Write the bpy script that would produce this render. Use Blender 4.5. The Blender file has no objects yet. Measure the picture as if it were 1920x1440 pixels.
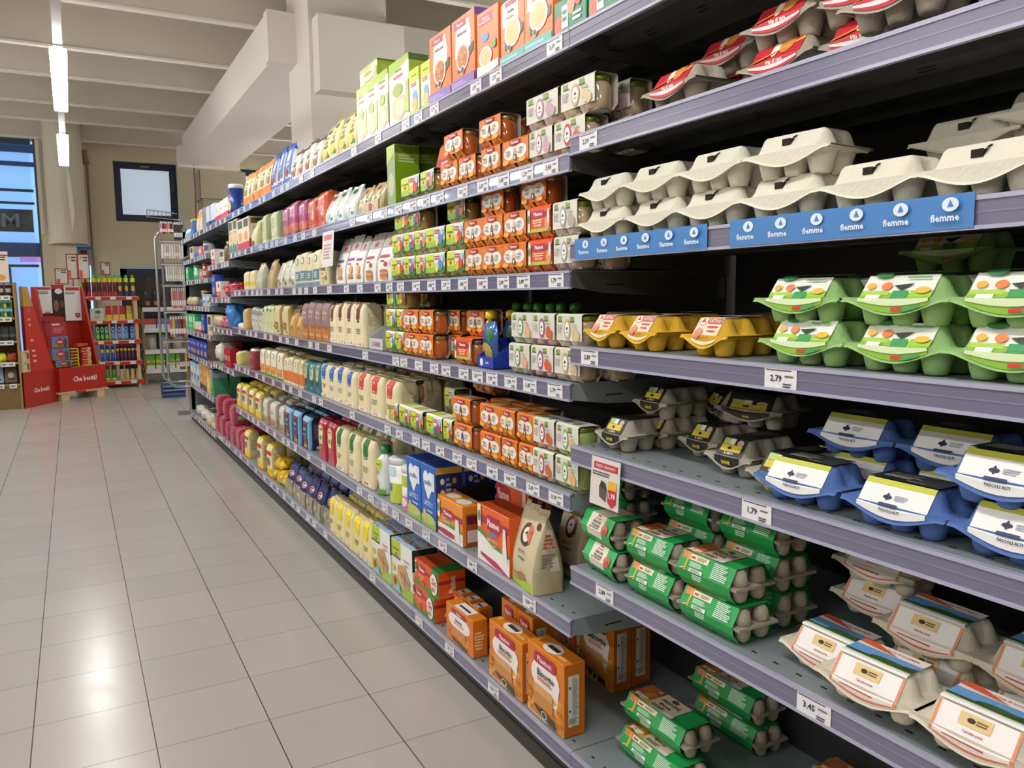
import bpy, math, random
from mathutils import Vector, Matrix, noise
S = bpy.context.scene
COL = S.collection
# ------------------------------------------------------------------ camera
cam_d = bpy.data.cameras.new('camera'); cam = bpy.data.objects.new('camera', cam_d); COL.objects.link(cam); S.camera = cam
cam_d.sensor_width = 36; cam_d.lens = 1495.0/1920*36; cam_d.clip_start = 0.02; cam_d.clip_end = 200
yaw, pitch, roll = math.radians(28.734), math.radians(-6.318), math.radians(-0.566)
fwd = Vector((math.sin(yaw)*math.cos(pitch), math.cos(yaw)*math.cos(pitch), math.sin(pitch)))
rt = Vector((math.cos(yaw), -math.sin(yaw), 0)); up = rt.cross(fwd)
rt2 = math.cos(roll)*rt + math.sin(roll)*up; up2 = -math.sin(roll)*rt + math.cos(roll)*up
M = Matrix((rt2, up2, -fwd)).transposed().to_4x4(); M.translation = Vector((0, 0, 1.218)); cam.matrix_world = M
# ------------------------------------------------------------------ world, exposure
w = bpy.data.worlds.new('world'); S.world = w; w.use_nodes = True
w.node_tree.nodes['Background'].inputs[0].default_value = (0.30, 0.50, 0.85, 1); w.node_tree.nodes['Background'].inputs[1].default_value = 1.3
S.view_settings.view_transform = 'Standard'; S.view_settings.look = 'None'; S.view_settings.gamma = 1
S.view_settings.use_curve_mapping = False; S.view_settings.exposure = 0.0
LAMP_STRENGTH = 49.0
# the lamp rows hang under the ceiling: (x of the row, y centres); the fittings are built further down
LAMP_Z = 2.6
LAMP_ROWS = [(0.02, [-2.6, .6, 3.3, 6.0, 8.66]), (-2.6, [-2.5, 0.2, 2.9, 5.6, 8.3, 11.0, 13.2]), (3.3, [-2.5, 0.2, 2.9, 5.6, 8.3, 11.0, 13.2]), (-5.2, [0.2, 4.2, 8.3])]  # far-left row and the side rows' far-wall end lamps are unseen, added for brightness

# ------------------------------------------------------------------ helpers
def lin(c):
    return tuple((x/12.92 if x <= .04045 else ((x+.055)/1.055)**2.4) for x in c)
MATS = {}
def hexc(h): return tuple(int(h[i:i+2], 16)/255 for i in (0, 2, 4))
def mat(key, rough=.5, metal=0, coat=0, bump=0, bscale=60, emit=0, spec=.5, var=0, trans=0):
    """key = 'rrggbb' hex colour; a principled surface with a touch of procedural unevenness"""
    k = (key, rough, metal, coat, bump, bscale, emit, spec, var, trans)
    if k in MATS: return MATS[k]
    m = bpy.data.materials.new('surface_' + key); m.use_nodes = True; nt = m.node_tree; b = nt.nodes['Principled BSDF']
    c = lin(hexc(key)); b.inputs['Base Color'].default_value = (*c, 1)
    b.inputs['Roughness'].default_value = rough; b.inputs['Metallic'].default_value = metal
    b.inputs['Coat Weight'].default_value = coat; b.inputs['Specular IOR Level'].default_value = spec
    b.inputs['Transmission Weight'].default_value = trans
    if emit: b.inputs['Emission Color'].default_value = (*c, 1); b.inputs['Emission Strength'].default_value = emit
    if bump or var:
        tc = nt.nodes.new('ShaderNodeTexCoord'); n = nt.nodes.new('ShaderNodeTexNoise'); n.inputs['Scale'].default_value = bscale; n.inputs['Detail'].default_value = 3
        nt.links.new(tc.outputs['Object'], n.inputs['Vector'])
        if bump:
            bp = nt.nodes.new('ShaderNodeBump'); bp.inputs['Strength'].default_value = bump; bp.inputs['Distance'].default_value = .004
            nt.links.new(n.outputs['Fac'], bp.inputs['Height']); nt.links.new(bp.outputs['Normal'], b.inputs['Normal'])
        if var:
            mx = nt.nodes.new('ShaderNodeMix'); mx.data_type = 'RGBA'; mx.inputs['A'].default_value = (*[x*(1-var) for x in c], 1)
            mx.inputs['B'].default_value = (*[min(1, x*(1+var)) for x in c], 1); nt.links.new(n.outputs['Fac'], mx.inputs['Factor'])
            nt.links.new(mx.outputs['Result'], b.inputs['Base Color'])
    MATS[k] = m; return m
class MB:
    """collects polygons into ONE mesh"""
    def __init__(s): s.v = []; s.f = []; s.mi = []; s.sm = []; s.ms = []
    def slot(s, m):
        if m not in s.ms: s.ms.append(m)
        return s.ms.index(m)
    def poly(s, pts, m, sm=False):
        i = len(s.v); s.v += [tuple(p) for p in pts]; s.f.append(tuple(range(i, i+len(pts)))); s.mi.append(s.slot(m)); s.sm.append(sm)
    def mesh(s, verts, faces, m, sm=True):
        i = len(s.v); s.v += [tuple(p) for p in verts]; k = s.slot(m)
        for f in faces: s.f.append(tuple(j+i for j in f)); s.mi.append(k); s.sm.append(sm)
    def box(s, x0, y0, z0, x1, y1, z1, m, M=None):
        P = [Vector((x, y, z)) for x in (x0, x1) for y in (y0, y1) for z in (z0, z1)]
        if M: P = [M @ p for p in P]
        s.mesh(P, [(0, 1, 3, 2), (4, 6, 7, 5), (0, 4, 5, 1), (2, 3, 7, 6), (0, 2, 6, 4), (1, 5, 7, 3)], m, False)
    def bbox(s, x0, y0, z0, x1, y1, z1, m, r=.0015):
        """box with small bevelled edges"""
        a = [x0, x0+r, x1-r, x1]; b = [y0, y0+r, y1-r, y1]; c = [z0, z0+r, z1-r, z1]
        V = {}; vs = []; fs = []
        def q(i, j, k):
            e = sum(t in (0, 3) for t in (i, j, k))
            key = (i, j, k)
            if key not in V: V[key] = len(vs); vs.append((a[i], b[j], c[k]))
            return V[key]
        for (i0, i1) in ((1, 2),):
            for k in (0, 3):
                fs += [(q(1, 1, k), q(2, 1, k), q(2, 2, k), q(1, 2, k)), (q(k, 1, 1), q(k, 2, 1), q(k, 2, 2), q(k, 1, 2)), (q(1, k, 1), q(2, k, 1), q(2, k, 2), q(1, k, 2))]
        for i in (0, 3):
            ii = 1 if i == 0 else 2
            for j in (0, 3):
                jj = 1 if j == 0 else 2
                fs += [(q(i, jj, 1), q(ii, j, 1), q(ii, j, 2), q(i, jj, 2)), (q(1, i, jj), q(1, ii, j), q(2, ii, j), q(2, i, jj)), (q(i, 1, jj), q(ii, 1, j), q(ii, 2, j), q(i, 2, jj))]
                for k in (0, 3):
                    kk = 1 if k == 0 else 2
                    fs.append((q(i, jj, kk), q(ii, j, kk), q(ii, jj, k)))
        s.mesh(vs, fs, m, False)
    def tube(s, pts, r, m, n=8):
        pts = [Vector(p) for p in pts]; rings = []
        for i, p in enumerate(pts):
            t = ((pts[min(i+1, len(pts)-1)] - pts[max(i-1, 0)])).normalized()
            a = t.cross(Vector((0, 0, 1)) if abs(t.z) < .9 else Vector((1, 0, 0))).normalized(); b = t.cross(a)
            rings.append([p + r*(math.cos(2*math.pi*k/n)*a + math.sin(2*math.pi*k/n)*b) for k in range(n)])
        V = [q for rg in rings for q in rg]
        F = [(i*n+k, i*n+(k+1) % n, (i+1)*n+(k+1) % n, (i+1)*n+k) for i in range(len(pts)-1) for k in range(n)]
        F += [tuple(range(n)), tuple(reversed([len(V)-n+k for k in range(n)]))]
        s.mesh(V, F, m)
    def lathe(s, prof, m, n=18, cx=0, cy=0, sx=1, sy=1, cap=True):
        V = [(cx+r*sx*math.cos(2*math.pi*k/n), cy+r*sy*math.sin(2*math.pi*k/n), z) for r, z in prof for k in range(n)]
        F = [(i*n+k, i*n+(k+1) % n, (i+1)*n+(k+1) % n, (i+1)*n+k) for i in range(len(prof)-1) for k in range(n)]
        if cap: F += [tuple(reversed(range(n))), tuple(len(V)-n+k for k in range(n))]
        s.mesh(V, F, m)
    def grid(s, fn, nu, nv, m, sm=True, wrap=False):
        V = [fn(i/nu, j/nv) for j in range(nv+1) for i in range(nu+1)]
        s.mesh(V, [(j*(nu+1)+i, j*(nu+1)+i+1, (j+1)*(nu+1)+i+1, (j+1)*(nu+1)+i) for j in range(nv) for i in range(nu)], m, sm)
    def data(s, name):
        me = bpy.data.meshes.new(name); me.from_pydata(s.v, [], s.f)
        for m in s.ms: me.materials.append(m)
        me.polygons.foreach_set('material_index', s.mi); me.polygons.foreach_set('use_smooth', s.sm); me.update(); return me
    def build(s, name, parent=None):
        o = bpy.data.objects.new(name, s.data(name)); COL.objects.link(o)
        if parent: o.parent = parent
        return o
def empty(name, loc=(0, 0, 0), rz=0):
    o = bpy.data.objects.new(name, None); COL.objects.link(o); o.location = loc; o.rotation_euler = (0, 0, rz); o.empty_display_size = .05; return o
def tag(o, label, cat, group=None, kind=None):
    if label: o['label'] = label
    if cat: o['category'] = cat
    if group: o['group'] = group
    if kind: o['kind'] = kind
    return o
def struct(o): o['kind'] = 'structure'; return o
KIDS = {}
def copy_tree(o, parent=None):
    c = o.copy(); COL.objects.link(c)
    if parent: c.parent = parent
    kids = [copy_tree(ch, c) for ch in KIDS.get(o.name, [])]
    KIDS[c.name] = kids
    return c
def child(mb, name, parent):
    o = mb.build(name, parent); KIDS.setdefault(parent.name, []).append(o); return o
# ---- lettering: font outlines turned into flat polygons once per string
TXT = {}
def glyphs(t, heavy=False):
    k = (t, heavy)
    if k in TXT: return TXT[k]
    cu = bpy.data.curves.new('lettering', 'FONT'); cu.body = t; cu.resolution_u = 1; cu.offset = .025 if heavy else 0
    o = bpy.data.objects.new('lettering', cu); COL.objects.link(o)
    me = bpy.data.meshes.new_from_object(o.evaluated_get(bpy.context.evaluated_depsgraph_get()))
    vs = [(v.co.x, v.co.y) for v in me.vertices]; fs = [tuple(p.vertices) for p in me.polygons]
    bpy.data.objects.remove(o); bpy.data.curves.remove(cu); bpy.data.meshes.remove(me)
    if vs:
        x0 = min(v[0] for v in vs); x1 = max(v[0] for v in vs); y0 = min(v[1] for v in vs); y1 = max(v[1] for v in vs)
    else: x0 = y0 = 0; x1 = y1 = 1
    TXT[k] = (vs, fs, x0, y0, x1, y1); return TXT[k]
INKR = .45
def art(mb, surf, W, H, prims, rough=.45, base_off=.0004, step=.0003, soft=False, seed=0):
    """prints shapes and lettering on a surface; surf(u,v,off) takes metres across from the middle and metres up; prims use -1..1 across and 0..1 up"""
    rnd = random.Random(seed); hw = W/2
    for li, p in enumerate(prims):
        off = base_off+step*li; k = p[0]; m = mat(p[-1], rough) if k != 'g' else None
        if k == 'r':
            _, u0, v0, u1, v1, _ = p
            nu = max(1, int(abs(u1-u0)*4)) if soft else 1; nv = max(1, int(abs(v1-v0)*10)) if soft else 1
            vs = sorted(set([v0*H+(v1-v0)*H*j/nv for j in range(nv+1)] + [q for q in getattr(surf, 'kinks', []) if v0*H < q < v1*H]))
            for j in range(len(vs)-1):
                for i in range(nu):
                    a, b = (u0+(u1-u0)*i/nu)*hw, (u0+(u1-u0)*(i+1)/nu)*hw
                    mb.poly([surf(a, vs[j], off), surf(b, vs[j], off), surf(b, vs[j+1], off), surf(a, vs[j+1], off)], m, soft)
        elif k == 'e':
            _, cu, cv, ru, rv, _ = p; n = 18
            ring = [(cu*hw+ru*hw*math.cos(2*math.pi*i/n), cv*H+rv*H*math.sin(2*math.pi*i/n)) for i in range(n)]
            if soft:
                mid = [((cu*hw)+(a-cu*hw)*.5, cv*H+(b-cv*H)*.5) for a, b in ring]
                for i in range(n):
                    j = (i+1) % n
                    mb.poly([surf(*ring[i], off), surf(*ring[j], off), surf(*mid[j], off), surf(*mid[i], off)], m, True)
                    mb.poly([surf(*mid[i], off), surf(*mid[j], off), surf(cu*hw, cv*H, off)], m, True)
            else: mb.poly([surf(a, b, off) for a, b in ring], m)
        elif k == 'p':
            pts = [(a*hw, b*H) for a, b in p[1]]
            mb.poly([surf(a, b, off) for a, b in pts], m)
        elif k == 't':
            _, t, cu, cv, h, mw, _ = p; vs, fs, x0, y0, x1, y1 = glyphs(t, True)
            sc = h*H/max(.01, (y1-y0)); sx = min(sc, mw*hw*2/max(.01, x1-x0))
            mb.mesh([surf(cu*hw+(x-(x0+x1)/2)*sx, cv*H+(y-(y0+y1)/2)*sc, off) for x, y in vs], fs, m, False)
        elif k == 'v':   # lettering running upwards
            _, t, cu, cv, h, mw, _ = p; vs, fs, x0, y0, x1, y1 = glyphs(t, True)
            sc = h*hw*2/max(.01, (y1-y0)); sx = min(sc, mw*H/max(.01, x1-x0))
            mb.mesh([surf(cu*hw-(y-(y0+y1)/2)*sc, cv*H+(x-(x0+x1)/2)*sx, off) for x, y in vs], fs, m, False)
        elif k == 'l':   # lines of small print
            _, u0, v0, u1, v1, n, _ = p
            for j in range(n):
                v = v1-(v1-v0)*(j+.5)/n; hh = (v1-v0)/n*.28; e = u0+(u1-u0)*rnd.uniform(.6, 1)
                mb.poly([surf(u0*hw, (v-hh)*H, off), surf(e*hw, (v-hh)*H, off), surf(e*hw, (v+hh)*H, off), surf(u0*hw, (v+hh)*H, off)], m)
        elif k == 'g':   # grain: scattered dabs of colour (a printed picture)
            _, u0, v0, u1, v1, n, cols, _ = p
            for j in range(n):
                cu = rnd.uniform(u0, u1); cv = rnd.uniform(v0, v1); r = rnd.uniform(.04, .12)
                a0 = rnd.uniform(0, 6)
                mb.poly([surf(min(.99, max(-.99, cu+r*1.3*math.cos(a0+i*1.05)))*hw, min(H*.995, max(H*.005, cv*H+r*hw*.8*math.sin(a0+i*1.05))), off+.00005*j) for i in range(6)], mat(cols[j % len(cols)], rough))
def ring(cu, cv, ru, rv, c1, c2, th=.25): return [('e', cu, cv, ru, rv, c1), ('e', cu, cv, ru*(1-th), rv*(1-th), c2)]
# ------------------------------------------------------------------ packs
# local frame of every pack: x to the right as seen from the aisle, y into the shelf, z up; origin at the middle of the front foot
def box_pack(name, w, d, h, st, r=.0015):
    mb = MB(); ro = st.get('rough', .38); m = mat(st['base'], ro, bump=.05, bscale=40); mb.bbox(-w/2, 0, 0, w/2, d, h, m, r)
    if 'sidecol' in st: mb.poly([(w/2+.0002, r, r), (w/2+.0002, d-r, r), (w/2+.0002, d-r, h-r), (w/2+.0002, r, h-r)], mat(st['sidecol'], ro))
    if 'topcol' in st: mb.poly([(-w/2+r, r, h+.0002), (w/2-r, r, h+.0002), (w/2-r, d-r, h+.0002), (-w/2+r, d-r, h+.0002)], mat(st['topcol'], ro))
    art(mb, lambda u, v, o: (u, -o, v), w, h, st.get('front', []), ro)
    art(mb, lambda u, v, o: (w/2+o+.0002, d/2+u, v), d, h, st.get('side', []), ro, seed=1)
    art(mb, lambda u, v, o: (u, v, h+o+.0002), w, d, st.get('top', []), ro, seed=2)
    return mb.build(name)
def soft_surf(w, d, h, kind, crinkle, seed):
    """point on the skin of a filled bag; panel 0 front, 1 right, 2 back, 3 left; a in 0..1 across the panel, t in 0..1 up"""
    sv = Vector((seed*3.1, seed*1.7, seed*.9))
    def prof(t):
        if kind == 'block':      # paper sack: straight walls, folded top
            k = 0 if t < .88 else (t-.88)/.12
            return 1-.02*k, 1-.30*k, .0
        if kind == 'pouch':      # gusset bag closing to a flat seal
            k = max(0, (t-.25)/.75)
            return 1-.05*t, (1-k**1.6)*.97+.03, 0
        if kind == 'pillow':
            k = math.sin(math.pi*min(1, max(0, t)))**.6
            return .93+.07*(1-k), .06+.94*k, 0
        if kind == 'wrap':
            return 1, 1, 0
    def P(panel, a, t, off=0):
        ws, ds, ys = prof(t); hw, hd = w/2*ws, d/2*ds
        rc = min(hw, hd)*.28
        u = a*2-1
        bul = .045*math.sin(math.pi*min(1, t*1.05)) if kind != 'wrap' else 0
        if panel == 0: x, y, nx, ny = u*hw, -hd, 0, -1
        elif panel == 1: x, y, nx, ny = hw, u*hd, 1, 0
        elif panel == 2: x, y, nx, ny = -u*hw, hd, 0, 1
        else: x, y, nx, ny = -hw, -u*hd, -1, 0
        # round the corners
        e = max(0, abs(u)-.80)/.20; cut = e*e*min(hw, hd)*.10
        if panel in (0, 2): y -= math.copysign(cut, y); x *= 1-.02*e
        else: x -= math.copysign(cut, x); y *= 1-.02*e
        amp = bul*min(w, d)*(1-u*u)
        x += nx*amp; y += ny*amp
        q = Vector((x, y, t*h))
        n = noise.noise(q*22+sv)*crinkle+noise.noise(Vector((q.x*75, q.y*75, q.z*38))+sv)*crinkle*.75
        x += nx*(n*(1-e)+off)+n*.3; y += ny*(n*(1-e)+off)+n*.3
        return (x, d/2+y, t*h+(noise.noise(q*18+sv)*crinkle*.5 if t > .5 else 0))
    return P
def soft_pack(name, w, d, h, st, kind='block', crinkle=.003, seed=0, glossy=False):
    P = soft_surf(w, d, h, kind, crinkle, seed); mb = MB()
    ro = .28 if glossy else st.get('rough', .6)
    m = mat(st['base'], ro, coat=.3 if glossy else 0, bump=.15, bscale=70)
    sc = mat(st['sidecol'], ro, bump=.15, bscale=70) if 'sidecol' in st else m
    nv = 14; V = []; NS = 7; per = 4*NS
    for j in range(nv+1):
        for p in range(4):
            for i in range(NS): V.append(P(p, i/NS, j/nv))
    for j in range(nv):
        for c in range(per):
            mb.sm.append(True); mb.mi.append(mb.slot(sc if c//NS in (1, 3) else m)); c2 = (c+1) % per
            mb.f.append((j*per+c, j*per+c2, (j+1)*per+c2, (j+1)*per+c))
    mb.v = V[:]; b = len(V)
    top = [V[nv*per+c] for c in range(per)]
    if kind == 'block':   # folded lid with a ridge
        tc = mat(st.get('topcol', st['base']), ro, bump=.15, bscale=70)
        zc = h+d*.05; hy = d/2; ridge = [(-w*.30, hy, zc+.004), (w*.30, hy, zc+.004)]
        for c in range(per):
            a, q = top[c], top[(c+1) % per]; pn = c//NS
            if pn == 0: mb.poly([a, q, (q[0]*.65, hy, zc), (a[0]*.65, hy, zc)], tc, False)
            elif pn == 2: mb.poly([a, q, (q[0]*.65, hy+.001, zc), (a[0]*.65, hy+.001, zc)], tc, True)
            elif pn == 1: mb.poly([a, q, (w*.32, hy, zc)], tc, True)
            else: mb.poly([a, q, (-w*.32, hy, zc)], tc, True)
        mb.box(-w*.46, hy-.012, h-.002, w*.44, hy+.012, h+.006, tc)
    elif kind in ('pouch', 'pillow'):
        sh = h*.07; tc = mat(st.get('topcol', st['base']), ro, bump=.1, bscale=70); hw = w/2*.95
        wav = lambda x: d/2+.005*math.sin(x*90+seed)+.003*math.sin(x*210+seed); tj = lambda x: .5*sh*noise.noise(Vector((x*40, seed, 0)))
        xs = [-hw+2*hw*i/8 for i in range(9)]
        for i in range(8):
            for dy in (-.0012, .0012):
                mb.poly([(xs[i], wav(xs[i])+dy, h*.985), (xs[i+1], wav(xs[i+1])+dy, h*.985), (xs[i+1], wav(xs[i+1])+dy+.006, h+sh+tj(xs[i+1])), (xs[i], wav(xs[i])+dy+.006, h+sh+tj(xs[i]))], tc, True)
        mb.poly(top, m)
    else: mb.poly(top, mat(st.get('topcol', st['base']), ro, bump=.15, bscale=70))
    mb.poly([V[c] for c in range(per)][::-1], m)
    f = lambda u, v, o: P(0, min(1, max(0, (u/(w/2)+1)/2)), min(1, max(0, v/h)), o)
    g = lambda u, v, o: P(1, min(1, max(0, (u/(d/2)+1)/2)), min(1, max(0, v/h)), o)
    art(mb, f, w, h, st.get('front', []), ro, base_off=.0012, soft=True)
    art(mb, g, d, h, st.get('side', []), ro, base_off=.0012, soft=True, seed=3)
    return mb.build(name)
JARM = {}
def jar_mesh(content, lid):
    k = (content, lid)
    if k in JARM: return JARM[k]
    a = MB(); a.lathe([(.022, 0), (.028, .003), (.0295, .012), (.0295, .048), (.027, .056), (.0235, .060)], mat(content, .12, coat=1), n=18)
    b = MB(); b.lathe([(.0235, .059), (.0262, .0595), (.0262, .070), (.0245, .0715), (.020, .0705)], mat(lid, .3, metal=.7), n=18)
    JARM[k] = (a.data('jar_glass'), b.data('jar_lid')); return JARM[k]
def duo_pack(name, w, st):
    """two glass jars held in a printed cardboard sleeve"""
    root = empty(name); d = .062; c = st.get('chamfer', .016)
    sec = [(0, c), (0, .074), (.005, .078), (d-.005, .078), (d, .074), (d, c), (d-.012, 0.001), (.012, .001)]
    mb = MB(); m = mat(st['base'], .42); lo = mat(st.get('low', st['base']), .42)
    for i in range(len(sec)):
        a, b = sec[i], sec[(i+1) % len(sec)]
        mm = lo if i in (5, 7) else m
        if i == 7:      # front chamfer with die-cut windows showing the jars
            k = 4; ww = w/k
            for j in range(k):
                x0 = -w/2+j*ww
                if st.get('cut') and j % 2 == 1:
                    mb.poly([(x0, *a), (x0+ww, *a), (x0+ww, a[0]+(b[0]-a[0])*.25, a[1]+(b[1]-a[1])*.25), (x0, a[0]+(b[0]-a[0])*.25, a[1]+(b[1]-a[1])*.25)], mm)
                else: mb.poly([(x0+.003, *a), (x0+ww-.003, *a), (x0+ww-.008, *b), (x0+.008, *b)], mm)
        else: mb.poly([(-w/2, *a), (w/2, *a), (w/2, *b), (-w/2, *b)], mm)
        n = Vector((0, a[1]-b[1], b[0]-a[0])).normalized()*.0006   # inner grey face of the board
        mb.poly([(-w/2, a[0]-n.y, a[1]-n.z), (w/2, a[0]-n.y, a[1]-n.z), (w/2, b[0]-n.y, b[1]-n.z), (-w/2, b[0]-n.y, b[1]-n.z)], mat('b9ada0', .7)) if i not in (7,) else None
    f = lambda u, v, o: (u, -o, c+v)
    f2 = lambda u, v, o: (u, .005+v, .078+o)
    art(mb, f, w, .074-c, st['front'], .42); art(mb, f2, w, d-.01, st.get('top', []), .42)
    child(mb, 'cardboard_sleeve', root)
    ga, gb = jar_mesh(st['jar'], st['lid'])
    for sx in (-1, 1):
        j = bpy.data.objects.new('jar', ga); COL.objects.link(j); j.parent = root; j.location = (sx*(w/2-.0305), d/2, .0025)
        KIDS.setdefault(root.name, []).append(j)
        l = bpy.data.objects.new('jar_lid', gb); COL.objects.link(l); l.parent = j; KIDS.setdefault(j.name, []).append(l)
    return root
def sstep(a, b, x):
    t = min(1, max(0, (x-a)/(b-a))); return t*t*(3-2*t)
def carton_pack(name, nx, ny, st):
    """moulded pulp egg carton: cupped tray, lid with egg-shaped lobes, printed label"""
    root = empty(name); p = .0465; w = nx*p+.010; d = ny*p+.008; zf = .036; H = .030; fl = .006; ear = .009
    pm = mat(st['pulp'], .9, bump=.35, bscale=160, spec=.15, var=.05)
    cs = [(-(nx-1)/2*p+i*p, d/2-(ny-1)/2*p+j*p) for i in range(nx) for j in range(ny)]
    def cup(x, y, k0, k1):
        return max(1-sstep(k0, k1, math.hypot(x-a, y-b)/(p/2)) for a, b in cs)
    xl = w/2-.020; sl = .021; zt = zf+H
    def clampf(x, y):   # keep the heights at zero on the outer rim
        return 1 if -w/2 < x < w/2 and 0 < y < d else 0
    def tray(a, b):
        x = -w/2-ear+a*(w+2*ear); y = -.0005+b*(d+fl+.0005)
        return (x, y, zf-.0355*cup(x, y, .58, 1.1)*clampf(x, y)-.0008)
    def lid(a, b):
        x = -w/2-ear+a*(w+2*ear); y = -.0005+b*(d+fl+.0005)
        pan = min(1, max(0, y/sl), max(0, (d-y)/sl))*(1 if abs(x) < xl else max(0, 1-(abs(x)-xl)/.004))
        dm = cup(x, y, .45, 1.12)*.93*(0 if abs(x) < xl-.001 and ('label' in st or y < sl) else 1)
        return (x, y, zf+.0008+H*max(pan, dm)*clampf(x, y)+.0016)
    NX, NY = 20*nx, 18*ny
    mb = MB(); mb.grid(tray, NX, NY, pm); child(mb, 'tray', root)
    mb = MB(); mb.grid(lid, NX, NY, pm)
    # lip round the edge and the dipping front flap
    x0, x1, y0, y1 = -w/2-ear, w/2+ear, -fl, d+fl
    rim = [(x0+.012, y0), (x1-.012, y0), (x1, y0+.014), (x1, y1-.014), (x1-.012, y1), (x0+.012, y1), (x0, y1-.014), (x0, y0+.014)]
    def dip(x): return .019*max(0, math.cos(math.pi*x/(w*.98)))**1.2
    n = 16
    for i in range(n):
        a = -w/2-ear*.9+(w+1.8*ear)*i/n; b = -w/2-ear*.9+(w+1.8*ear)*(i+1)/n
        for yy in (-.0012, -.0042):
            mb.poly([(a, yy, zf-dip(a)-.002), (b, yy, zf-dip(b)-.002), (b, yy, zf+.003), (a, yy, zf+.003)], pm, True)
        mb.poly([(a, -.0012, zf-dip(a)-.002), (b, -.0012, zf-dip(b)-.002), (b, -.0075, zf-dip(b)-.0035), (a, -.0075, zf-dip(a)-.0035)], pm, True)
        mb.poly([(a, -.0042, zf-dip(a)), (b, -.0042, zf-dip(b)), (b, -.0075, zf-dip(b)-.0035), (a, -.0075, zf-dip(a)-.0035)], pm, True)
    for sx in (-1, 1):
        mb.box(sx*(w/2+.001)-.002, 0, zf-.004, sx*(w/2+.001)+.002, d, zf+.002, pm)
    if st.get('latch', 1):
        mb.box(-.011, -.0005+sl*.55-.006, zf+H*.55-.004, .005, sl*.55+.002, zf+H*.55+.006, mat('1c1813', .9)) if st.get('latch') == 2 else None
    child(mb, 'lid', root)
    if 'label' in st:
        L = math.hypot(sl, H)+.0; ap = .019
        def surf(u, v, o):
            v -= ap
            if v < 0: k = -v/ap; return (u, -.0044-o-.0006, zf+.003-(dip(u)+.003)*k)
            if v < L: return (u, -o*.8+sl*v/L-.0006, zf+.0028+H*v/L+o*.6)
            return (u, sl+(v-L), zt+.0028+o)
        surf.kinks = [ap, ap+L]
        mb = MB(); T = ap+L+st.get('topcover', d-2*sl)
        W2 = xl*2*st.get('lw', 1)
        art(mb, surf, W2, T, st['label'], .45, base_off=.0008, soft=True)
        child(mb, 'printed_label', root)
    if st.get('latch') == 2:
        mb = MB(); q = lambda u, v: (u, sl*v-.0012, zf+.0028+H*v)
        for (a, b, c2, dd) in ((-.010, .42, -.003, .62), (.002, .5, .010, .72)):
            pass
        mb.poly([q(-.010, .38), q(.006, .46), q(.006, .60), q(-.010, .50)], mat('1a1612', .9)); mb.poly([q(-.002, .66), q(.010, .76), q(.010, .84), q(-.002, .74)], mat('1a1612', .9))
        mb.poly([(-.006, -.0035+sl*.42, zf+.004+H*.52), (.008, -.0035+sl*.42, zf+.004+H*.58), (.009, sl*.80-.002, zf+.006+H*.82), (-.005, sl*.74-.002, zf+.006+H*.74)], pm)
        child(mb, 'latch', root)
    return root
def sleeve_pack(name, w, st):
    """ten-egg pulp carton inside a green six-sided cardboard sleeve"""
    root = empty(name); d = .105; h = .068
    sec = [(.004, .020), (0, .036), (.018, h), (d-.018, h), (d, .036), (d-.004, .020), (d-.02, .001), (.02, .001)]
    mb = MB(); m = mat(st['base'], .4); lw = w*.84
    for i in range(8):
        a, b = sec[i], sec[(i+1) % 8]
        mb.poly([(-lw/2, *a), (lw/2, *a), (lw/2, *b), (-lw/2, *b)], m, False)
    a, b = sec[1], sec[2]; L = math.hypot(b[0]-a[0], b[1]-a[1])
    art(mb, lambda u, v, o: (u, a[0]+(b[0]-a[0])*v/L-o*.8, a[1]+(b[1]-a[1])*v/L+o*.5), lw, L, st['front'], .4)
    art(mb, lambda u, v, o: (u, .004-.004*(v/.016)-o, .020+v), lw, .016, st.get('lowfront', []), .4)
    art(mb, lambda u, v, o: (u, .018+v, h+o), lw, d-.036, st.get('top', []), .4, seed=4)
    child(mb, 'cardboard_sleeve', root)
    mb = MB(); pm = mat('a39a8a', .9, bump=.35, bscale=160, spec=.15, var=.05)
    n = round(w/.033); p = (w-.006)/n
    for k in (0, 1):
        for i in range(n):
            for j in range(2):
                cx, cy = -w/2+.003+p*(i+.5), d*.29+j*d*.42
                s = 1 if k else -1
                mb.lathe([(p*.24, .034+s*.030), (p*.40, .034+s*.025), (p*.48, .034+s*.012), (p*.5, .034)][::s], pm, 12, cx, cy, cap=True)
    mb.box(-w/2, .004, .031, w/2, d-.004, .036, pm); child(mb, 'pulp_tray', root)
    return root
def bottle_pack(name, r, h, st):
    root = empty(name); mb = MB(); b = st['base']
    mb.lathe([(r*.86, 0), (r, .006), (r, h*.22), (r*.94, h*.42), (r, h*.6), (r*.86, h*.74), (r*.42, h*.82), (r*.40, h*.86)], mat(b, .3, coat=.4), 20, 0, r)
    f = lambda u, v, o: ((r+.0006+o)*math.sin(u/r), r-(r+.0006+o)*math.cos(u/r), v)
    art(mb, f, 2*r*1.1, h, st.get('front', []), .35, soft=True)
    child(mb, 'bottle_body', root)
    mb = MB(); mb.lathe([(r*.52, h*.845), (r*.55, h*.85), (r*.52, h), (r*.2, h*1.005)], mat(st['cap'], .35), 18, 0, r); child(mb, 'screw_cap', root)
    return root
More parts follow.
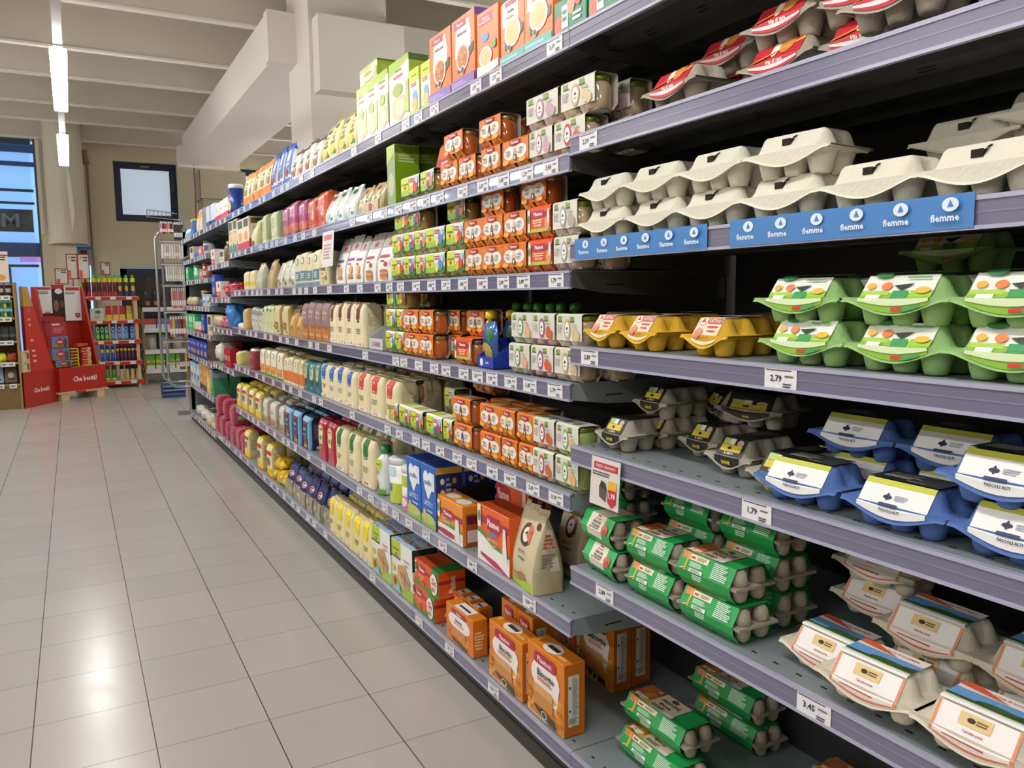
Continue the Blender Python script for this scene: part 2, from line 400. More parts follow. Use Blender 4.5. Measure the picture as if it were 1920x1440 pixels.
def tin_pack(name, r, h, st):
    root = empty(name); mb = MB(); mb.lathe([(r*.97, 0), (r, .003), (r, h*.86)], mat(st['base'], .3, metal=.1), 24, 0, r)
    f = lambda u, v, o: ((r+.0003+o)*math.sin(u/r), r-(r+.0003+o)*math.cos(u/r), v)
    art(mb, f, 2*r*1.25, h, st.get('front', []), .35, soft=True); child(mb, 'tin_body', root)
    mb = MB(); mb.lathe([(r*1.02, h*.86), (r*1.02, h*.97), (r*.96, h), (r*.5, h*.995)], mat(st.get('cap', 'dfe4e8'), .35), 24, 0, r); child(mb, 'tin_lid', root)
    return root
def spout_pack(name, w, h, st):
    root = empty(name); mb = MB(); d = .035
    def P(a, t, s):
        k = math.sin(math.pi*min(1, t*.95+.02))**.5; x = (a*2-1)*w/2*(1-.25*max(0, t-.7)/.3)
        return (x, d/2+s*d/2*k*(1-(a*2-1)**2)**.5, t*h)
    for s in (-1, 1): mb.grid(lambda a, t: P(a, t, s), 10, 10, mat(st['base'], .2, metal=.3, coat=.5))
    art(mb, lambda u, v, o: (lambda q: (q[0], q[1]-o-.001, q[2]))(P(min(1, max(0, (u/(w/2)+1)/2)), min(1, max(0, v/h)), -1)), w, h, st.get('front', []), .3, soft=True)
    child(mb, 'pouch_body', root)
    mb = MB(); mb.lathe([(.008, h*.97), (.008, h+.006), (.014, h+.007), (.017, h+.013), (.015, h+.026), (.008, h+.030)], mat(st['cap'], .3, coat=.3), 12, 0, d/2); child(mb, 'spout_cap', root)
    return root
def tray_pack(name, w, d, h, st):
    """open shelf-ready cardboard tray"""
    mb = MB(); m = mat(st['base'], .6); t = .003; hf = h*st.get('frontcut', .4)
    mb.box(-w/2, 0, 0, w/2, d, t, m); mb.box(-w/2, 0, 0, w/2, t, hf, m); mb.box(-w/2, d-t, 0, w/2, d, h, m)
    for s in (-1, 1):
        x0 = s*w/2; x1 = s*(w/2-t)
        for q in (0,):
            a = [(x0, 0, 0), (x0, d, 0), (x0, d, h), (x0, d*.45, h), (x0, .0, hf)]; b = [(x1, y, z) for _, y, z in a]
            mb.poly(a, m); mb.poly(b[::-1], m)
            for i in range(5): mb.poly([a[i], a[(i+1) % 5], b[(i+1) % 5], b[i]], m)
    art(mb, lambda u, v, o: (u, -o, v), w, hf, st.get('front', []), .5)
    art(mb, lambda u, v, o: (w/2+o, d/2+u, v), d, hf, st.get('side', []), .5)
    return mb.build(name)
def basket_blob(name, w, d, h, st, seed=0):
    """heap-shaped soft packet"""
    sv = Vector((seed*2.3, 1.1*seed, 5)); mb = MB(); m = mat(st['base'], st.get('rough', .3), coat=.3, bump=.3, bscale=60)
    def f(a, b):
        th = 2*math.pi*a; ph = math.pi*(b-.5)
        x, y, z = [math.copysign(abs(q)**.7, q) for q in (math.cos(th)*math.cos(ph), math.sin(th)*math.cos(ph), math.sin(ph))]
        q = Vector((x*w/2, y*d/2, z*h/2)); n = 1+.30*noise.noise(q*30+sv)+.14*noise.noise(q*75+sv)
        return (q.x*n, d/2+q.y*n, max(0, h/2+q.z*n*1.0))
    mb.grid(f, 26, 18, m)
    art(mb, lambda u, v, o: (u, -o-.002+.0, v), w, h, [], .4)
    return mb.build(name)
# ------------------------------------------------------------------ printed designs
def PD(word, fig, base='e07a1e', dim=0):
    return dict(base=base, low='eda035', cut=0, jar='c4622a', lid='b9a36c', top=[('r', -.4, .2, .4, .8, 'f3ece2')], front=[
        ('e', -.42, .47, .46, .29, 'f7f2ea'), ('e', .42, .47, .46, .29, 'f7f2ea'), ('r', -.42, .26, .42, .70, 'f7f2ea'), ('e', 0, .35, .16, .3, 'e9962c'),
        ('e', 0, .42, .10, .24, fig), ('e', .0, .24, .13, .15, '2f4436'), ('e', 0, .24, .06, .09, 'f7f2ea'), ('r', -.40, .78, .40, .99, 'b3203f'), ('t', 'Plasmon', 0, .885, .13, .34, 'fbeff0'),
        ('t', word, -.50, .55, .12, .19, '39463e'), ('l', -.68, .34, -.28, .46, 2, '8a8f88'), ('t', '100%', .50, .55, .13, .18, '2f4a3a'), ('l', .28, .34, .68, .46, 2, '6b756c'),
        ('e', -.65, .08, .25, .10, 'f2b03a'), ('e', .62, .08, .25, .10, 'f2b03a')])
def AD(ringc, tint, fruit):
    return dict(base='dfddd3', low=tint, cut=1, jar='b9a48a' if tint != 'b9c98a' else '9aa860', lid='8d9a3a', front=[
        ('r', -.86, .76, -.56, .97, '86a03a'), ('r', -.86, .74, -.50, .78, '3a3f26'), ('r', .12, .76, .42, .97, '86a03a'), ('r', .12, .74, .46, .78, '3a3f26')] +
        ring(-.1, .45, .25, .42, ringc, 'f7f5ee', .3) + [('p', [(-.2, .45), (-.1, .58), (0, .45), (-.08, .47), (-.1, .40), (-.13, .47)], '2c2c2c'), ('l', -.2, .30, .02, .36, 1, '777777'),
        ('l', -.86, .30, -.45, .62, 4, 'a9a79c'), ('e', .5, .30, .2, .24, fruit), ('e', .72, .2, .16, .2, fruit), ('l', .3, .58, .8, .70, 1, 'b5b3a8')],
        top=[('r', -.8, .1, -.5, .6, '7a9438'), ('r', .1, .1, .4, .6, '7a9438')])
def CD(c1, c2, land='5d9c32'):
    return dict(base='f0f2e6', low=land, cut=1, jar='b58a50', lid='4d5a48', front=[('r', -1, 0, 1, .34, land), ('e', -.5, .2, .5, .2, '9cc63c'), ('e', .55, .12, .5, .2, '3f7f2c'), ('r', -.96, .30, -.1, .98, 'd3e02a'),
        ('t', 'Crescendo', -.53, .66, .17, .38, '2b4a18'), ('e', -.5, .45, .12, .10, 'c0362e'), ('l', .0, .66, .6, .92, 2, 'c4506a'), ('e', .62, .40, .25, .3, c1), ('e', .25, .28, .2, .24, c2), ('e', .82, .75, .14, .2, 'a9d4ec')],
        top=[('r', -.9, .1, 0, .9, 'c3d22a')])
def FL(stripe, txt='LE FARINE', base='e6dab3', red='c23a3a', w1=.5, note=True):
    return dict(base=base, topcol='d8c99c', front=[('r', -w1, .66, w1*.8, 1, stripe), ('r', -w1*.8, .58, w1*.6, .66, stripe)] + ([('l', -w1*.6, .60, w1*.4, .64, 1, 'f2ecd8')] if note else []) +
                [('l', -.5, .30, .5, .44, 3, '8d836a'), ('r', -.8, .03, .8, .13, 'f1e6d6'), ('t', txt, 0, .08, .055, .72, red)],
                side=[('l', -.6, .5, .6, .8, 6, 'c9bc93'), ('l', -.6, .1, .6, .3, 4, 'c2b48a')])
def BG(base, bands=(), txt=None, tc='ffffff', tv=.6, extra=(), **k):
    f = [('r', -1, a, 1, b, c) for a, b, c in bands]
    if txt: f.append(('t', txt, 0, tv, .09, .8, tc))
    f += [('l', -.6, tv-.17, .6, tv-.07, 2, tc)] if txt else []
    d = dict(base=base, front=f+list(extra), side=[('r', -1, a, 1, b, c) for a, b, c in bands]); d.update(k); return d
def EL(border, box, boxc, txt, tc, top=None, body='efece6', band=None):
    """label on the front flap of an egg carton"""
    L = [('r', -1, .04, 1, .42, body)]
    if band: L += [('r', -1, .37, 1, .43, band)]
    if border: L += [('r', -1, .04, -.93, .42, border), ('r', .93, .04, 1, .42, border), ('r', -.8, .035, .8, .055, border)]
    if box: L += [('r', -.40, .22, .35, .36, box), ('e', -.1, .29, .09, .025, boxc), ('l', .02, .26, .28, .32, 2, boxc)]
    if txt: L += [('t', txt, 0, .155, .03, .72, tc), ('l', -.6, .085, .6, .12, 1, tc)]
    if top: L += top
    return L
ST = {
 'fiemme_carton': dict(pulp='d9d6c6', latch=2),
 'red_carton': dict(pulp='a89e90', lw=.96, topcover=.02, label=[('r', -1, .02, 1, .98, 'c8283a'), ('p', [(-1, .25), (1, .62), (1, .70), (-1, .33)], 'e8b23a'), ('r', -1, .08, 1, .16, 'f2dfe2'), ('e', -.1, .55, .16, .22, 'f3ece4'), ('e', .35, .6, .3, .25, 'd98a4a'), ('t', 'Vita di casa', .1, .2, .08, .8, 'fbf3ee')]),
 'yellow_carton': dict(pulp='dcb03c', label=[('r', -1, .02, 1, .52, 'ead9bd'), ('e', -.55, .43, .34, .09, '1f5a3a'), ('e', -.55, .43, .30, .08, 'f2e8dc'), ('p', [(-.75, .40), (-.55, .49), (-.35, .40)], 'cf3a46'), ('r', -.15, .38, .95, .48, 'cf4a50'), ('t', 'CATTOLLI', .4, .43, .045, .46, 'f6e4da'), ('e', -.55, .20, .3, .09, 'e88a78'), ('l', 0, .29, .85, .34, 1, 'c84a40'), ('l', .1, .21, .8, .26, 1, 'cc5a50'), ('t', 'MI GUSTI', .2, .13, .026, .5, 'c84038'), ('r', -1, .55, 1, .98, 'd9c9ae')]),
 'green_carton': dict(pulp='97bd7b', label=[('r', -1, .0, 1, .24, '8fbf3e'), ('r', -1, .24, 1, .52, 'e6ebe2'), ('r', -1, .2, -.2, .27, 'a8cf50'), ('r', -.1, .16, .35, .27, '3f9a58'), ('r', .4, .16, 1, .27, '9ccb3e'), ('r', -1, .08, 1, .16, 'dcefc0'), ('r', -.8, .13, -.4, .2, 'f4f6f0'), ('r', 0, .02, .35, .06, 'd8433a'), ('r', .3, .0, .8, .05, '4aa45a'), ('p', [(-.1, .34), (.45, .37), (.15, .26)], '2f3b2c'), ('e', -.3, .33, .15, .06, 'e8814a'), ('e', -.75, .33, .13, .05, 'efb040'), ('e', .75, .26, .2, .05, 'f0b84a'), ('e', -.5, .50, .25, .05, '2f7d40'), ('l', .2, .43, .9, .47, 1, '5aa060'), ('r', -1, .55, 1, .98, 'd9ded2')]),
 'black_carton': dict(pulp='aaa496', label=[('r', -1, 0, 1, 1, '1d1d1c'), ('r', -.8, .37, .1, .48, 'b8cc7a'), ('r', -.25, .37, .1, .48, 'e9ebe4'), ('e', .55, .41, .25, .06, 'caa79c'), ('r', -.8, .235, .8, .36, 'dcc42c'), ('e', -.1, .30, .16, .03, '2a2418'), ('t', 'IL NIDO', 0, .20, .03, .6, 'eae6da'), ('t', 'uova', 0, .07, .04, .4, 'd8c22c'), ('r', -.5, .62, .5, .86, '4a4740')]),
 'blue_carton': dict(pulp='5877b4', label=[('r', -1, .02, 1, .40, 'f0efee'), ('r', -1, .38, 1, .45, 'c9cc4a'), ('e', -.2, .24, .13, .03, '1f2a50'), ('p', [(-.28, .24), (-.2, .30), (-.12, .24), (-.2, .19)], '1f2a50'), ('l', 0, .21, .4, .28, 3, '9aa0b4'), ('t', 'PASCOLI ALTI', 0, .1, .035, .75, '2c3358'), ('l', -.35, .145, .4, .165, 1, '50557a'), ('r', -1, .45, 1, 1, '1f2320'), ('r', 0, .52, .5, .58, 'e8e8e4'), ('l', -.8, .62, .3, .9, 4, 'a9a9a0')]),
 'orange_carton': dict(pulp='d6cfbc', label=[('r', -1, .0, 1, .42, 'efeceb'), ('r', -1, .0, -.92, .42, 'e0936a'), ('r', .92, .0, 1, .42, 'e0936a'), ('r', -.9, .02, .9, .045, 'd9744a'), ('r', -.42, .25, .36, .39, 'e3c48a'), ('e', -.12, .32, .1, .03, '241d18'), ('l', .0, .29, .28, .35, 2, '6a5636'), ('t', 'Cascina uova', 0, .196, .034, .75, 'b03a28'), ('l', -.65, .08, .65, .11, 1, 'b84a30'), ('r', -1, .44, 1, .50, 'f4f4f4'), ('r', -1, .50, 1, .56, '9cbf3e'), ('r', -1, .56, 1, .68, '2f4a2a'), ('p', [(-1, .60), (.2, .60), (1, .72), (1, .80), (-1, .80)], '6aa2dc'), ('e', .2, .62, .5, .06, '3a5c30'), ('p', [(-1, .80), (1, .80), (1, 1), (-1, 1)], 'f0e9e6'), ('p', [(-1, .88), (0, .82), (.3, .80), (-.6, 1), (-1, 1)], 'd9603a'), ('t', 'Uova di montagna', .3, .9, .06, .55, 'b83a2c')]),
 'green_sleeve': dict(base='1f9e4d', front=[('r', -.92, .60, -.62, .98, 'd98a4a'), ('r', -.72, .0, -.66, .9, 'e0b040'), ('r', -.62, .62, .06, .93, 'efe3cc'), ('r', -.58, .70, -.42, .82, 'c84038'), ('l', -.35, .68, 0, .86, 3, '6a5a4a'), ('l', -.55, .28, 0, .55, 5, 'c8ecd0'), ('r', -.5, .02, 0, .2, 'dff0e2'), ('l', -.45, .04, -.05, .18, 3, '35503c'), ('l', .28, .10, .85, .92, 9, 'cdeed6'), ('p', [(-.85, .05), (-.7, .16), (-.66, .12), (-.82, 0)], 'e8b84a')],
   lowfront=[('l', -.4, .1, 0, .9, 3, 'dff0e2')], top=[('r', -.98, .0, -.40, 1, 'b8643a'), ('g', -.95, -.40, .1, .9, 26, ['d98a3a', '8a4a24', 'c23a2c', 'e0a850', '6a3a20'], '000000'), ('r', -.92, .05, -.5, .28, 'eceae6'), ('r', -.40, .0, .45, 1, 'cfc0a8'), ('t', 'FRESCHE', .02, .62, .17, .38, '1e1a18'), ('t', 'UOVA', .02, .36, .14, .3, '1e1a18'), ('l', -.3, .08, .3, .24, 2, '4a4038'), ('r', .2, .0, .5, .14, 'e9dff0')]),
 'green_sleeve_face': dict(base='27b158', front=[('r', -.55, .0, .45, 1, 'efe4d2'), ('r', -.12, .86, .12, .97, 'cf3a3a'), ('t', 'LE UOVA', -.02, .72, .12, .38, '3a322c'), ('t', 'FRESCHE', -.02, .50, .17, .42, '241f1c'), ('t', 'ITALIANE', -.02, .27, .17, .42, '241f1c'), ('l', -.4, .06, .3, .16, 1, '4a4038'), ('e', .62, .25, .2, .3, 'c8643a'), ('e', .7, .1, .16, .18, 'b03028')], lowfront=[('r', -.55, 0, .45, 1, 'e6dac6')], top=[('r', -.55, 0, .45, 1, 'd9cdb8')]),
 'p_pollo': PD('Pollo', 'd8d0c6'), 'p_tac': PD('Tacchino', 'b9b2aa'), 'p_con': PD('Coniglio', '8a6a4c'), 'p_man': PD('Manzo', '33302c'), 'p_pro': PD('Prosciutto', 'd9a0a0'), 'p_pru': PD('Prugna', '3a3352'), 'p_mel': PD('Mela', 'c23a2c'), 'p_ban': PD('Banana', 'd9c24a'), 'p_ver': PD('Verdure', '7a9a3a'),
 'p_hot': dict(base='ea5a1c', low='e8682c', jar='b56a40', lid='8f8a80', front=[('r', -1, 0, 1, .14, 'b9c23a'), ('r', -1, .60, 1, .80, 'a81c48'), ('r', -.55, .58, .45, .88, 'b3203f'), ('t', 'Plasmon', -.05, .74, .17, .42, 'ffffff'), ('l', -.5, .34, .4, .52, 2, 'f7d2b0'), ('t', 'PERA MELA', -.05, .27, .10, .4, 'f7e0c8'), ('r', -.92, .05, -.72, .95, 'f0ead8'), ('e', -.82, .55, .1, .18, '4f9a50'), ('e', .78, .3, .2, .3, 'e0a070'), ('e', .88, .62, .1, .3, 'dfe8d0')]),
 'a_pink': AD('c98aa4', 'd9b0b4', 'c9a0b0'), 'a_red': AD('c2404c', 'c8606a', 'd0603c'), 'a_mag': AD('9a4a92', 'a84a86', 'd9583a'), 'a_grn': AD('7f9a78', '9ac0a0', 'e0b088'), 'a_lime': AD('8fb468', 'b9c98a', 'e8b070'), 'a_beige': AD('c8ac84', 'd2bb9c', 'd9c49a'), 'a_grey': AD('a8a0a0', 'cdbab6', 'b9a8a0'),
 'c_a': CD('d63a30', 'e8c22c'), 'c_b': CD('e8862c', '7a4a9a'), 'c_c': CD('4a8ad0', 'e8dc40', '7fae3a'), 'c_d': CD('c23a5a', '3a6ab0', '4f8f30'),
 'porridge_purple': dict(base='e07a2c', topcol='c9622a', front=[('p', [(-.7, .45), (-.6, .85), (.5, .92), (.7, .7), (.6, .4)], 'f2e9e0'), ('r', -.75, .84, .3, .95, 'b02440'), ('t', 'Plasmon', -.22, .895, .05, .42, 'f7dfe2'), ('t', 'Multicereali', -.05, .76, .05, .55, '5a4a44'), ('p', [(-.45, .22), (.9, .44), (.9, .56), (-.45, .34)], '2c4038')] + ring(0, .42, .55, .19, 'f2ede4', 'c8763a', .16) + [('g', -.35, .34, .35, .5, 10, ['e0a050', 'b9642c'], '0'), ('e', 0, .24, .16, .06, 'e9e6da'), ('e', 0, .24, .12, .045, '2c4038'), ('r', -1, 0, 1, .15, '8a6cc0'), ('l', -.9, .04, .7, .11, 2, 'b8a4dc')], side=[('r', -1, .9, 1, 1, '7a5cb0'), ('e', 0, .72, .3, .07, '4a7a3a'), ('e', 0, .5, .6, .14, 'c88a5a'), ('l', -.7, .2, .7, .36, 5, 'f0c8a0'), ('r', -1, 0, 1, .15, '7a5cb0')]),
 'porridge_teal': dict(base='e07a2c', topcol='c9622a', front=[('r', -.8, .6, .5, 1, 'f2ede6'), ('r', -.6, .9, .4, .98, 'b02440'), ('t', 'Pastina', -.1, .82, .06, .5, '39463e'), ('l', -.5, .70, .2, .76, 1, 'c98a70'), ('p', [(-.6, .22), (.9, .40), (.9, .54), (-.6, .36)], '2c4038')] + ring(.05, .47, .66, .23, 'f2ede4', 'd9c07a', .2) + [('e', -.2, .24, .16, .06, 'e9e6da'), ('e', -.2, .24, .12, .045, '2c4038'), ('r', -1, 0, 1, .15, '5ab8b0'), ('l', -.9, .05, .6, .11, 1, 'a0dcd6')]),
 'porridge_plain': dict(base='ea7220', front=[('r', -.8, .78, .5, .94, 'b02440'), ('t', 'Plasmon', -.15, .88, .05, .4, 'fbe3d6'), ('l', -.8, .8, .4, .84, 1, 'f2c0a0'), ('e', -.2, .58, .32, .07, '3a8ad8'), ('r', -1, 0, 1, .17, 'f4efe8'), ('p', [(-.4, 0), (1, .06), (1, 0)], 'b3203f')] + ring(-.15, .28, .6, .16, 'f4efe4', 'd8c284', .2) + [('e', .65, .42, .2, .07, '6a9a30')]),
 'lime_box': dict(base='e8ead8', sidecol='a3bf35', topcol='d9ddc8', front=[('p', [(-1, .78), (1, .92), (1, 1), (-1, 1)], 'a8c244'), ('t', 'Crescendo', 0, .83, .05, .7, '5a7a20'), ('l', -.5, .70, .5, .77, 1, 'd0607a'), ('e', 0, .24, .75, .20, 'd9b88a'), ('e', .1, .24, .5, .13, 'e6d2a8'), ('e', -.1, .52, .5, .1, '9aa84a'), ('r', .72, .1, 1, .6, 'b4cc50')], side=[('l', -.6, .3, .2, .7, 8, 'c6d86a'), ('r', -1, .9, 1, 1, '55702a')]),
 'lime_yellow_box': dict(base='eef0e0', sidecol='b5c83a', front=[('r', -1, .72, 1, 1, 'd0dc2c'), ('t', 'Crescendo', 0, .85, .05, .7, '3a6a18'), ('l', -.6, .6, .6, .7, 2, 'c84a64'), ('e', .2, .35, .5, .16, '6ab0dc'), ('e', .1, .22, .6, .13, 'e0b878'), ('r', -1, 0, 1, .1, 'b8cc3a')]),
 'green_dark_box': dict(base='7f9c58', sidecol='9fc02c', topcol='b9c88a', front=[('e', 0, .35, .7, .2, 'b9b48a'), ('p', [(-1, .7), (1, .85), (1, 1), (-1, 1)], 'a8c244')], side=[('r', -1, .86, 1, .98, '6a7a1c'), ('p', [(-1, .0), (1, 0), (1, .62), (-1, .80)], '8fb81c'), ('l', -.7, .7, .7, .84, 3, 'dfe8c0')]),
 'green_low_box': dict(base='1f8056', front=[('e', -.7, .3, .25, .28, 'd9543a'), ('r', -.5, .15, -.1, .8, 'e6efe4'), ('l', -.45, .3, -.15, .7, 2, '2c7a50'), ('e', .1, .75, .25, .3, 'd98a70'), ('l', .2, .2, .9, .5, 2, 'd8ece0'), ('e', .55, .8, .2, .2, 'cf4a34')]),
 'beige_box': dict(base='c9bfa8', front=[('l', -.7, .2, .7, .9, 10, 'e0d8c6')]),
 'ceci': BG('dccf9c', [], 'CECI', '2c2c24', .55, [('e', -.1, .87, .4, .07, '2c6a48'), ('t', 'Pasta di', 0, .68, .06, .6, '2c2c24'), ('r', .35, .1, .8, .2, '2f8a40'), ('e', -.1, .25, .6, .13, 'e8c860')], topcol='a8905a'),
 'brownwhite': BG('ddd8d2', [(.93, 1, '6a5048')], 'Croccante', '5a504c', .62, [('e', -.2, .22, .5, .12, 'b06a40'), ('e', .3, .35, .3, .08, 'c8a890')], topcol='6a5048'),
 'bluewhite': BG('e6e8ee', [(.88, 1, '2a5cc0'), (.0, .12, '4a7cc8')], 'CRUSC', '2a4a90', .55, [('r', -1, .1, -.55, .9, '3f74cc'), ('r', .6, .2, 1, .9, '3f74cc'), ('e', .05, .28, .4, .12, 'a8502c'), ('e', .0, .86, .18, .05, 'f4f6fa')], topcol='2456b8'),
 'orangetop': BG('e6dcb8', [(.86, 1, 'e8912c'), (.0, .26, 'e88a1c')], 'Semi', '3f6a30', .6, [('e', 0, .4, .5, .1, 'a8804a'), ('e', 0, .72, .3, .05, '3c8a48')], topcol='d98228'),
 'navytub': dict(base='1f3c8c', cap='eceef2', front=[('r', -.9, .05, -.6, .8, 'e8d870'), ('e', .1, .25, .35, .16, 'd8cc3a'), ('t', 'NUTRI', 0, .62, .08, .8, 'e87a9a'), ('l', -.4, .7, .5, .78, 1, 'e8ecf4')]),
 'whitered': BG('e6e2da', [(0, .28, 'd0323c')], 'RISO', '9a8a8a', .7),
 'creamorange': BG('e4cfae', [(.62, 1, 'e0963a')], None), 'greybox': dict(base='9a9ca0', front=[('l', -.6, .3, .6, .8, 5, '60646c')]), 'paleblue': BG('cfd6e4', [(.0, .2, '2a3a80')], None), 'bluesmall': BG('7fb0e0', [(.5, .9, 'e9eef6')], None), 'blueyellow': BG('3a86cc', [(.88, 1, 'e8d428')], None, extra=[('e', .3, .5, .4, .2, '5a4a40')]),
 'oilbox': dict(base='e9dfc4', sidecol='e4d8ba', front=[('r', -.8, .70, .8, .95, '4d4b24'), ('l', -.7, .55, .7, .66, 2, '8a8a60'), ('e', 0, .38, .6, .16, 'e8b878'), ('r', -.8, .0, .8, .22, '3a9088')], side=[('r', -1, 0, 1, .3, 'cf3a24'), ('r', -.8, .78, .8, .95, '5a5a30'), ('l', -.6, .4, .6, .7, 7, 'b8ac88')]),
 'oilbox2': dict(base='e9dfc4', sidecol='e4d8ba', front=[('r', -.8, .70, .8, .95, '4d4b24'), ('e', 0, .42, .6, .16, 'e8a050'), ('r', -1, .0, 1, .22, 'd83c50')], side=[('r', -1, 0, 1, .3, 'cf3a24'), ('r', -.8, .78, .8, .95, '5a5a30'), ('l', -.6, .4, .6, .7, 7, 'b8ac88')]),
 'nutbag': BG('d9d8a4', [(.85, 1, 'b8c87a')], None, extra=[('e', 0, .12, .7, .12, '8a5a40'), ('e', -.4, .85, .3, .08, '5ab040'), ('r', -.4, .35, .4, .7, 'eceadc')]),
 'palegreen': BG('c9d4ae', [(.0, .1, 'e0e8c8')], None, extra=[('l', -.5, .4, .5, .8, 5, 'a8bc88'), ('e', 0, .2, .5, .08, 'dfe6c8')], sidecol='a9ac84'),
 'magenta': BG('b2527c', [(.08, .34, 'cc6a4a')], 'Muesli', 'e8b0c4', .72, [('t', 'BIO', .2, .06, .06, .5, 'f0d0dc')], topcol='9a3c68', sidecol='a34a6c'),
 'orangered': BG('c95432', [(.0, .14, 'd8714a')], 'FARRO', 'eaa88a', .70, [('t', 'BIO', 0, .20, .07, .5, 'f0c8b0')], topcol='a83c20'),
 'softblue': BG('dfe3de', [], None, extra=[('p', [(-.8, .0), (-.2, .55), (.1, .5), (-.1, 0)], '4a8cc8'), ('p', [(.0, .1), (.4, .65), (.8, .6), (.3, .3)], '5a96cc'), ('e', 0, .88, .45, .07, '2f7058'), ('r', .45, .1, .8, .2, '2f9a58')], topcol='cfd4cc'),
 'goldclear': BG('c9bb86', [], None, extra=[('e', 0, .85, .2, .08, 'a83c50'), ('g', -.9, .1, .9, .7, 24, ['b5a468', 'dccf9c', 'a08c50', 'f0eaca'], '0')], topcol='b8aa74'),
 'beigetray': dict(base='cdb896', front=[('r', -.1, .1, .3, .8, 'b84a54')], side=[('e', .1, .75, .25, .12, 'a84a5a'), ('l', -.6, .2, .7, .6, 4, '9a8464')]),
 'creamgold': BG('ddd2a4', [(.2, .42, 'e0b828')], None, topcol='cdbf8c'), 'silverbag': BG('c9c4b0', [], None, extra=[('g', -.9, .1, .9, .9, 26, ['e9e6da', 'a8a28c', 'd8d2bc'], '0')], topcol='b8a870'), 'beigeinfo': BG('c2aa7c', [], None, extra=[('r', -.6, .68, .6, .82, 'b0544a'), ('l', -.6, .1, .6, .6, 8, '9a845c')], topcol='b89e64'),
 'clearsoft': BG('cfccb8', [], None, extra=[('e', .1, .8, .5, .1, '8aa87a'), ('r', .3, .1, .6, .2, '2f9a50'), ('e', -.2, .3, .4, .1, 'b89070')], topcol='bdb9a0'),
 'greencircle': BG('d9d0b0', [(.16, .46, '5f7f94'), (.0, .1, '6a8c9c')], None, extra=[('e', 0, .78, .42, .12, '3a7a5c'), ('e', 0, .78, .34, .1, 'dcd4b8'), ('l', -.5, .22, .5, .4, 3, 'd0dce0')], topcol='8a8c70'),
 'nibsbag': BG('d4c8a4', [], 'Mix', '2c2c24', .6, [('g', -.8, .1, .8, .5, 14, ['d98a4a', 'c2713a', 'e8a868'], '0'), ('r', .4, .14, .75, .26, '2f8a48')], topcol='a89a70'),
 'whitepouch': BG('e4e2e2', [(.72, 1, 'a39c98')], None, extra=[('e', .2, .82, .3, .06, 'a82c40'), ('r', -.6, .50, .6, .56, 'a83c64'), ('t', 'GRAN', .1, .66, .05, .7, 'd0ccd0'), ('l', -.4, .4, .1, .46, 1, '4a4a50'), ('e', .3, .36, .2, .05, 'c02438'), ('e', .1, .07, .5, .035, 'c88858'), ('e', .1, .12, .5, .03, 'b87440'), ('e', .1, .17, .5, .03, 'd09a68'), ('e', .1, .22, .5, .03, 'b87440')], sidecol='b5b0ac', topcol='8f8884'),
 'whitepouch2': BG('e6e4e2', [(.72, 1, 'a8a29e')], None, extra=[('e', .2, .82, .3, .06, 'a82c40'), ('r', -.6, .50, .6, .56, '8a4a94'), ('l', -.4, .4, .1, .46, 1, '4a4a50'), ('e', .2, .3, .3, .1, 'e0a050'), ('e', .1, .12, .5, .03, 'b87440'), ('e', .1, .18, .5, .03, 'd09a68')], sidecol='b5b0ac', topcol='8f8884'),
 'kraft': BG('c8a468', [], None, extra=[('r', -.5, .3, .5, .6, 'd9bc84')], topcol='b08c50'), 'greypack': BG('bdbcb0', [(.7, .9, '8c8c84')], None, extra=[('r', -.5, .2, .5, .6, 'd9d4c8'), ('e', 0, .5, .3, .1, '8a5a4a')], topcol='6a6a60'),
 'leafbag': BG('cfd4a4', [], None, extra=[('g', -.9, .05, .9, .75, 22, ['5f9a40', '7fb04f', 'e8ecd0'], '0'), ('e', 0, .85, .5, .06, '4a8a40')], topcol='8a8c60'),
 'dottedbag': BG('d0be8c', [], None, extra=[('e', -.5, .85, .12, .07, '3f7a3a'), ('e', 0, .3, .6, .14, '8f6a3c'), ('g', -.6, .2, .6, .4, 14, ['c8a060', '7a5430', 'e0c894'], '0'), ('r', .4, .08, .7, .16, '3f8a3a')], topcol='9a8450', sidecol='a08a58'),
 'goldbag': BG('b98c44', [(.82, 1, '6a3c24')], None, extra=[('g', -.7, .1, .7, .6, 12, ['d9b060', '8a5c2c'], '0'), ('r', -.5, .4, .5, .7, 'd0a860'), ('e', -.3, .8, .3, .07, '2f6a34')], topcol='8a6a30'),
 'mauve': BG('8f7270', [(.0, .38, 'b87434')], 'FARINA', 'd8c4bc', .74, [('t', 'INTEGRALE', 0, .14, .07, .85, 'e8c8a0'), ('t', 'BIO', 0, .6, .05, .4, 'd8c4bc'), ('g', -.9, .32, .9, .42, 10, ['c8843c', 'a86428'], '0')], topcol='7c605c'),
 'fl_dred': FL('6a2030', 'LE FARINE', w1=.42), 'fl_blue': FL('2a5ab8'), 'fl_red': FL('cf3a2c'), 'fl_green': FL('2f6f34', w1=.42), 'fl_yellow': FL('f0d628', w1=.6, base='e9dda0'),
 'display': dict(base='c4c6cc', frontcut=.35, front=[('t', 'LE FARINE', 0, .5, .4, .6, 'a83c44')]),
 'dredbag': BG('8c2438', [(.9, 1, 'e6dccb')], 'ETA', 'd8a0a8', .72, [('t', 'FARINA', 0, .12, .06, .8, 'e8b0b8')], topcol='701c2c'),
 'whiteorange': BG('e2ded0', [(.12, .42, 'dd8a2c'), (.0, .08, '5a8a3c')], None, extra=[('e', 0, .8, .4, .1, '3a7a54'), ('e', 0, .8, .3, .08, 'e2ded0'), ('e', 0, .35, .7, .06, 'e8a848')], sidecol='b8a468', topcol='c2b48c'),
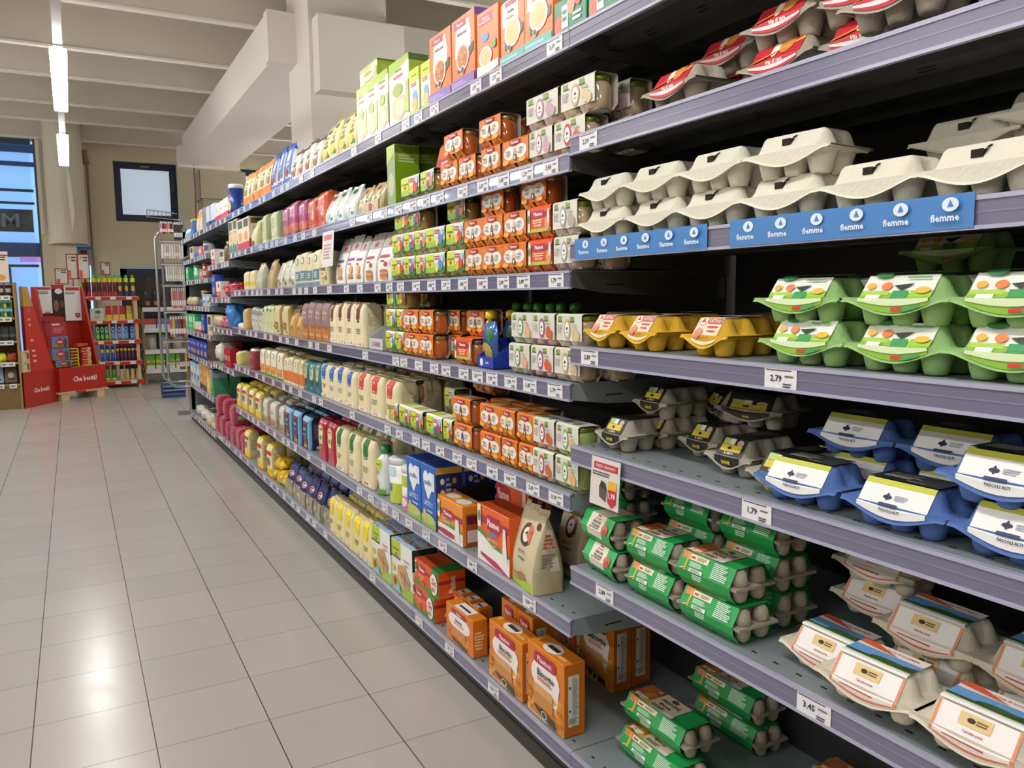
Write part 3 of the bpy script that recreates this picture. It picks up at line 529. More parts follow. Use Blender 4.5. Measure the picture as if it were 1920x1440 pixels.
 'orangebag': BG('ddd2b0', [(.1, .5, 'd8732c')], None, extra=[('e', 0, .82, .5, .1, '3a7a54'), ('e', 0, .82, .4, .08, 'e2ded0'), ('r', -1, 0, 1, .1, 'e8dcc0'), ('r', .2, .02, .6, .09, '2f8a40')], sidecol='c0a05c', topcol='c2b48c'),
 'teal': BG('217078', [], None, extra=[('r', -.5, .5, .5, .94, 'ccc690'), ('e', 0, .5, .5, .09, 'ccc690'), ('l', -.3, .56, .3, .86, 4, '4a6a50'), ('r', -.3, .26, .3, .42, '6a4030'), ('t', 'BIO', 0, .14, .06, .5, 'a8d0cc')], topcol='1c5c64'),
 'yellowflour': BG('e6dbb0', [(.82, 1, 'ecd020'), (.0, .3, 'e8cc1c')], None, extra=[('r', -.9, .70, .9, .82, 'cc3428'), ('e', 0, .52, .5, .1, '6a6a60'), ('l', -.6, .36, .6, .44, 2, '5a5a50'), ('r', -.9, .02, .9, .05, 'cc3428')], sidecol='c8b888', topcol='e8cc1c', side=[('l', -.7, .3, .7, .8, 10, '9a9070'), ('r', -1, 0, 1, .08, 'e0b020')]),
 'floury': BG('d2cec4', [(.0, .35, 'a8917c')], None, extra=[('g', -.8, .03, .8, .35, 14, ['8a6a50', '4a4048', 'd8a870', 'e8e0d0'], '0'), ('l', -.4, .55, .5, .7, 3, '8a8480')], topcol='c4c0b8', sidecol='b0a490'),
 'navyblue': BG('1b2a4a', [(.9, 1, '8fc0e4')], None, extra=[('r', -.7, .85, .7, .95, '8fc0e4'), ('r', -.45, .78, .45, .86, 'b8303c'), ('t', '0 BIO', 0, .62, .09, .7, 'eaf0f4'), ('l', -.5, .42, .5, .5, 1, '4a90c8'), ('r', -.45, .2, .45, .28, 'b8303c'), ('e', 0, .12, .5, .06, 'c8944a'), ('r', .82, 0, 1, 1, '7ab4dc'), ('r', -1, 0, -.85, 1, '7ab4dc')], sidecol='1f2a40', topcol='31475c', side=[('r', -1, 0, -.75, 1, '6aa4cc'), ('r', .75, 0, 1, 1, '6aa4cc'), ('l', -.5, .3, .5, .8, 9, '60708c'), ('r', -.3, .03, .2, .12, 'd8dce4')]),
 'redbag': BG('b01e2c', [], None, extra=[('e', 0, .72, .55, .16, 'e8dc9c'), ('r', -.4, .40, .4, .7, 'e8dc9c'), ('t', 'FARINA', 0, .76, .05, .6, 'b01e2c'), ('e', 0, .56, .25, .06, '6a8a50'), ('t', 'Y Y', 0, .3, .08, .5, 'e0c050')], topcol='981826', sidecol='a01828'),
 'pinkwrap': BG('b04860', [], None, extra=[('g', -.9, .05, .9, .95, 22, ['d8a0ac', 'c06c80', 'e4bcc4'], '0')], side=[('r', -.5, .25, .4, .45, '8aa860')], topcol='c4687c', sidecol='a8344e'),
 'navypasta': BG('1c2660', [(.0, .52, '9a907c')], None, extra=[('e', 0, .72, .6, .09, 'e4e0e0'), ('e', 0, .72, .52, .07, 'b8303c'), ('t', 'Barilla', 0, .72, .05, .4, 'ffffff'), ('e', -.4, .3, .3, .1, 'b5ab60'), ('g', -.9, .05, .9, .48, 16, ['b8ae98', '7a705c', 'a89c80', 'c8b040', 'd8d0bc'], '0')], topcol='1a2250'),
 'yellowlump': dict(base='e4bc14', rough=.3), 'whitelump': dict(base='d6d2c4', rough=.35), 'redlump': dict(base='b01c34', rough=.3), 'darklump': dict(base='2a2420', rough=.4), 'creamlump': dict(base='cdbb90', rough=.4), 'bluelump': dict(base='2a7ac8', rough=.3), 'pinklump': dict(base='c8607a', rough=.35),
 'biscottini': dict(base='e9ece4', topcol='a9c4dc', front=[('p', [(-1, 0), (1, 0), (1, .22), (0, .32), (-1, .3)], 'a3c23c'), ('r', -1, .68, -.1, 1, 'b4cc28'), ('t', 'Crescendo', -.55, .84, .06, .42, '2c4a18'), ('e', -.5, .74, .14, .03, 'c8403a'), ('r', -1, .66, -.1, .70, '3a6a28'), ('t', 'Biscottini', .5, .72, .05, .4, 'c03a54'), ('t', 'Solubili', .5, .64, .05, .35, 'c03a54'), ('p', [(-.5, .25), (-.35, .55), (.3, .62), (.85, .34), (.6, .2), (.1, .14)], 'c89a5c'), ('p', [(-.1, .48), (.75, .32), (.8, .26), (-.1, .40)], 'a87440'), ('p', [(-.4, .5), (.2, .18), (.15, .12), (-.5, .42)], 'e0bc84'), ('p', [(.4, .5), (.3, .2), (.25, .2), (.33, .5)], '5a8ac8'), ('e', -.78, .45, .14, .08, 'e8c84a'), ('e', -.7, .2, .12, .08, 'c8303a'), ('p', [(-.9, .05), (0, .02), (-.2, .2)], '8ab4d8')], top=[('r', -1, 0, 1, .4, 'b8d0e4'), ('g', -.9, .1, .9, .9, 10, ['c89a5c', 'c8303a', '5a8ac8'], '0')], side=[('r', -1, .6, 1, 1, '203c34')]),
 'orangegreen': dict(base='e2581a', topcol='b8481c', sidecol='dd5a1e', front=[('p', [(-1, 0), (-1, .35), (-.6, .12), (-.2, .10), (.3, .18), (.45, 1), (1, 1), (1, 0)], '3f8f3a'), ('r', -1, .60, .45, .72, 'a81c38'), ('r', -.6, .55, -.1, .84, 'b3203f'), ('t', 'Plasmon', -.35, .70, .14, .22, 'ffffff'), ('t', 'BISCOTTO', -.4, .44, .09, .26, 'f8c8a0'), ('t', 'Adulto', -.4, .33, .07, .2, 'f8c8a0'), ('r', -.55, .08, -.15, .26, 'b8682c'), ('r', -.92, .5, -.78, .95, 'f0ead8'), ('e', -.85, .72, .09, .16, '3f8f50')] + ring(.68, .48, .27, .40, 'f4efe9', 'f6f2ee', .1) + [('e', .52, .6, .12, .16, 'f6f2ee'), ('e', .84, .35, .12, .16, 'f6f2ee'), ('t', '-30%', .68, .52, .20, .2, 'b01e3c'), ('l', .52, .2, .84, .38, 2, 'b01e3c'), ('l', .55, .64, .82, .72, 1, 'b01e3c')], side=[('r', -1, .55, 1, .68, 'a81c38'), ('v', 'Plasmon', 0, .5, .26, .6, 'f8e0d0')], top=[('r', .3, 0, 1, 1, '35702c'), ('l', -.8, .3, .2, .6, 2, '8c2a18')]),
 'biscotto': dict(base='dc7c1e', sidecol='c2690f', topcol='e2861c', front=[('r', -1, 0, 1, .45, 'd88a34'), ('g', -.98, .05, .98, .44, 46, ['e2a040', 'd27c22', 'c96f1c', 'ecb458'], '0'), ('e', 0, .62, .78, .24, 'f4efec'), ('r', .3, .30, .62, .6, 'f4efec'), ('p', [(.62, .6), (.78, .62), (.66, .34), (.55, .32)], 'f4efec'), ('r', -.5, .77, .5, .93, 'b3203f'), ('e', -.5, .85, .1, .08, 'b3203f'), ('e', .5, .85, .1, .08, 'b3203f'), ('t', 'Plasmon', 0, .85, .085, .44, 'fdf3f0'), ('t', 'Biscotto', .06, .66, .10, .58, '25302a'), ('l', -.4, .54, .55, .60, 2, 'd87a5a'), ('p', [(-.62, .22), (-.6, .46), (.42, .46), (.48, .24), (.4, .18), (-.5, .17)], 'c98a44'), ('p', [(-.6, .36), (-.6, .47), (.42, .47), (.46, .36)], 'dca763'), ('p', [(-.6, .17), (.6, .12), (.62, .02), (-.4, .10)][::1], '2c3f35'), ('e', 0, .10, .16, .055, 'e8e6da'), ('e', 0, .10, .12, .042, '2c3f35'), ('l', -.9, .015, .9, .045, 1, 'f4dcc0')], side=[('r', -.62, .14, .42, .84, 'cfcdc4'), ('r', -.62, .14, -.28, .84, 'dddcd6'), ('l', -.2, .3, .38, .8, 22, '9a9a92'), ('e', -.48, .68, .08, .02, '2c2c2c'), ('e', -.48, .36, .08, .02, '2c2c2c'), ('l', -.55, .18, .3, .26, 3, '8a8a84')], top=[('e', -.05, .45, .42, .36, 'f4efea'), ('r', -.3, .36, .25, .58, '2f3a34'), ('l', .4, .2, .8, .35, 2, 'f4d4a8'), ('e', -.8, .5, .1, .2, 'eab050')]),
 'biscotto_s': dict(base='dc7c1e', sidecol='d3761a', topcol='e07f1e', front=[('g', -.9, .05, .9, .4, 18, ['e2a040', 'd27c22', 'c96f1c'], '0'), ('e', 0, .64, .8, .24, 'f4efec'), ('r', -.55, .82, .55, .95, 'b3203f'), ('t', 'Plasmon', 0, .885, .07, .48, 'fdf3f0'), ('t', 'Biscotto', 0, .68, .09, .62, '25302a'), ('l', -.4, .56, .5, .62, 1, 'd87a5a'), ('p', [(-.6, .2), (-.6, .46), (.5, .46), (.5, .2)], 'c98a44'), ('p', [(-.6, .15), (.6, .10), (.6, .04), (-.4, .08)], '2c3f35')], side=[('l', -.7, .2, .6, .7, 6, 'f0c898'), ('e', -.7, .55, .08, .03, 'f4dcc0'), ('e', -.7, .35, .08, .03, 'f4dcc0')], top=[('r', -.5, .1, .5, .9, 'f4efea'), ('l', -.4, .3, .4, .6, 1, '3a3a34')]),
 'heartbox': dict(base='1f63c4', sidecol='1d2f6e', topcol='2450a8', front=[('e', -.32, .78, .36, .12, 'eef2f6'), ('e', .32, .78, .36, .12, 'eef2f6'), ('p', [(-.66, .76), (.66, .76), (.5, .62), (0, .44), (-.5, .62)], 'eef2f6'), ('t', 'mellin', 0, .72, .09, .55, '2a5cae'), ('t', 'LATTE 2', 0, .38, .08, .6, 'd8e6f6'), ('r', -1, 0, 1, .16, '8fb04a'), ('e', 0, .14, .9, .08, 'b8c86a'), ('e', -.5, .16, .22, .12, 'd9b070'), ('l', -.2, .24, .7, .3, 1, 'a8c8ec'), ('r', .55, .62, .95, .9, 'dfe8f4')], side=[('r', -1, .9, 1, 1, 'c89a3a'), ('e', -.5, .78, .16, .05, 'd8d4c8'), ('e', -.5, .6, .16, .05, 'd8d4c8'), ('e', -.5, .42, .16, .05, 'd8d4c8'), ('e', .4, .78, .16, .05, 'c89a3a'), ('e', .4, .6, .16, .05, 'c89a3a'), ('l', -.25, .35, .2, .85, 6, '8a98c8')]),
 'jarbox': dict(base='e9902a', sidecol='e08a2c', topcol='ef9a2c', front=[('r', -1, 0, 1, .30, 'f0ece6'), ('p', [(-1, .30), (-.4, .36), (.3, .42), (1, .36), (1, .30)], '6a9a30'), ('e', -.2, .12, .8, .08, 'b02a58'), ('r', -1, .56, 1, .70, 'a81c48'), ('r', -.45, .52, .25, .74, 'b3203f'), ('t', 'Plasmon', -.1, .635, .11, .3, 'ffffff'), ('r', -.3, .46, .1, .50, '3a8ad8'), ('t', 'BISCOTTO', -.1, .41, .05, .3, 'f8e4c0'), ('p', [(.45, .1), (.52, .62), (.75, .62), (.85, .1)], 'e6e6e2'), ('r', -.9, .45, -.7, .9, 'f4f0e0'), ('e', -.8, .7, .09, .12, '4f9a50')], side=[('r', -.7, .0, .7, .8, '9a5a34'), ('r', -.6, .55, .6, .75, '6a2030'), ('r', -.6, .1, .6, .4, 'd8d0c8')], top=[('e', -.45, .5, .35, .3, 'e8e6e0'), ('e', .45, .4, .35, .3, 'e8e6e0'), ('e', .45, .8, .3, .12, 'e8e6e0')]),
 'milkbox': dict(base='e9641c', sidecol='d4581a', topcol='b8481c', front=[('p', [(-1, 0), (1, 0), (1, .30), (0, .34), (-.6, .46), (-1, .5)], 'f1eeea'), ('p', [(-1, .5), (-.6, .46), (0, .34), (1, .30), (1, .36), (0, .42), (-.6, .55), (-1, .56)], '4f8a38'), ('p', [(-.8, .16), (.2, .12), (.9, .01), (.9, .0), (.0, .02), (-.8, .10)], 'c0245c'), ('r', -1, .70, 1, .82, 'a81c48'), ('r', -.35, .62, .45, .88, 'b3203f'), ('t', 'Plasmon', .05, .75, .13, .36, 'ffffff'), ('r', -.2, .54, .25, .60, '3a8ad8'), ('t', 'BISCOTTO', .0, .46, .06, .36, 'f8d8b8'), ('t', '3 Cereali', .0, .39, .05, .3, 'f8d8b8'), ('p', [(.62, .22), (.68, .78), (.82, .78), (.92, .22)], 'eae8e4'), ('r', -.93, .6, -.72, 1, 'f4f0e0'), ('e', -.82, .8, .09, .1, '4f9a50')]),
 'bigorange': dict(base='d8581a', sidecol='d05a1a', topcol='b84818', front=[('p', [(-1, .55), (-.1, .42), (-.1, .75), (-1, .9)], 'a81c38'), ('t', 'Plasmon', -.55, .66, .14, .36, 'f8d8c8'), ('r', .1, .5, .35, .58, '3a8ad8'), ('l', .0, .2, .5, .4, 2, 'f0b080'), ('p', [(.62, .0), (.66, .8), (.85, .8), (.9, .0)], 'd8d4cc'), ('r', .9, .2, 1, .5, 'a81c38')], side=[('r', -.6, 0, .4, 1, '8c1c2c'), ('v', 'Plasmon', -.1, .5, .3, .7, 'e8b0a8')]),
 'legumebag': BG('cfc3a0', [(.0, .12, 'a8c832')], None, extra=[('e', .0, .70, .42, .15, '4a2c34'), ('p', [(0, .7), (0, .86), (.42, .8), (.42, .6)], 'd87048'), ('e', 0, .70, .26, .095, 'eeeae0'), ('p', [(-.15, .70), (0, .75), (.15, .70), (0, .71)], '222222'), ('e', .7, .86, .14, .05, '5a2c34'), ('t', 'BISCOTTI', 0, .48, .04, .6, '4a4234'), ('t', 'DI FARRO', .1, .40, .04, .6, '4a4234'), ('e', .1, .16, .3, .05, 'b08058'), ('e', -.4, .12, .3, .04, 'c09468')], side=[('p', [(-.8, .3), (-.6, .85), (.6, .85), (.7, .3)], 'cfc6b4'), ('l', -.6, .6, .6, .8, 4, 'b8442c'), ('l', -.6, .35, .6, .55, 5, '8a8070')], sidecol='b5a988', topcol='bdb08c'),
 'milkbottle': dict(base='e4e9ea', cap='1f8a4a', front=[('r', -.6, .52, .6, .74, 'c6dc28'), ('t', 'Crescendo', 0, .64, .04, .45, '2c5a1c'), ('l', -.4, .42, .4, .50, 2, 'b84a5a'), ('r', -1, .02, 1, .12, '6aa83a'), ('e', 0, .22, .25, .09, 'c8843a'), ('e', 0, .14, .2, .06, '2a6ac0')]),
 'milktin': dict(base='e9ecea', cap='d8e0e4', front=[('r', -1, .02, 1, .45, 'c4d64a'), ('e', -.1, .35, .3, .10, '2a7ac8'), ('l', -.4, .1, .5, .25, 2, '6a9a3a'), ('r', -.3, .6, .5, .82, 'c8e0ee')]),
 'milktin2': dict(base='eceee6', cap='e4e6e2', front=[('r', -.5, .55, .6, .80, 'b8d030'), ('r', -1, .02, 1, .34, 'd878a8'), ('e', .1, .2, .3, .1, 'f0e0ea'), ('l', -.5, .36, .5, .46, 2, '6a8a3a')]),
 'pouchfood': dict(base='3a6aa8', cap='e4c81c', front=[('e', -.2, .72, .5, .12, '2a4ab0'), ('e', .4, .70, .4, .16, '2f7a4a'), ('e', 0, .28, .75, .24, 'c8a860'), ('r', -.6, .1, .6, .45, 'c8a860'), ('e', 0, .1, .5, .07, 'c85a4a')]),
 'greenpouch': dict(base='c07a4a', cap='3fa02c', front=[('e', 0, .6, .8, .2, 'd98a4a'), ('e', 0, .3, .6, .2, '9a9a90')]),
 'bluetray': dict(base='1f3aa8', front=[('e', -.5, .5, .2, .35, 'eef0f6'), ('t', 'mellin', .2, .5, .2, .3, 'e8ecf8')], side=[('e', .5, .55, .3, .5, 'd8d4c8'), ('t', 'mellin', .5, .55, .22, .2, '1f2a60')]),
 'cookiebag': BG('d8652a', [(.55, .72, 'b3203f')], None, extra=[('t', 'Plasmon', 0, .63, .08, .6, 'f8e8e0'), ('r', -.5, .3, .5, .52, 'eceae4'), ('g', -.7, .05, .7, .3, 10, ['c89050', 'a85c2c'], '0')], topcol='c8581c'),
 'chocobox': dict(base='2a2220', front=[('r', -.5, .2, .5, .7, '6a5a48'), ('l', -.5, .75, .5, .85, 1, 'a89878')]), 'mouldbox': dict(base='6a564a', front=[('r', -.7, .1, .7, .9, '2c2420'), ('l', -.4, .3, .4, .6, 2, '7a6a58')]),
 'bluechoc': dict(base='244ca8', front=[('l', -.5, .7, .5, .85, 2, 'dde6f4'), ('e', 0, .3, .6, .16, 'c8a070'), ('r', -1, 0, 1, .12, '142c70')]), 'greenpack': dict(base='3fae70', front=[('r', -.5, .5, .5, .85, 'd8eee0'), ('l', -.5, .2, .5, .4, 2, 'e8f4ea')]),
 'whiteredbox': dict(base='e8e2da', front=[('e', .2, .72, .4, .14, 'c82c3c'), ('r', -1, 0, 1, .35, 'cf3a3a'), ('l', -.6, .1, .6, .28, 2, 'f0d8d0')]), 'redbox': dict(base='a81a30', front=[('t', 'CIOCK', 0, .5, .3, .8, 'e8c8c8')]), 'navybox': dict(base='1c2c66'), 'greybox2': dict(base='70767c'),
 'greenbig': dict(base='3a8f64', sidecol='3a8a60', front=[('r', -1, .3, -.2, 1, 'c8b49c'), ('r', -.2, .7, 1, 1, '6a80a8')], side=[('r', -1, .72, 1, .9, '8a94b0'), ('p', [(.1, .2), (.0, .9), (.2, .9)], '16241c')]),
 'cookieblue': dict(base='9cc4e0', front=[('e', 0, .6, .7, .2, 'e8e4dc'), ('e', 0, .4, .4, .12, '6a4430'), ('r', -1, 0, 1, .15, 'd8c4a0')]), 'cookietan': dict(base='c89458', front=[('e', 0, .5, .7, .2, 'e8d4b0'), ('r', -1, 0, 1, .2, '28306a'), ('e', 0, .5, .4, .12, 'a86c38')]), 'cookieyellow': dict(base='dcb84a', front=[('e', 0, .4, .7, .2, 'f0dca0'), ('p', [(-1, .9), (1, .6), (1, 1), (-1, 1)], 'b8845a')]),
 'tinjar': dict(base='b8bcc0', cap='3a4048', front=[('r', -1, .3, 1, .7, '5a6670'), ('e', 0, .5, .3, .1, 'e8e8e8')]), 'greenjar': dict(base='5ab07a', cap='7a8a60', front=[('r', -.8, .3, .8, .6, 'd8ead8')]), 'redjar': dict(base='8a4440', cap='8a1c2c', front=[('r', -.8, .2, .8, .5, 'c8b8b0')]), 'whitetub': dict(base='e0dcd4', cap='c8c4bc'), 'goldjar': dict(base='6a4a28', cap='c8a050'), 'pinkbox': dict(base='d8707a', front=[('r', -.6, .3, .6, .7, 'f0c8cc')]), 'creambox': dict(base='ddd0b4', front=[('r', -.7, .5, .7, .9, '3a3630'), ('l', -.5, .2, .5, .4, 2, 'a89070')]), 'bluebox': dict(base='2f6ad0'), 'butter': BG('d6c578', [], None, extra=[('l', -.6, .3, .6, .7, 4, 'a8924a')], topcol='dccf90', sidecol='cdbb6c'),
 'capri': BG('e6e1d4', [(.0, .3, 'e0bc20')], None), 'choctray': dict(base='5c4442', frontcut=.9),
}
def squeeze(p, f, lim):
    """slides the printed shapes of the front flap up or down"""
    p = list(p); g = lambda v: v*f if v < lim else v
    if p[0] in 'rl': p[2], p[4] = g(p[2]), g(p[4])
    elif p[0] == 't': p[3] = g(p[3])
    elif p[0] == 'e': p[4] *= min(1, f); p[2] = g(p[2])
    elif p[0] == 'p': p[1] = [(a, g(b)) for a, b in p[1]]
    return tuple(p)
for k_, f_ in (('yellow_carton', .70), ('black_carton', .70), ('blue_carton', 1.09), ('orange_carton', 1.08), ('green_carton', .95)):
    ST[k_]['label'] = [squeeze(p_, f_, .535) for p_ in ST[k_]['label']]
ST['yellow_carton']['label'][0] = ('r', -1, .02, 1, .98, 'ead9bd')
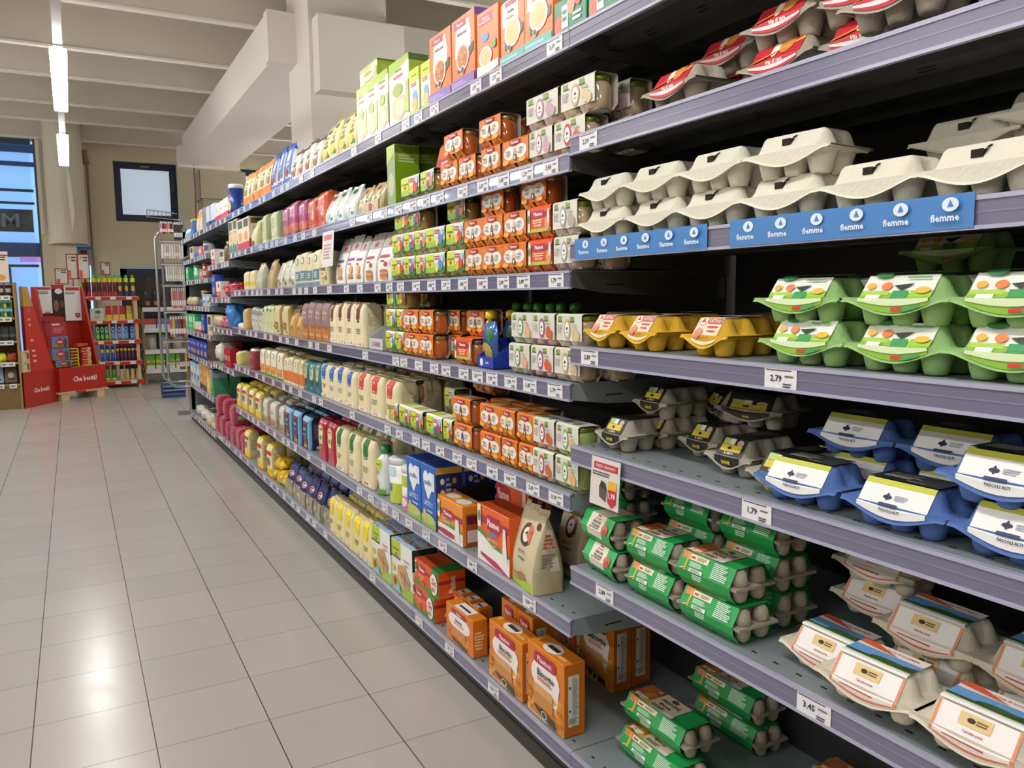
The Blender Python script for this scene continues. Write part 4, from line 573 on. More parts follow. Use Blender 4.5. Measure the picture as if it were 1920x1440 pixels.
# name, shape, design, z, x of the front, y far, y near, count, height, depth, rows deep, row gap, description, category, where, tilt, fill, scatter, turn, width
RUNS = [
 ('packet', 'pouch', 'bluesmall', 1.799, 1.0, 8.45, 7.97, 2, 0.094, 0.06, 1, None, 'small pale blue packet', 'packet', 'on the top shelf', 0, 0.95, 0.004, 0, None),
 ('box', 'box', 'blueyellow', 1.799, 1.0, 7.97, 7.573, 1, 0.137, 0.08, 1, None, 'blue box with yellow lid strip', 'box', 'on the top shelf', 0, 0.95, 0.004, 0, None),
 ('packet', 'pouch', 'creamorange', 1.799, 1.0, 7.573, 7.213, 2, 0.188, 0.06, 1, None, 'cream packet with orange top', 'packet', 'on the top shelf', 0, 0.95, 0.004, 0, None),
 ('box', 'box', 'greybox', 1.799, 1.0, 7.213, 6.999, 1, 0.163, 0.08, 1, None, 'slim grey box beside the orange-topped packets', 'box', 'on the top shelf', 0, 0.95, 0.004, 0, None),
 ('box', 'box', 'paleblue', 1.799, 1.0, 6.999, 6.527, 2, 0.152, 0.08, 1, None, 'pale blue and navy box', 'box', 'on the top shelf', 0, 0.95, 0.004, 0, None),
 ('box', 'box', 'whitered', 1.799, 1.0, 6.527, 5.955, 3, 0.13, 0.08, 1, None, 'white rice box with red foot', 'box', 'on the top shelf', 0, 0.95, 0.004, 0, None),
 ('tub', 'tin', 'navytub', 1.799, 1.0, 5.933, 5.413, 1, 0.204, None, 1, None, 'navy blue drink tub with white lid', 'tub', 'on the top shelf', 0, 0.95, 0.004, 0, None),
 ('pouch', 'pouch', 'orangetop', 1.799, 1.0, 5.394, 4.563, 5, 0.201, 0.07, 1, None, 'cream and orange seed pouch', 'pouch', 'on the top shelf', 0, 0.95, 0.004, 0, None),
 ('pouch', 'pouch', 'bluewhite', 1.799, 1.0, 4.604, 4.099, 3, 0.202, 0.07, 1, None, 'blue and white bran pouch', 'pouch', 'on the top shelf', 0, 0.95, 0.004, 0, None),
 ('pouch', 'pouch', 'brownwhite', 1.799, 1.0, 4.099, 3.587, 4, 0.142, 0.07, 1, None, 'off-white pouch with brown seal', 'pouch', 'on the top shelf', 0, 0.95, 0.004, 0, None),
 ('pouch', 'pouch', 'ceci', 1.799, 1.0, 3.552, 3.055, 4, 0.168, 0.08, 1, None, 'cream chickpea pasta pouch', 'pouch', 'on the top shelf', 0, 0.95, 0.004, 0, None),
 ('carton', 'box', 'lime_box', 1.799, 1.0, 3.055, 2.688, 3, 0.202, 0.07, 1, None, 'white and lime green cereal carton', 'carton', 'on the top shelf', 0, 0.95, 0.004, 0, None),
 ('carton', 'box', 'lime_box', 1.799, 1.0, 2.688, 2.498, 1, 0.203, 0.07, 1, None, 'broad lime green cereal carton beside yellow-green ones', 'carton', 'on the top shelf', 0, 0.95, 0.004, 0, None),
 ('carton', 'box', 'lime_yellow_box', 1.799, 1.0, 2.498, 2.334, 2, 0.141, 0.06, 1, None, 'yellow-green baby cereal carton', 'carton', 'on the top shelf', 0, 0.95, 0.004, 0, None),
 ('porridge_box', 'box', 'porridge_purple', 1.799, 1.0, 2.334, 2.009, 2, 0.195, 0.055, 1, None, 'orange baby porridge box with purple foot', 'porridge box', 'on the top shelf', 0, 0.95, 0.004, 0, None),
 ('porridge_box', 'box', 'porridge_plain', 1.799, 1.0, 2.002, 1.878, 1, 0.166, 0.055, 1, None, 'plain orange baby porridge box with white foot', 'porridge box', 'on the top shelf', 0, 0.95, 0.004, 0, None),
 ('porridge_box', 'box', 'porridge_teal', 1.799, 1.0, 1.878, 1.617, 2, 0.153, 0.055, 1, None, 'orange porridge box with teal foot', 'porridge box', 'on the top shelf', 0, 0.95, 0.004, 0, None),
 ('box', 'box', 'beige_box', 1.799, 1.12, 1.815, 1.654, 2, 0.19, 0.06, 1, None, 'pale beige box at the back of green cartons', 'box', 'on the top shelf', 0, 0.95, 0.004, 0, None),
 ('carton', 'box', 'green_low_box', 1.799, 1.0, 1.615, 1.345, 2, 0.075, 0.12, 1, None, 'low dark green carton', 'carton', 'on the top shelf', 0, 0.95, 0.004, 0, None),
 ('carton', 'box', 'lime_box', 2.003, 1.0, 3.008, 2.714, 1, 0.06, 0.07, 1, None, 'lime cereal carton lying across the upright ones', 'carton', 'on the top shelf', 0, 0.95, 0.004, 0, None),
 ('box', 'box', 'oilbox', 1.535, 1.0, 5.964, 5.632, 2, 0.215, 0.13, 1, None, 'cream and teal snack box', 'box', 'on the second shelf', 0, 0.95, 0.004, 0, None),
 ('box', 'box', 'oilbox2', 1.535, 1.0, 5.632, 5.228, 2, 0.195, 0.13, 1, None, 'cream box with red side', 'box', 'on the second shelf', 0, 0.95, 0.004, 0, None),
 ('bag', 'pouch', 'nutbag', 1.535, 1.0, 5.194, 4.905, 1, 0.159, 0.08, 1, None, 'pale nut bag with green corner', 'bag', 'on the second shelf', 0, 0.95, 0.004, 0, None),
 ('bag', 'block', 'palegreen', 1.535, 1.0, 4.905, 4.431, 2, 0.159, 0.09, 2, None, 'pale green paper bag', 'bag', 'on the second shelf', 0, 0.95, 0.004, 0, None),
 ('bag', 'block', 'magenta', 1.535, 1.0, 4.368, 3.857, 3, 0.161, 0.08, 2, None, 'magenta muesli bag', 'bag', 'on the second shelf', 0, 0.95, 0.004, 0, None),
 ('bag', 'block', 'orangered', 1.535, 1.0, 3.857, 3.501, 2, 0.153, 0.09, 2, None, 'orange-red spelt flour bag', 'bag', 'on the second shelf', 0, 0.95, 0.004, 0, None),
 ('bag', 'pouch', 'softblue', 1.535, 1.0, 3.544, 3.115, 3, 0.137, 0.09, 1, None, 'soft clear bag with blue print', 'bag', 'on the second shelf', 0, 0.95, 0.004, 0, None),
 ('tray', 'tray', 'beigetray', 1.535, 1.0, 3.108, 2.752, 1, 0.1, 0.2, 1, None, 'beige cardboard tray holding gold bags', 'tray', 'on the second shelf', 0, 0.95, 0.004, 0, 0.2),
 ('bag', 'pouch', 'goldclear', 1.539, 1.006, 3.099, 2.802, 2, 0.108, 0.07, 1, None, 'crinkled gold bag standing in the beige tray', 'bag', 'on the second shelf', 0, 0.8, 0.004, 0, None),
 ('cereal_box', 'box', 'green_dark_box', 1.535, 1.0, 2.73, 2.644, 1, 0.203, 0.09, 1, None, 'tall green cereal box showing lime side', 'cereal box', 'on the second shelf', 0, 0.95, 0.004, 0, None),
 ('cereal_box', 'box', 'green_dark_box', 1.535, 1.09, 2.759, 2.692, 1, 0.217, 0.09, 1, None, 'tall green cereal box, further back', 'cereal box', 'on the second shelf', 0, 0.95, 0.004, 0, None),
 ('jar_pack', 'duo', 'c_a', 1.535, 1.0, 2.593, 2.436, 1, None, None, 1, None, 'lime twin jar pack beside green box', 'jar pack', 'on the second shelf', 0, 0.95, 0.004, 0, None),
 ('jar_pack', 'duo', 'c_b', 1.535, 1.0, 2.427, 2.315, 1, None, None, 1, None, 'lime twin jar pack beside orange sachet', 'jar pack', 'on the second shelf', 0, 0.95, 0.004, 0, None),
 ('biscuit_bag', 'pouch', 'cookiebag', 1.535, 1.03, 2.389, 2.235, 1, 0.166, 0.05, 1, None, 'orange biscuit sachet leaning over jar packs', 'biscuit bag', 'on the second shelf', 0, 0.95, 0.004, 0, None),
 ('jar_pack', 'duo', 'p_pro', 1.535, 1.0, 2.262, 2.143, 1, None, None, 1, None, 'orange prosciutto twin jar pack, lower row', 'jar pack', 'on the second shelf', 0, 0.95, 0.004, 0, None),
 ('jar_pack', 'duo', 'p_con', 1.535, 1.0, 2.14, 2.027, 1, None, None, 1, None, 'orange rabbit twin jar pack, lower row', 'jar pack', 'on the second shelf', 0, 0.95, 0.004, 0, None),
 ('jar_pack', 'duo', 'p_man', 1.535, 1.0, 1.985, 1.876, 1, None, None, 1, None, 'orange beef twin jar pack, lower row', 'jar pack', 'on the second shelf', 0, 0.95, 0.004, 0, None),
 ('jar_pack', 'duo', 'p_pro', 1.535, 1.0, 1.87, 1.737, 1, None, None, 1, None, 'wide orange ham twin jar pack, lower row', 'jar pack', 'on the second shelf', 0, 0.95, 0.004, 0, None),
 ('jar_pack', 'duo', 'p_tac', 1.614, 1.0, 2.234, 2.1, 1, None, None, 1, None, 'orange ham twin jar pack, upper row', 'jar pack', 'on the second shelf', 0, 0.95, 0.004, 0, None),
 ('jar_pack', 'duo', 'p_man', 1.614, 1.0, 2.002, 1.88, 1, None, None, 1, None, 'orange beef twin jar pack, upper row', 'jar pack', 'on the second shelf', 0, 0.95, 0.004, 0, None),
 ('jar_pack', 'duo', 'p_pro', 1.614, 1.09, 2.012, 1.898, 1, None, None, 1, None, 'shadowed orange twin jar pack, upper back', 'jar pack', 'on the second shelf', 0, 0.95, 0.004, 0, None),
 ('jar_pack', 'duo', 'a_pink', 1.535, 1.0, 1.731, 1.622, 1, None, None, 1, None, 'white and pink twin jar pack, lower left', 'jar pack', 'on the second shelf', 0, 0.95, 0.004, 0, None),
 ('jar_pack', 'duo', 'a_red', 1.535, 1.0, 1.617, 1.489, 1, None, None, 1, None, 'white and red twin jar pack, lower right', 'jar pack', 'on the second shelf', 0, 0.95, 0.004, 0, None),
 ('jar_pack', 'duo', 'a_pink', 1.614, 1.0, 1.741, 1.593, 1, None, None, 1, None, 'white and pink twin jar pack, upper left', 'jar pack', 'on the second shelf', 0, 0.95, 0.004, 0, None),
 ('jar_pack', 'duo', 'a_beige', 1.614, 1.0, 1.584, 1.452, 1, None, None, 1, None, 'white and pink twin jar pack, upper right', 'jar pack', 'on the second shelf', 0, 0.95, 0.004, 0, None),
 ('jar_pack', 'duo', 'a_pink', 1.614, 1.1, 1.546, 1.461, 1, None, None, 1, None, 'shadowed twin jar pack at the bay end', 'jar pack', 'on the second shelf', 0, 0.95, 0.004, 0, None),
 ('jar_pack', 'duo', 'a_pink', 1.535, 1.1, 1.545, 1.461, 1, None, None, 1, None, 'shadowed twin jar pack under another, bay end', 'jar pack', 'on the second shelf', 0, 0.95, 0.004, 0, None),
 ('packet', 'block', 'creamgold', 1.275, 1.0, 5.488, 5.12, 2, 0.117, 0.06, 1, None, 'cream packet with gold patch', 'packet', 'on the third shelf', 0, 0.95, 0.004, 0, None),
 ('bag', 'pouch', 'silverbag', 1.275, 1.0, 5.12, 4.795, 1, 0.16, 0.08, 1, None, 'crinkled silver cream bag', 'bag', 'on the third shelf', 0, 0.95, 0.004, 0, None),
 ('bag', 'pouch', 'beigeinfo', 1.275, 1.0, 4.795, 4.531, 1, 0.159, 0.08, 1, None, 'beige bag printed with text', 'bag', 'on the third shelf', 0, 0.95, 0.004, 0, None),
 ('bag', 'pouch', 'clearsoft', 1.275, 1.0, 4.558, 4.108, 3, 0.138, 0.07, 1, None, 'soft clear grain bag with green seal', 'bag', 'on the third shelf', 0, 0.95, 0.004, 0, None),
 ('bag', 'block', 'greencircle', 1.275, 1.0, 4.108, 3.639, 4, 0.162, 0.08, 1, None, 'beige bag with green ring and blue panel', 'bag', 'on the third shelf', 0, 0.95, 0.004, 0, None),
 ('bag', 'block', 'nibsbag', 1.275, 1.0, 3.657, 3.402, 1, 0.15, 0.08, 2, None, 'beige mix bag with orange pieces', 'bag', 'on the third shelf', 0, 0.95, 0.004, 0, None),
 ('pouch', 'pouch', 'whitepouch2', 1.275, 1.0, 3.41, 3.107, 2, 0.19, 0.09, 1, None, 'white biscuit pouch with purple band', 'pouch', 'on the third shelf', 0, 0.95, 0.004, 0, None),
 ('pouch', 'pouch', 'whitepouch2', 1.275, 1.0, 3.149, 3.014, 1, 0.19, 0.09, 1, None, 'white biscuit pouch with almonds', 'pouch', 'on the third shelf', 0, 0.95, 0.004, 0, None),
 ('pouch', 'pouch', 'whitepouch', 1.275, 1.0, 3.027, 2.701, 2, 0.186, 0.1, 1, None, 'white biscuit pouch with red band', 'pouch', 'on the third shelf', 0, 0.95, 0.004, 0, None),
 ('jar_pack', 'duo', 'c_c', 1.275, 1.0, 2.877, 2.722, 1, None, None, 1, None, 'lime baby food twin pack, lower row', 'jar pack', '@0@6 on third shelf', 0, 0.95, 0.004, 0, None),
 ('jar_pack', 'duo', 'c_a', 1.275, 1.0, 2.717, 2.586, 1, None, None, 1, None, 'lime baby food twin pack, lower row', 'jar pack', '@1@6 on third shelf', 0, 0.95, 0.004, 0, None),
 ('jar_pack', 'duo', 'c_d', 1.275, 1.0, 2.586, 2.489, 1, None, None, 1, None, 'lime baby food twin pack, lower row', 'jar pack', '@2@6 on third shelf', 0, 0.95, 0.004, 0, None),
 ('jar_pack', 'duo', 'c_b', 1.275, 1.0, 2.489, 2.398, 1, None, None, 1, None, 'lime baby food twin pack, lower row', 'jar pack', '@3@6 on third shelf', 0, 0.95, 0.004, 0, None),
 ('jar_pack', 'duo', 'c_c', 1.275, 1.0, 2.398, 2.246, 1, None, None, 1, None, 'lime baby food twin pack, lower row', 'jar pack', '@4@6 on third shelf', 0, 0.95, 0.004, 0, None),
 ('jar_pack', 'duo', 'c_a', 1.275, 1.0, 2.234, 2.114, 1, None, None, 1, None, 'lime baby food twin pack, lower row', 'jar pack', '@5@6 on third shelf', 0, 0.95, 0.004, 0, None),
 ('jar_pack', 'duo', 'c_a', 1.354, 1.0, 2.7, 2.581, 1, None, None, 1, None, 'lime baby food twin pack, middle row', 'jar pack', '@0@5 on third shelf', 0, 0.95, 0.004, 0, None),
 ('jar_pack', 'duo', 'c_d', 1.354, 1.0, 2.581, 2.484, 1, None, None, 1, None, 'lime baby food twin pack, middle row', 'jar pack', '@1@5 on third shelf', 0, 0.95, 0.004, 0, None),
 ('jar_pack', 'duo', 'c_b', 1.354, 1.0, 2.484, 2.393, 1, None, None, 1, None, 'lime baby food twin pack, middle row', 'jar pack', '@2@5 on third shelf', 0, 0.95, 0.004, 0, None),
 ('jar_pack', 'duo', 'c_c', 1.354, 1.0, 2.389, 2.239, 1, None, None, 1, None, 'lime baby food twin pack, middle row', 'jar pack', '@3@5 on third shelf', 0, 0.95, 0.004, 0, None),
 ('jar_pack', 'duo', 'c_a', 1.354, 1.0, 2.231, 2.11, 1, None, None, 1, None, 'lime baby food twin pack, middle row', 'jar pack', '@4@5 on third shelf', 0, 0.95, 0.004, 0, None),
 ('jar_pack', 'duo', 'c_a', 1.433, 1.0, 2.673, 2.522, 1, None, None, 1, None, 'lime twin pack, top row left, above others', 'jar pack', 'on the third shelf', 0, 0.95, 0.004, 0, None),
 ('jar_pack', 'duo', 'c_d', 1.433, 1.0, 2.541, 2.438, 1, None, None, 1, None, 'lime twin pack with open jar end, top row', 'jar pack', 'on the third shelf', 0, 0.95, 0.004, 0, None),
 ('jar_pack', 'duo', 'c_b', 1.433, 1.03, 2.286, 2.156, 1, None, None, 1, None, 'dimmer lime twin pack near the turkey pack', 'jar pack', 'on the third shelf', 0, 0.95, 0.004, 0, None),
 ('jar_pack', 'duo', 'p_tac', 1.275, 1.0, 2.11, 1.989, 1, None, None, 1, None, 'orange turkey twin jar pack, lower row', 'jar pack', 'on the third shelf', 0, 0.95, 0.004, 0, None),
 ('jar_pack', 'duo', 'p_con', 1.275, 1.0, 1.989, 1.873, 1, None, None, 1, None, 'orange rabbit twin jar pack, lower row', 'jar pack', 'on the third shelf', 0, 0.95, 0.004, 0, None),
 ('jar_pack', 'duo', 'p_pollo', 1.275, 1.0, 1.873, 1.751, 1, None, None, 1, None, 'orange chicken twin jar pack, lower row', 'jar pack', 'on the third shelf', 0, 0.95, 0.004, 0, None),
 ('jar_pack', 'duo', 'p_hot', 1.275, 1.0, 1.741, 1.626, 1, None, None, 1, None, 'bright orange fruit twin pack, lower row', 'jar pack', 'on the third shelf', 0, 0.95, 0.004, 0, None),
 ('jar_pack', 'duo', 'a_grey', 1.275, 1.0, 1.619, 1.514, 1, None, None, 1, None, 'white and grey twin jar pack, lower row', 'jar pack', 'on the third shelf', 0, 0.95, 0.004, 0, None),
 ('jar_pack', 'duo', 'a_grey', 1.275, 1.07, 1.562, 1.494, 1, None, None, 1, None, 'shadowed white twin pack at bay end, lower row', 'jar pack', 'on the third shelf', 0, 0.95, 0.004, 0, None),
 ('jar_pack', 'duo', 'p_tac', 1.354, 1.0, 2.107, 1.987, 1, None, None, 1, None, 'orange turkey twin jar pack, middle row', 'jar pack', 'on the third shelf', 0, 0.95, 0.004, 0, None),
 ('jar_pack', 'duo', 'p_con', 1.354, 1.0, 1.987, 1.872, 1, None, None, 1, None, 'orange rabbit twin jar pack, middle row', 'jar pack', 'on the third shelf', 0, 0.95, 0.004, 0, None),
 ('jar_pack', 'duo', 'p_pollo', 1.354, 1.0, 1.872, 1.75, 1, None, None, 1, None, 'orange chicken twin jar pack, middle row', 'jar pack', 'on the third shelf', 0, 0.95, 0.004, 0, None),
 ('jar_pack', 'duo', 'p_hot', 1.354, 1.0, 1.739, 1.626, 1, None, None, 1, None, 'bright orange fruit twin pack, middle row', 'jar pack', 'on the third shelf', 0, 0.95, 0.004, 0, None),
 ('jar_pack', 'duo', 'a_grey', 1.354, 1.0, 1.619, 1.514, 1, None, None, 1, None, 'white and grey twin jar pack, middle row', 'jar pack', 'on the third shelf', 0, 0.95, 0.004, 0, None),
 ('jar_pack', 'duo', 'a_grey', 1.354, 1.07, 1.562, 1.494, 1, None, None, 1, None, 'shadowed white twin pack at bay end, middle row', 'jar pack', 'on the third shelf', 0, 0.95, 0.004, 0, None),
 ('jar_pack', 'duo', 'p_tac', 1.433, 1.02, 2.038, 1.904, 1, None, None, 1, None, 'orange turkey twin jar pack, topmost', 'jar pack', 'on the third shelf', 0, 0.95, 0.004, 0, None),
 ('jar_pack', 'duo', 'p_pollo', 1.433, 1.02, 1.811, 1.685, 1, None, None, 1, None, 'orange chicken twin jar pack, topmost', 'jar pack', 'on the third shelf', 0, 0.95, 0.004, 0, None),
 ('bag', 'block', 'kraft', 1.017, 1.0, 5.59, 5.281, 1, 0.136, 0.08, 1, None, 'kraft paper bag with light label', 'bag', 'on the fourth shelf', 0, 0.95, 0.004, 0, None),
 ('packet', 'block', 'greypack', 1.017, 1.0, 5.281, 4.939, 3, 0.145, 0.06, 1, None, 'pale grey packet with brown picture', 'packet', 'on the fourth shelf', 0, 0.95, 0.004, 0, None),
 ('bag', 'block', 'leafbag', 1.017, 1.0, 4.939, 4.648, 3, 0.161, 0.08, 2, None, 'pale bag with green leaf print', 'bag', 'on the fourth shelf', 0, 0.95, 0.004, 0, None),
 ('bag', 'block', 'dottedbag', 1.017, 1.0, 4.648, 4.289, 2, 0.162, 0.09, 2, None, 'beige bag with brown seed picture', 'bag', 'on the fourth shelf', 0, 0.95, 0.004, 0, None),
 ('bag', 'pouch', 'goldbag', 1.017, 1.0, 4.289, 4.008, 2, 0.164, 0.09, 1, None, 'gold and brown bag', 'bag', 'on the fourth shelf', 0, 0.95, 0.004, 0, None),
 ('flour_bag', 'block', 'mauve', 1.017, 1.0, 4.008, 3.524, 4, 0.181, 0.085, 3, None, 'mauve and orange wholemeal flour bag', 'flour bag', 'on the fourth shelf', 0, 0.95, 0.004, 0, None),
 ('flour_bag', 'block', 'fl_dred', 1.017, 1.0, 3.524, 3.038, 4, 0.177, 0.085, 2, None, 'cream flour bag with dark red ribbon', 'flour bag', 'on the fourth shelf', 0, 0.95, 0.004, 0, None),
 ('display_tray', 'tray', 'display', 1.017, 1.0, 3.019, 2.793, 1, 0.125, 0.24, 1, None, 'white cardboard display tray, nearly empty', 'display tray', 'on the fourth shelf', 0, 0.95, 0.004, 0, 0.155),
 ('jar_pack', 'duo', 'c_c', 1.017, 1.0, 2.781, 2.682, 1, None, None, 1, None, 'lime and blue twin pack, bottom of the left stack', 'jar pack', 'on the fourth shelf', 0, 0.95, 0.004, 0, None),
 ('jar_pack', 'duo', 'c_a', 1.017, 1.0, 2.682, 2.604, 1, None, None, 1, None, 'lime and red twin pack, bottom of stack', 'jar pack', 'on the fourth shelf', 0, 0.95, 0.004, 0, None),
 ('jar_pack', 'duo', 'c_c', 1.096, 1.0, 2.775, 2.676, 1, None, None, 1, None, 'lime and blue twin pack, middle of the left stack', 'jar pack', 'on the fourth shelf', 0, 0.95, 0.004, 0, None),
 ('jar_pack', 'duo', 'c_a', 1.096, 1.0, 2.676, 2.598, 1, None, None, 1, None, 'lime and red twin pack, middle of stack', 'jar pack', 'on the fourth shelf', 0, 0.95, 0.004, 0, None),
 ('jar_pack', 'duo', 'c_c', 1.175, 1.0, 2.769, 2.671, 1, None, None, 1, None, 'lime and blue twin pack, top of the left stack', 'jar pack', 'on the fourth shelf', 0, 0.95, 0.004, 0, None),
 ('jar_pack', 'duo', 'c_a', 1.175, 1.0, 2.671, 2.593, 1, None, None, 1, None, 'lime and red twin pack, top of stack', 'jar pack', 'on the fourth shelf', 0, 0.95, 0.004, 0, None),
 ('jar_pack', 'duo', 'p_ver', 1.017, 0.997, 2.606, 2.465, 1, None, None, 1, None, 'orange vegetable twin jar pack, lower left', 'jar pack', 'on the fourth shelf', 0, 0.95, 0.004, 0, None),
 ('jar_pack', 'duo', 'p_ban', 1.017, 0.997, 2.46, 2.343, 1, None, None, 1, None, 'orange fish twin jar pack, lower', 'jar pack', 'on the fourth shelf', 0, 0.95, 0.004, 0, None),
 ('jar_pack', 'duo', 'p_ver', 1.017, 1.06, 2.372, 2.274, 1, None, None, 1, None, 'shadowed orange twin pack with open jars, lower', 'jar pack', 'on the fourth shelf', 0, 0.95, 0.004, 0, None),
 ('jar_pack', 'duo', 'p_ver', 1.096, 0.997, 2.601, 2.46, 1, None, None, 1, None, 'orange vegetable twin jar pack, upper left', 'jar pack', 'on the fourth shelf', 0, 0.95, 0.004, 0, None),
 ('jar_pack', 'duo', 'p_ban', 1.096, 0.997, 2.455, 2.339, 1, None, None, 1, None, 'orange fish twin jar pack, upper', 'jar pack', 'on the fourth shelf', 0, 0.95, 0.004, 0, None),
 ('jar_pack', 'duo', 'p_ver', 1.096, 1.06, 2.369, 2.271, 1, None, None, 1, None, 'shadowed orange twin pack with open jars, upper', 'jar pack', 'on the fourth shelf', 0, 0.95, 0.004, 0, None),
 ('jar_pack', 'duo', 'p_con', 1.017, 1.06, 2.223, 2.103, 1, None, None, 1, None, 'orange twin jar pack behind the pouch, lower', 'jar pack', 'on the fourth shelf', 0, 0.95, 0.004, 0, None),
 ('jar_pack', 'duo', 'p_con', 1.096, 1.06, 2.221, 2.1, 1, None, None, 1, None, 'orange twin jar pack behind the pouch, upper', 'jar pack', 'on the fourth shelf', 0, 0.95, 0.004, 0, None),
 ('jar_pack', 'duo', 'p_tac', 1.096, 1.18, 2.35, 2.219, 1, None, None, 1, None, 'dark orange twin pack far behind the pouch', 'jar pack', 'on the fourth shelf', 0, 0.95, 0.004, 0, None),
 ('jar_pack', 'duo', 'p_hot', 1.017, 1.0, 2.184, 2.059, 1, None, None, 1, None, 'bright orange twin pack beside the blue tray', 'jar pack', 'on the fourth shelf', 0, 0.95, 0.004, 0, None),
 ('tray', 'tray', 'bluetray', 1.017, 1.0, 2.052, 1.914, 1, 0.08, 0.17, 1, None, 'blue cardboard tray holding the spouted pouch', 'tray', 'on the fourth shelf', 0, 0.95, 0.004, 0, 0.1),
 ('food_pouch', 'spout', 'pouchfood', 1.021, 1.02, 2.079, 1.968, 1, 0.125, None, 1, None, 'blue fruit pouch with yellow cap', 'food pouch', 'on the fourth shelf', 0, 0.95, 0.004, 0, 0.085),
 ('food_pouch', 'spout', 'pouchfood', 1.021, 1.1, 2.087, 2.005, 1, 0.125, None, 1, None, 'second fruit pouch, in shadow behind the first', 'food pouch', 'on the fourth shelf', 0, 0.95, 0.004, 0, 0.085),
 ('jar_pack', 'duo', 'a_grn', 1.017, 1.0, 1.844, 1.734, 1, None, None, 1, None, 'white and green twin jar pack, lower', 'jar pack', 'on the fourth shelf', 0, 0.95, 0.004, 0, None),
 ('jar_pack', 'duo', 'a_mag', 1.017, 1.0, 1.731, 1.626, 1, None, None, 1, None, 'white and magenta twin jar pack, lower', 'jar pack', 'on the fourth shelf', 0, 0.95, 0.004, 0, None),
 ('jar_pack', 'duo', 'a_beige', 1.017, 1.0, 1.621, 1.51, 1, None, None, 1, None, 'white and beige twin jar pack, lower', 'jar pack', 'on the fourth shelf', 0, 0.95, 0.004, 0, None),
 ('jar_pack', 'duo', 'a_grn', 1.096, 1.0, 1.83, 1.722, 1, None, None, 1, None, 'white and green twin jar pack, upper', 'jar pack', 'on the fourth shelf', 0, 0.95, 0.004, 0, None),
 ('jar_pack', 'duo', 'a_mag', 1.096, 1.0, 1.719, 1.616, 1, None, None, 1, None, 'white and magenta twin jar pack, upper', 'jar pack', 'on the fourth shelf', 0, 0.95, 0.004, 0, None),
 ('jar_pack', 'duo', 'a_beige', 1.096, 1.0, 1.611, 1.502, 1, None, None, 1, None, 'white and beige twin jar pack, upper', 'jar pack', 'on the fourth shelf', 0, 0.95, 0.004, 0, None),
 ('jar_pack', 'duo', 'a_beige', 1.017, 1.08, 1.56, 1.485, 1, None, None, 1, None, 'shadowed white twin pack under the yellow cartons', 'jar pack', 'on the fourth shelf', 0, 0.95, 0.004, 0, None),
 ('food_pouch', 'spout', 'greenpouch', 1.017, 1.15, 2.13, 1.747, 6, 0.15, None, 1, None, 'fruit pouch with green cap behind twin packs', 'food pouch', 'on the fourth shelf', 0, 0.95, 0.004, 0, 0.085),
 ('jar_pack', 'duo', 'c_a', 1.175, 1.2, 3.005, 2.868, 1, None, None, 1, None, 'dark lime twin pack at the shelf back', 'jar pack', 'on the fourth shelf', 0, 0.95, 0.004, 0, None),
 ('flour_bag', 'block', 'dredbag', 0.758, 1.0, 5.394, 5.072, 1, 0.143, 0.09, 1, None, 'dark red flour bag', 'flour bag', 'on the fifth shelf', 0, 0.95, 0.004, 0, None),
 ('flour_bag', 'block', 'whiteorange', 0.758, 1.0, 5.104, 4.458, 4, 0.158, 0.09, 2, None, 'white and orange flour bag', 'flour bag', 'on the fifth shelf', 0, 0.95, 0.004, 0, None),
 ('flour_bag', 'block', 'orangebag', 0.758, 1.0, 4.458, 4.026, 4, 0.144, 0.09, 2, None, 'beige bag with orange picture', 'flour bag', 'on the fifth shelf', 0, 0.95, 0.004, 0, None),
 ('flour_bag', 'block', 'teal', 0.758, 1.0, 4.026, 3.69, 3, 0.154, 0.085, 2, None, 'teal organic flour bag', 'flour bag', 'on the fifth shelf', 0, 0.95, 0.004, 0, None),
 ('flour_bag', 'block', 'fl_blue', 0.758, 1.0, 3.69, 3.166, 4, 0.161, 0.09, 3, None, 'cream flour bag with blue ribbon', 'flour bag', 'on the fifth shelf', 0, 0.95, 0.004, 0, None),
 ('flour_bag', 'block', 'fl_red', 0.758, 1.0, 3.159, 2.679, 3, 0.157, 0.09, 3, None, 'cream flour bag with red ribbon', 'flour bag', 'on the fifth shelf', 0, 0.95, 0.004, 0, None),
 ('jar_pack', 'duo', 'c_a', 0.758, 0.998, 2.779, 2.68, 1, None, None, 1, None, 'green and yellow twin pack, front row', 'jar pack', '@0@5 on fifth shelf', 0, 0.95, 0.004, 0, None),
 ('jar_pack', 'duo', 'c_b', 0.758, 0.998, 2.674, 2.555, 1, None, None, 1, None, 'green and yellow twin pack, front row', 'jar pack', '@1@5 on fifth shelf', 0, 0.95, 0.004, 0, None),
 ('jar_pack', 'duo', 'c_b', 0.758, 0.998, 2.551, 2.44, 1, None, None, 1, None, 'green and yellow twin pack, front row', 'jar pack', '@2@5 on fifth shelf', 0, 0.95, 0.004, 0, None),
 ('jar_pack', 'duo', 'c_d', 0.758, 0.998, 2.422, 2.287, 1, None, None, 1, None, 'green and yellow twin pack, front row', 'jar pack', '@3@5 on fifth shelf', 0, 0.95, 0.004, 0, None),
 ('jar_pack', 'duo', 'c_a', 0.758, 0.998, 2.283, 2.214, 1, None, None, 1, None, 'green and yellow twin pack, front row', 'jar pack', '@4@5 on fifth shelf', 0, 0.95, 0.004, 0, None),
 ('jar_pack', 'duo', 'c_a', 0.837, 1.07, 2.825, 2.686, 1, None, None, 1, None, 'lime twin pack standing above the front row', 'jar pack', 'on the fifth shelf', 0, 0.95, 0.004, 0, None),
 ('jar_pack', 'duo', 'c_b', 0.837, 1.07, 2.429, 2.352, 1, None, None, 1, None, 'lime twin pack beside the orange stack, upper', 'jar pack', 'on the fifth shelf', 0, 0.95, 0.004, 0, None),
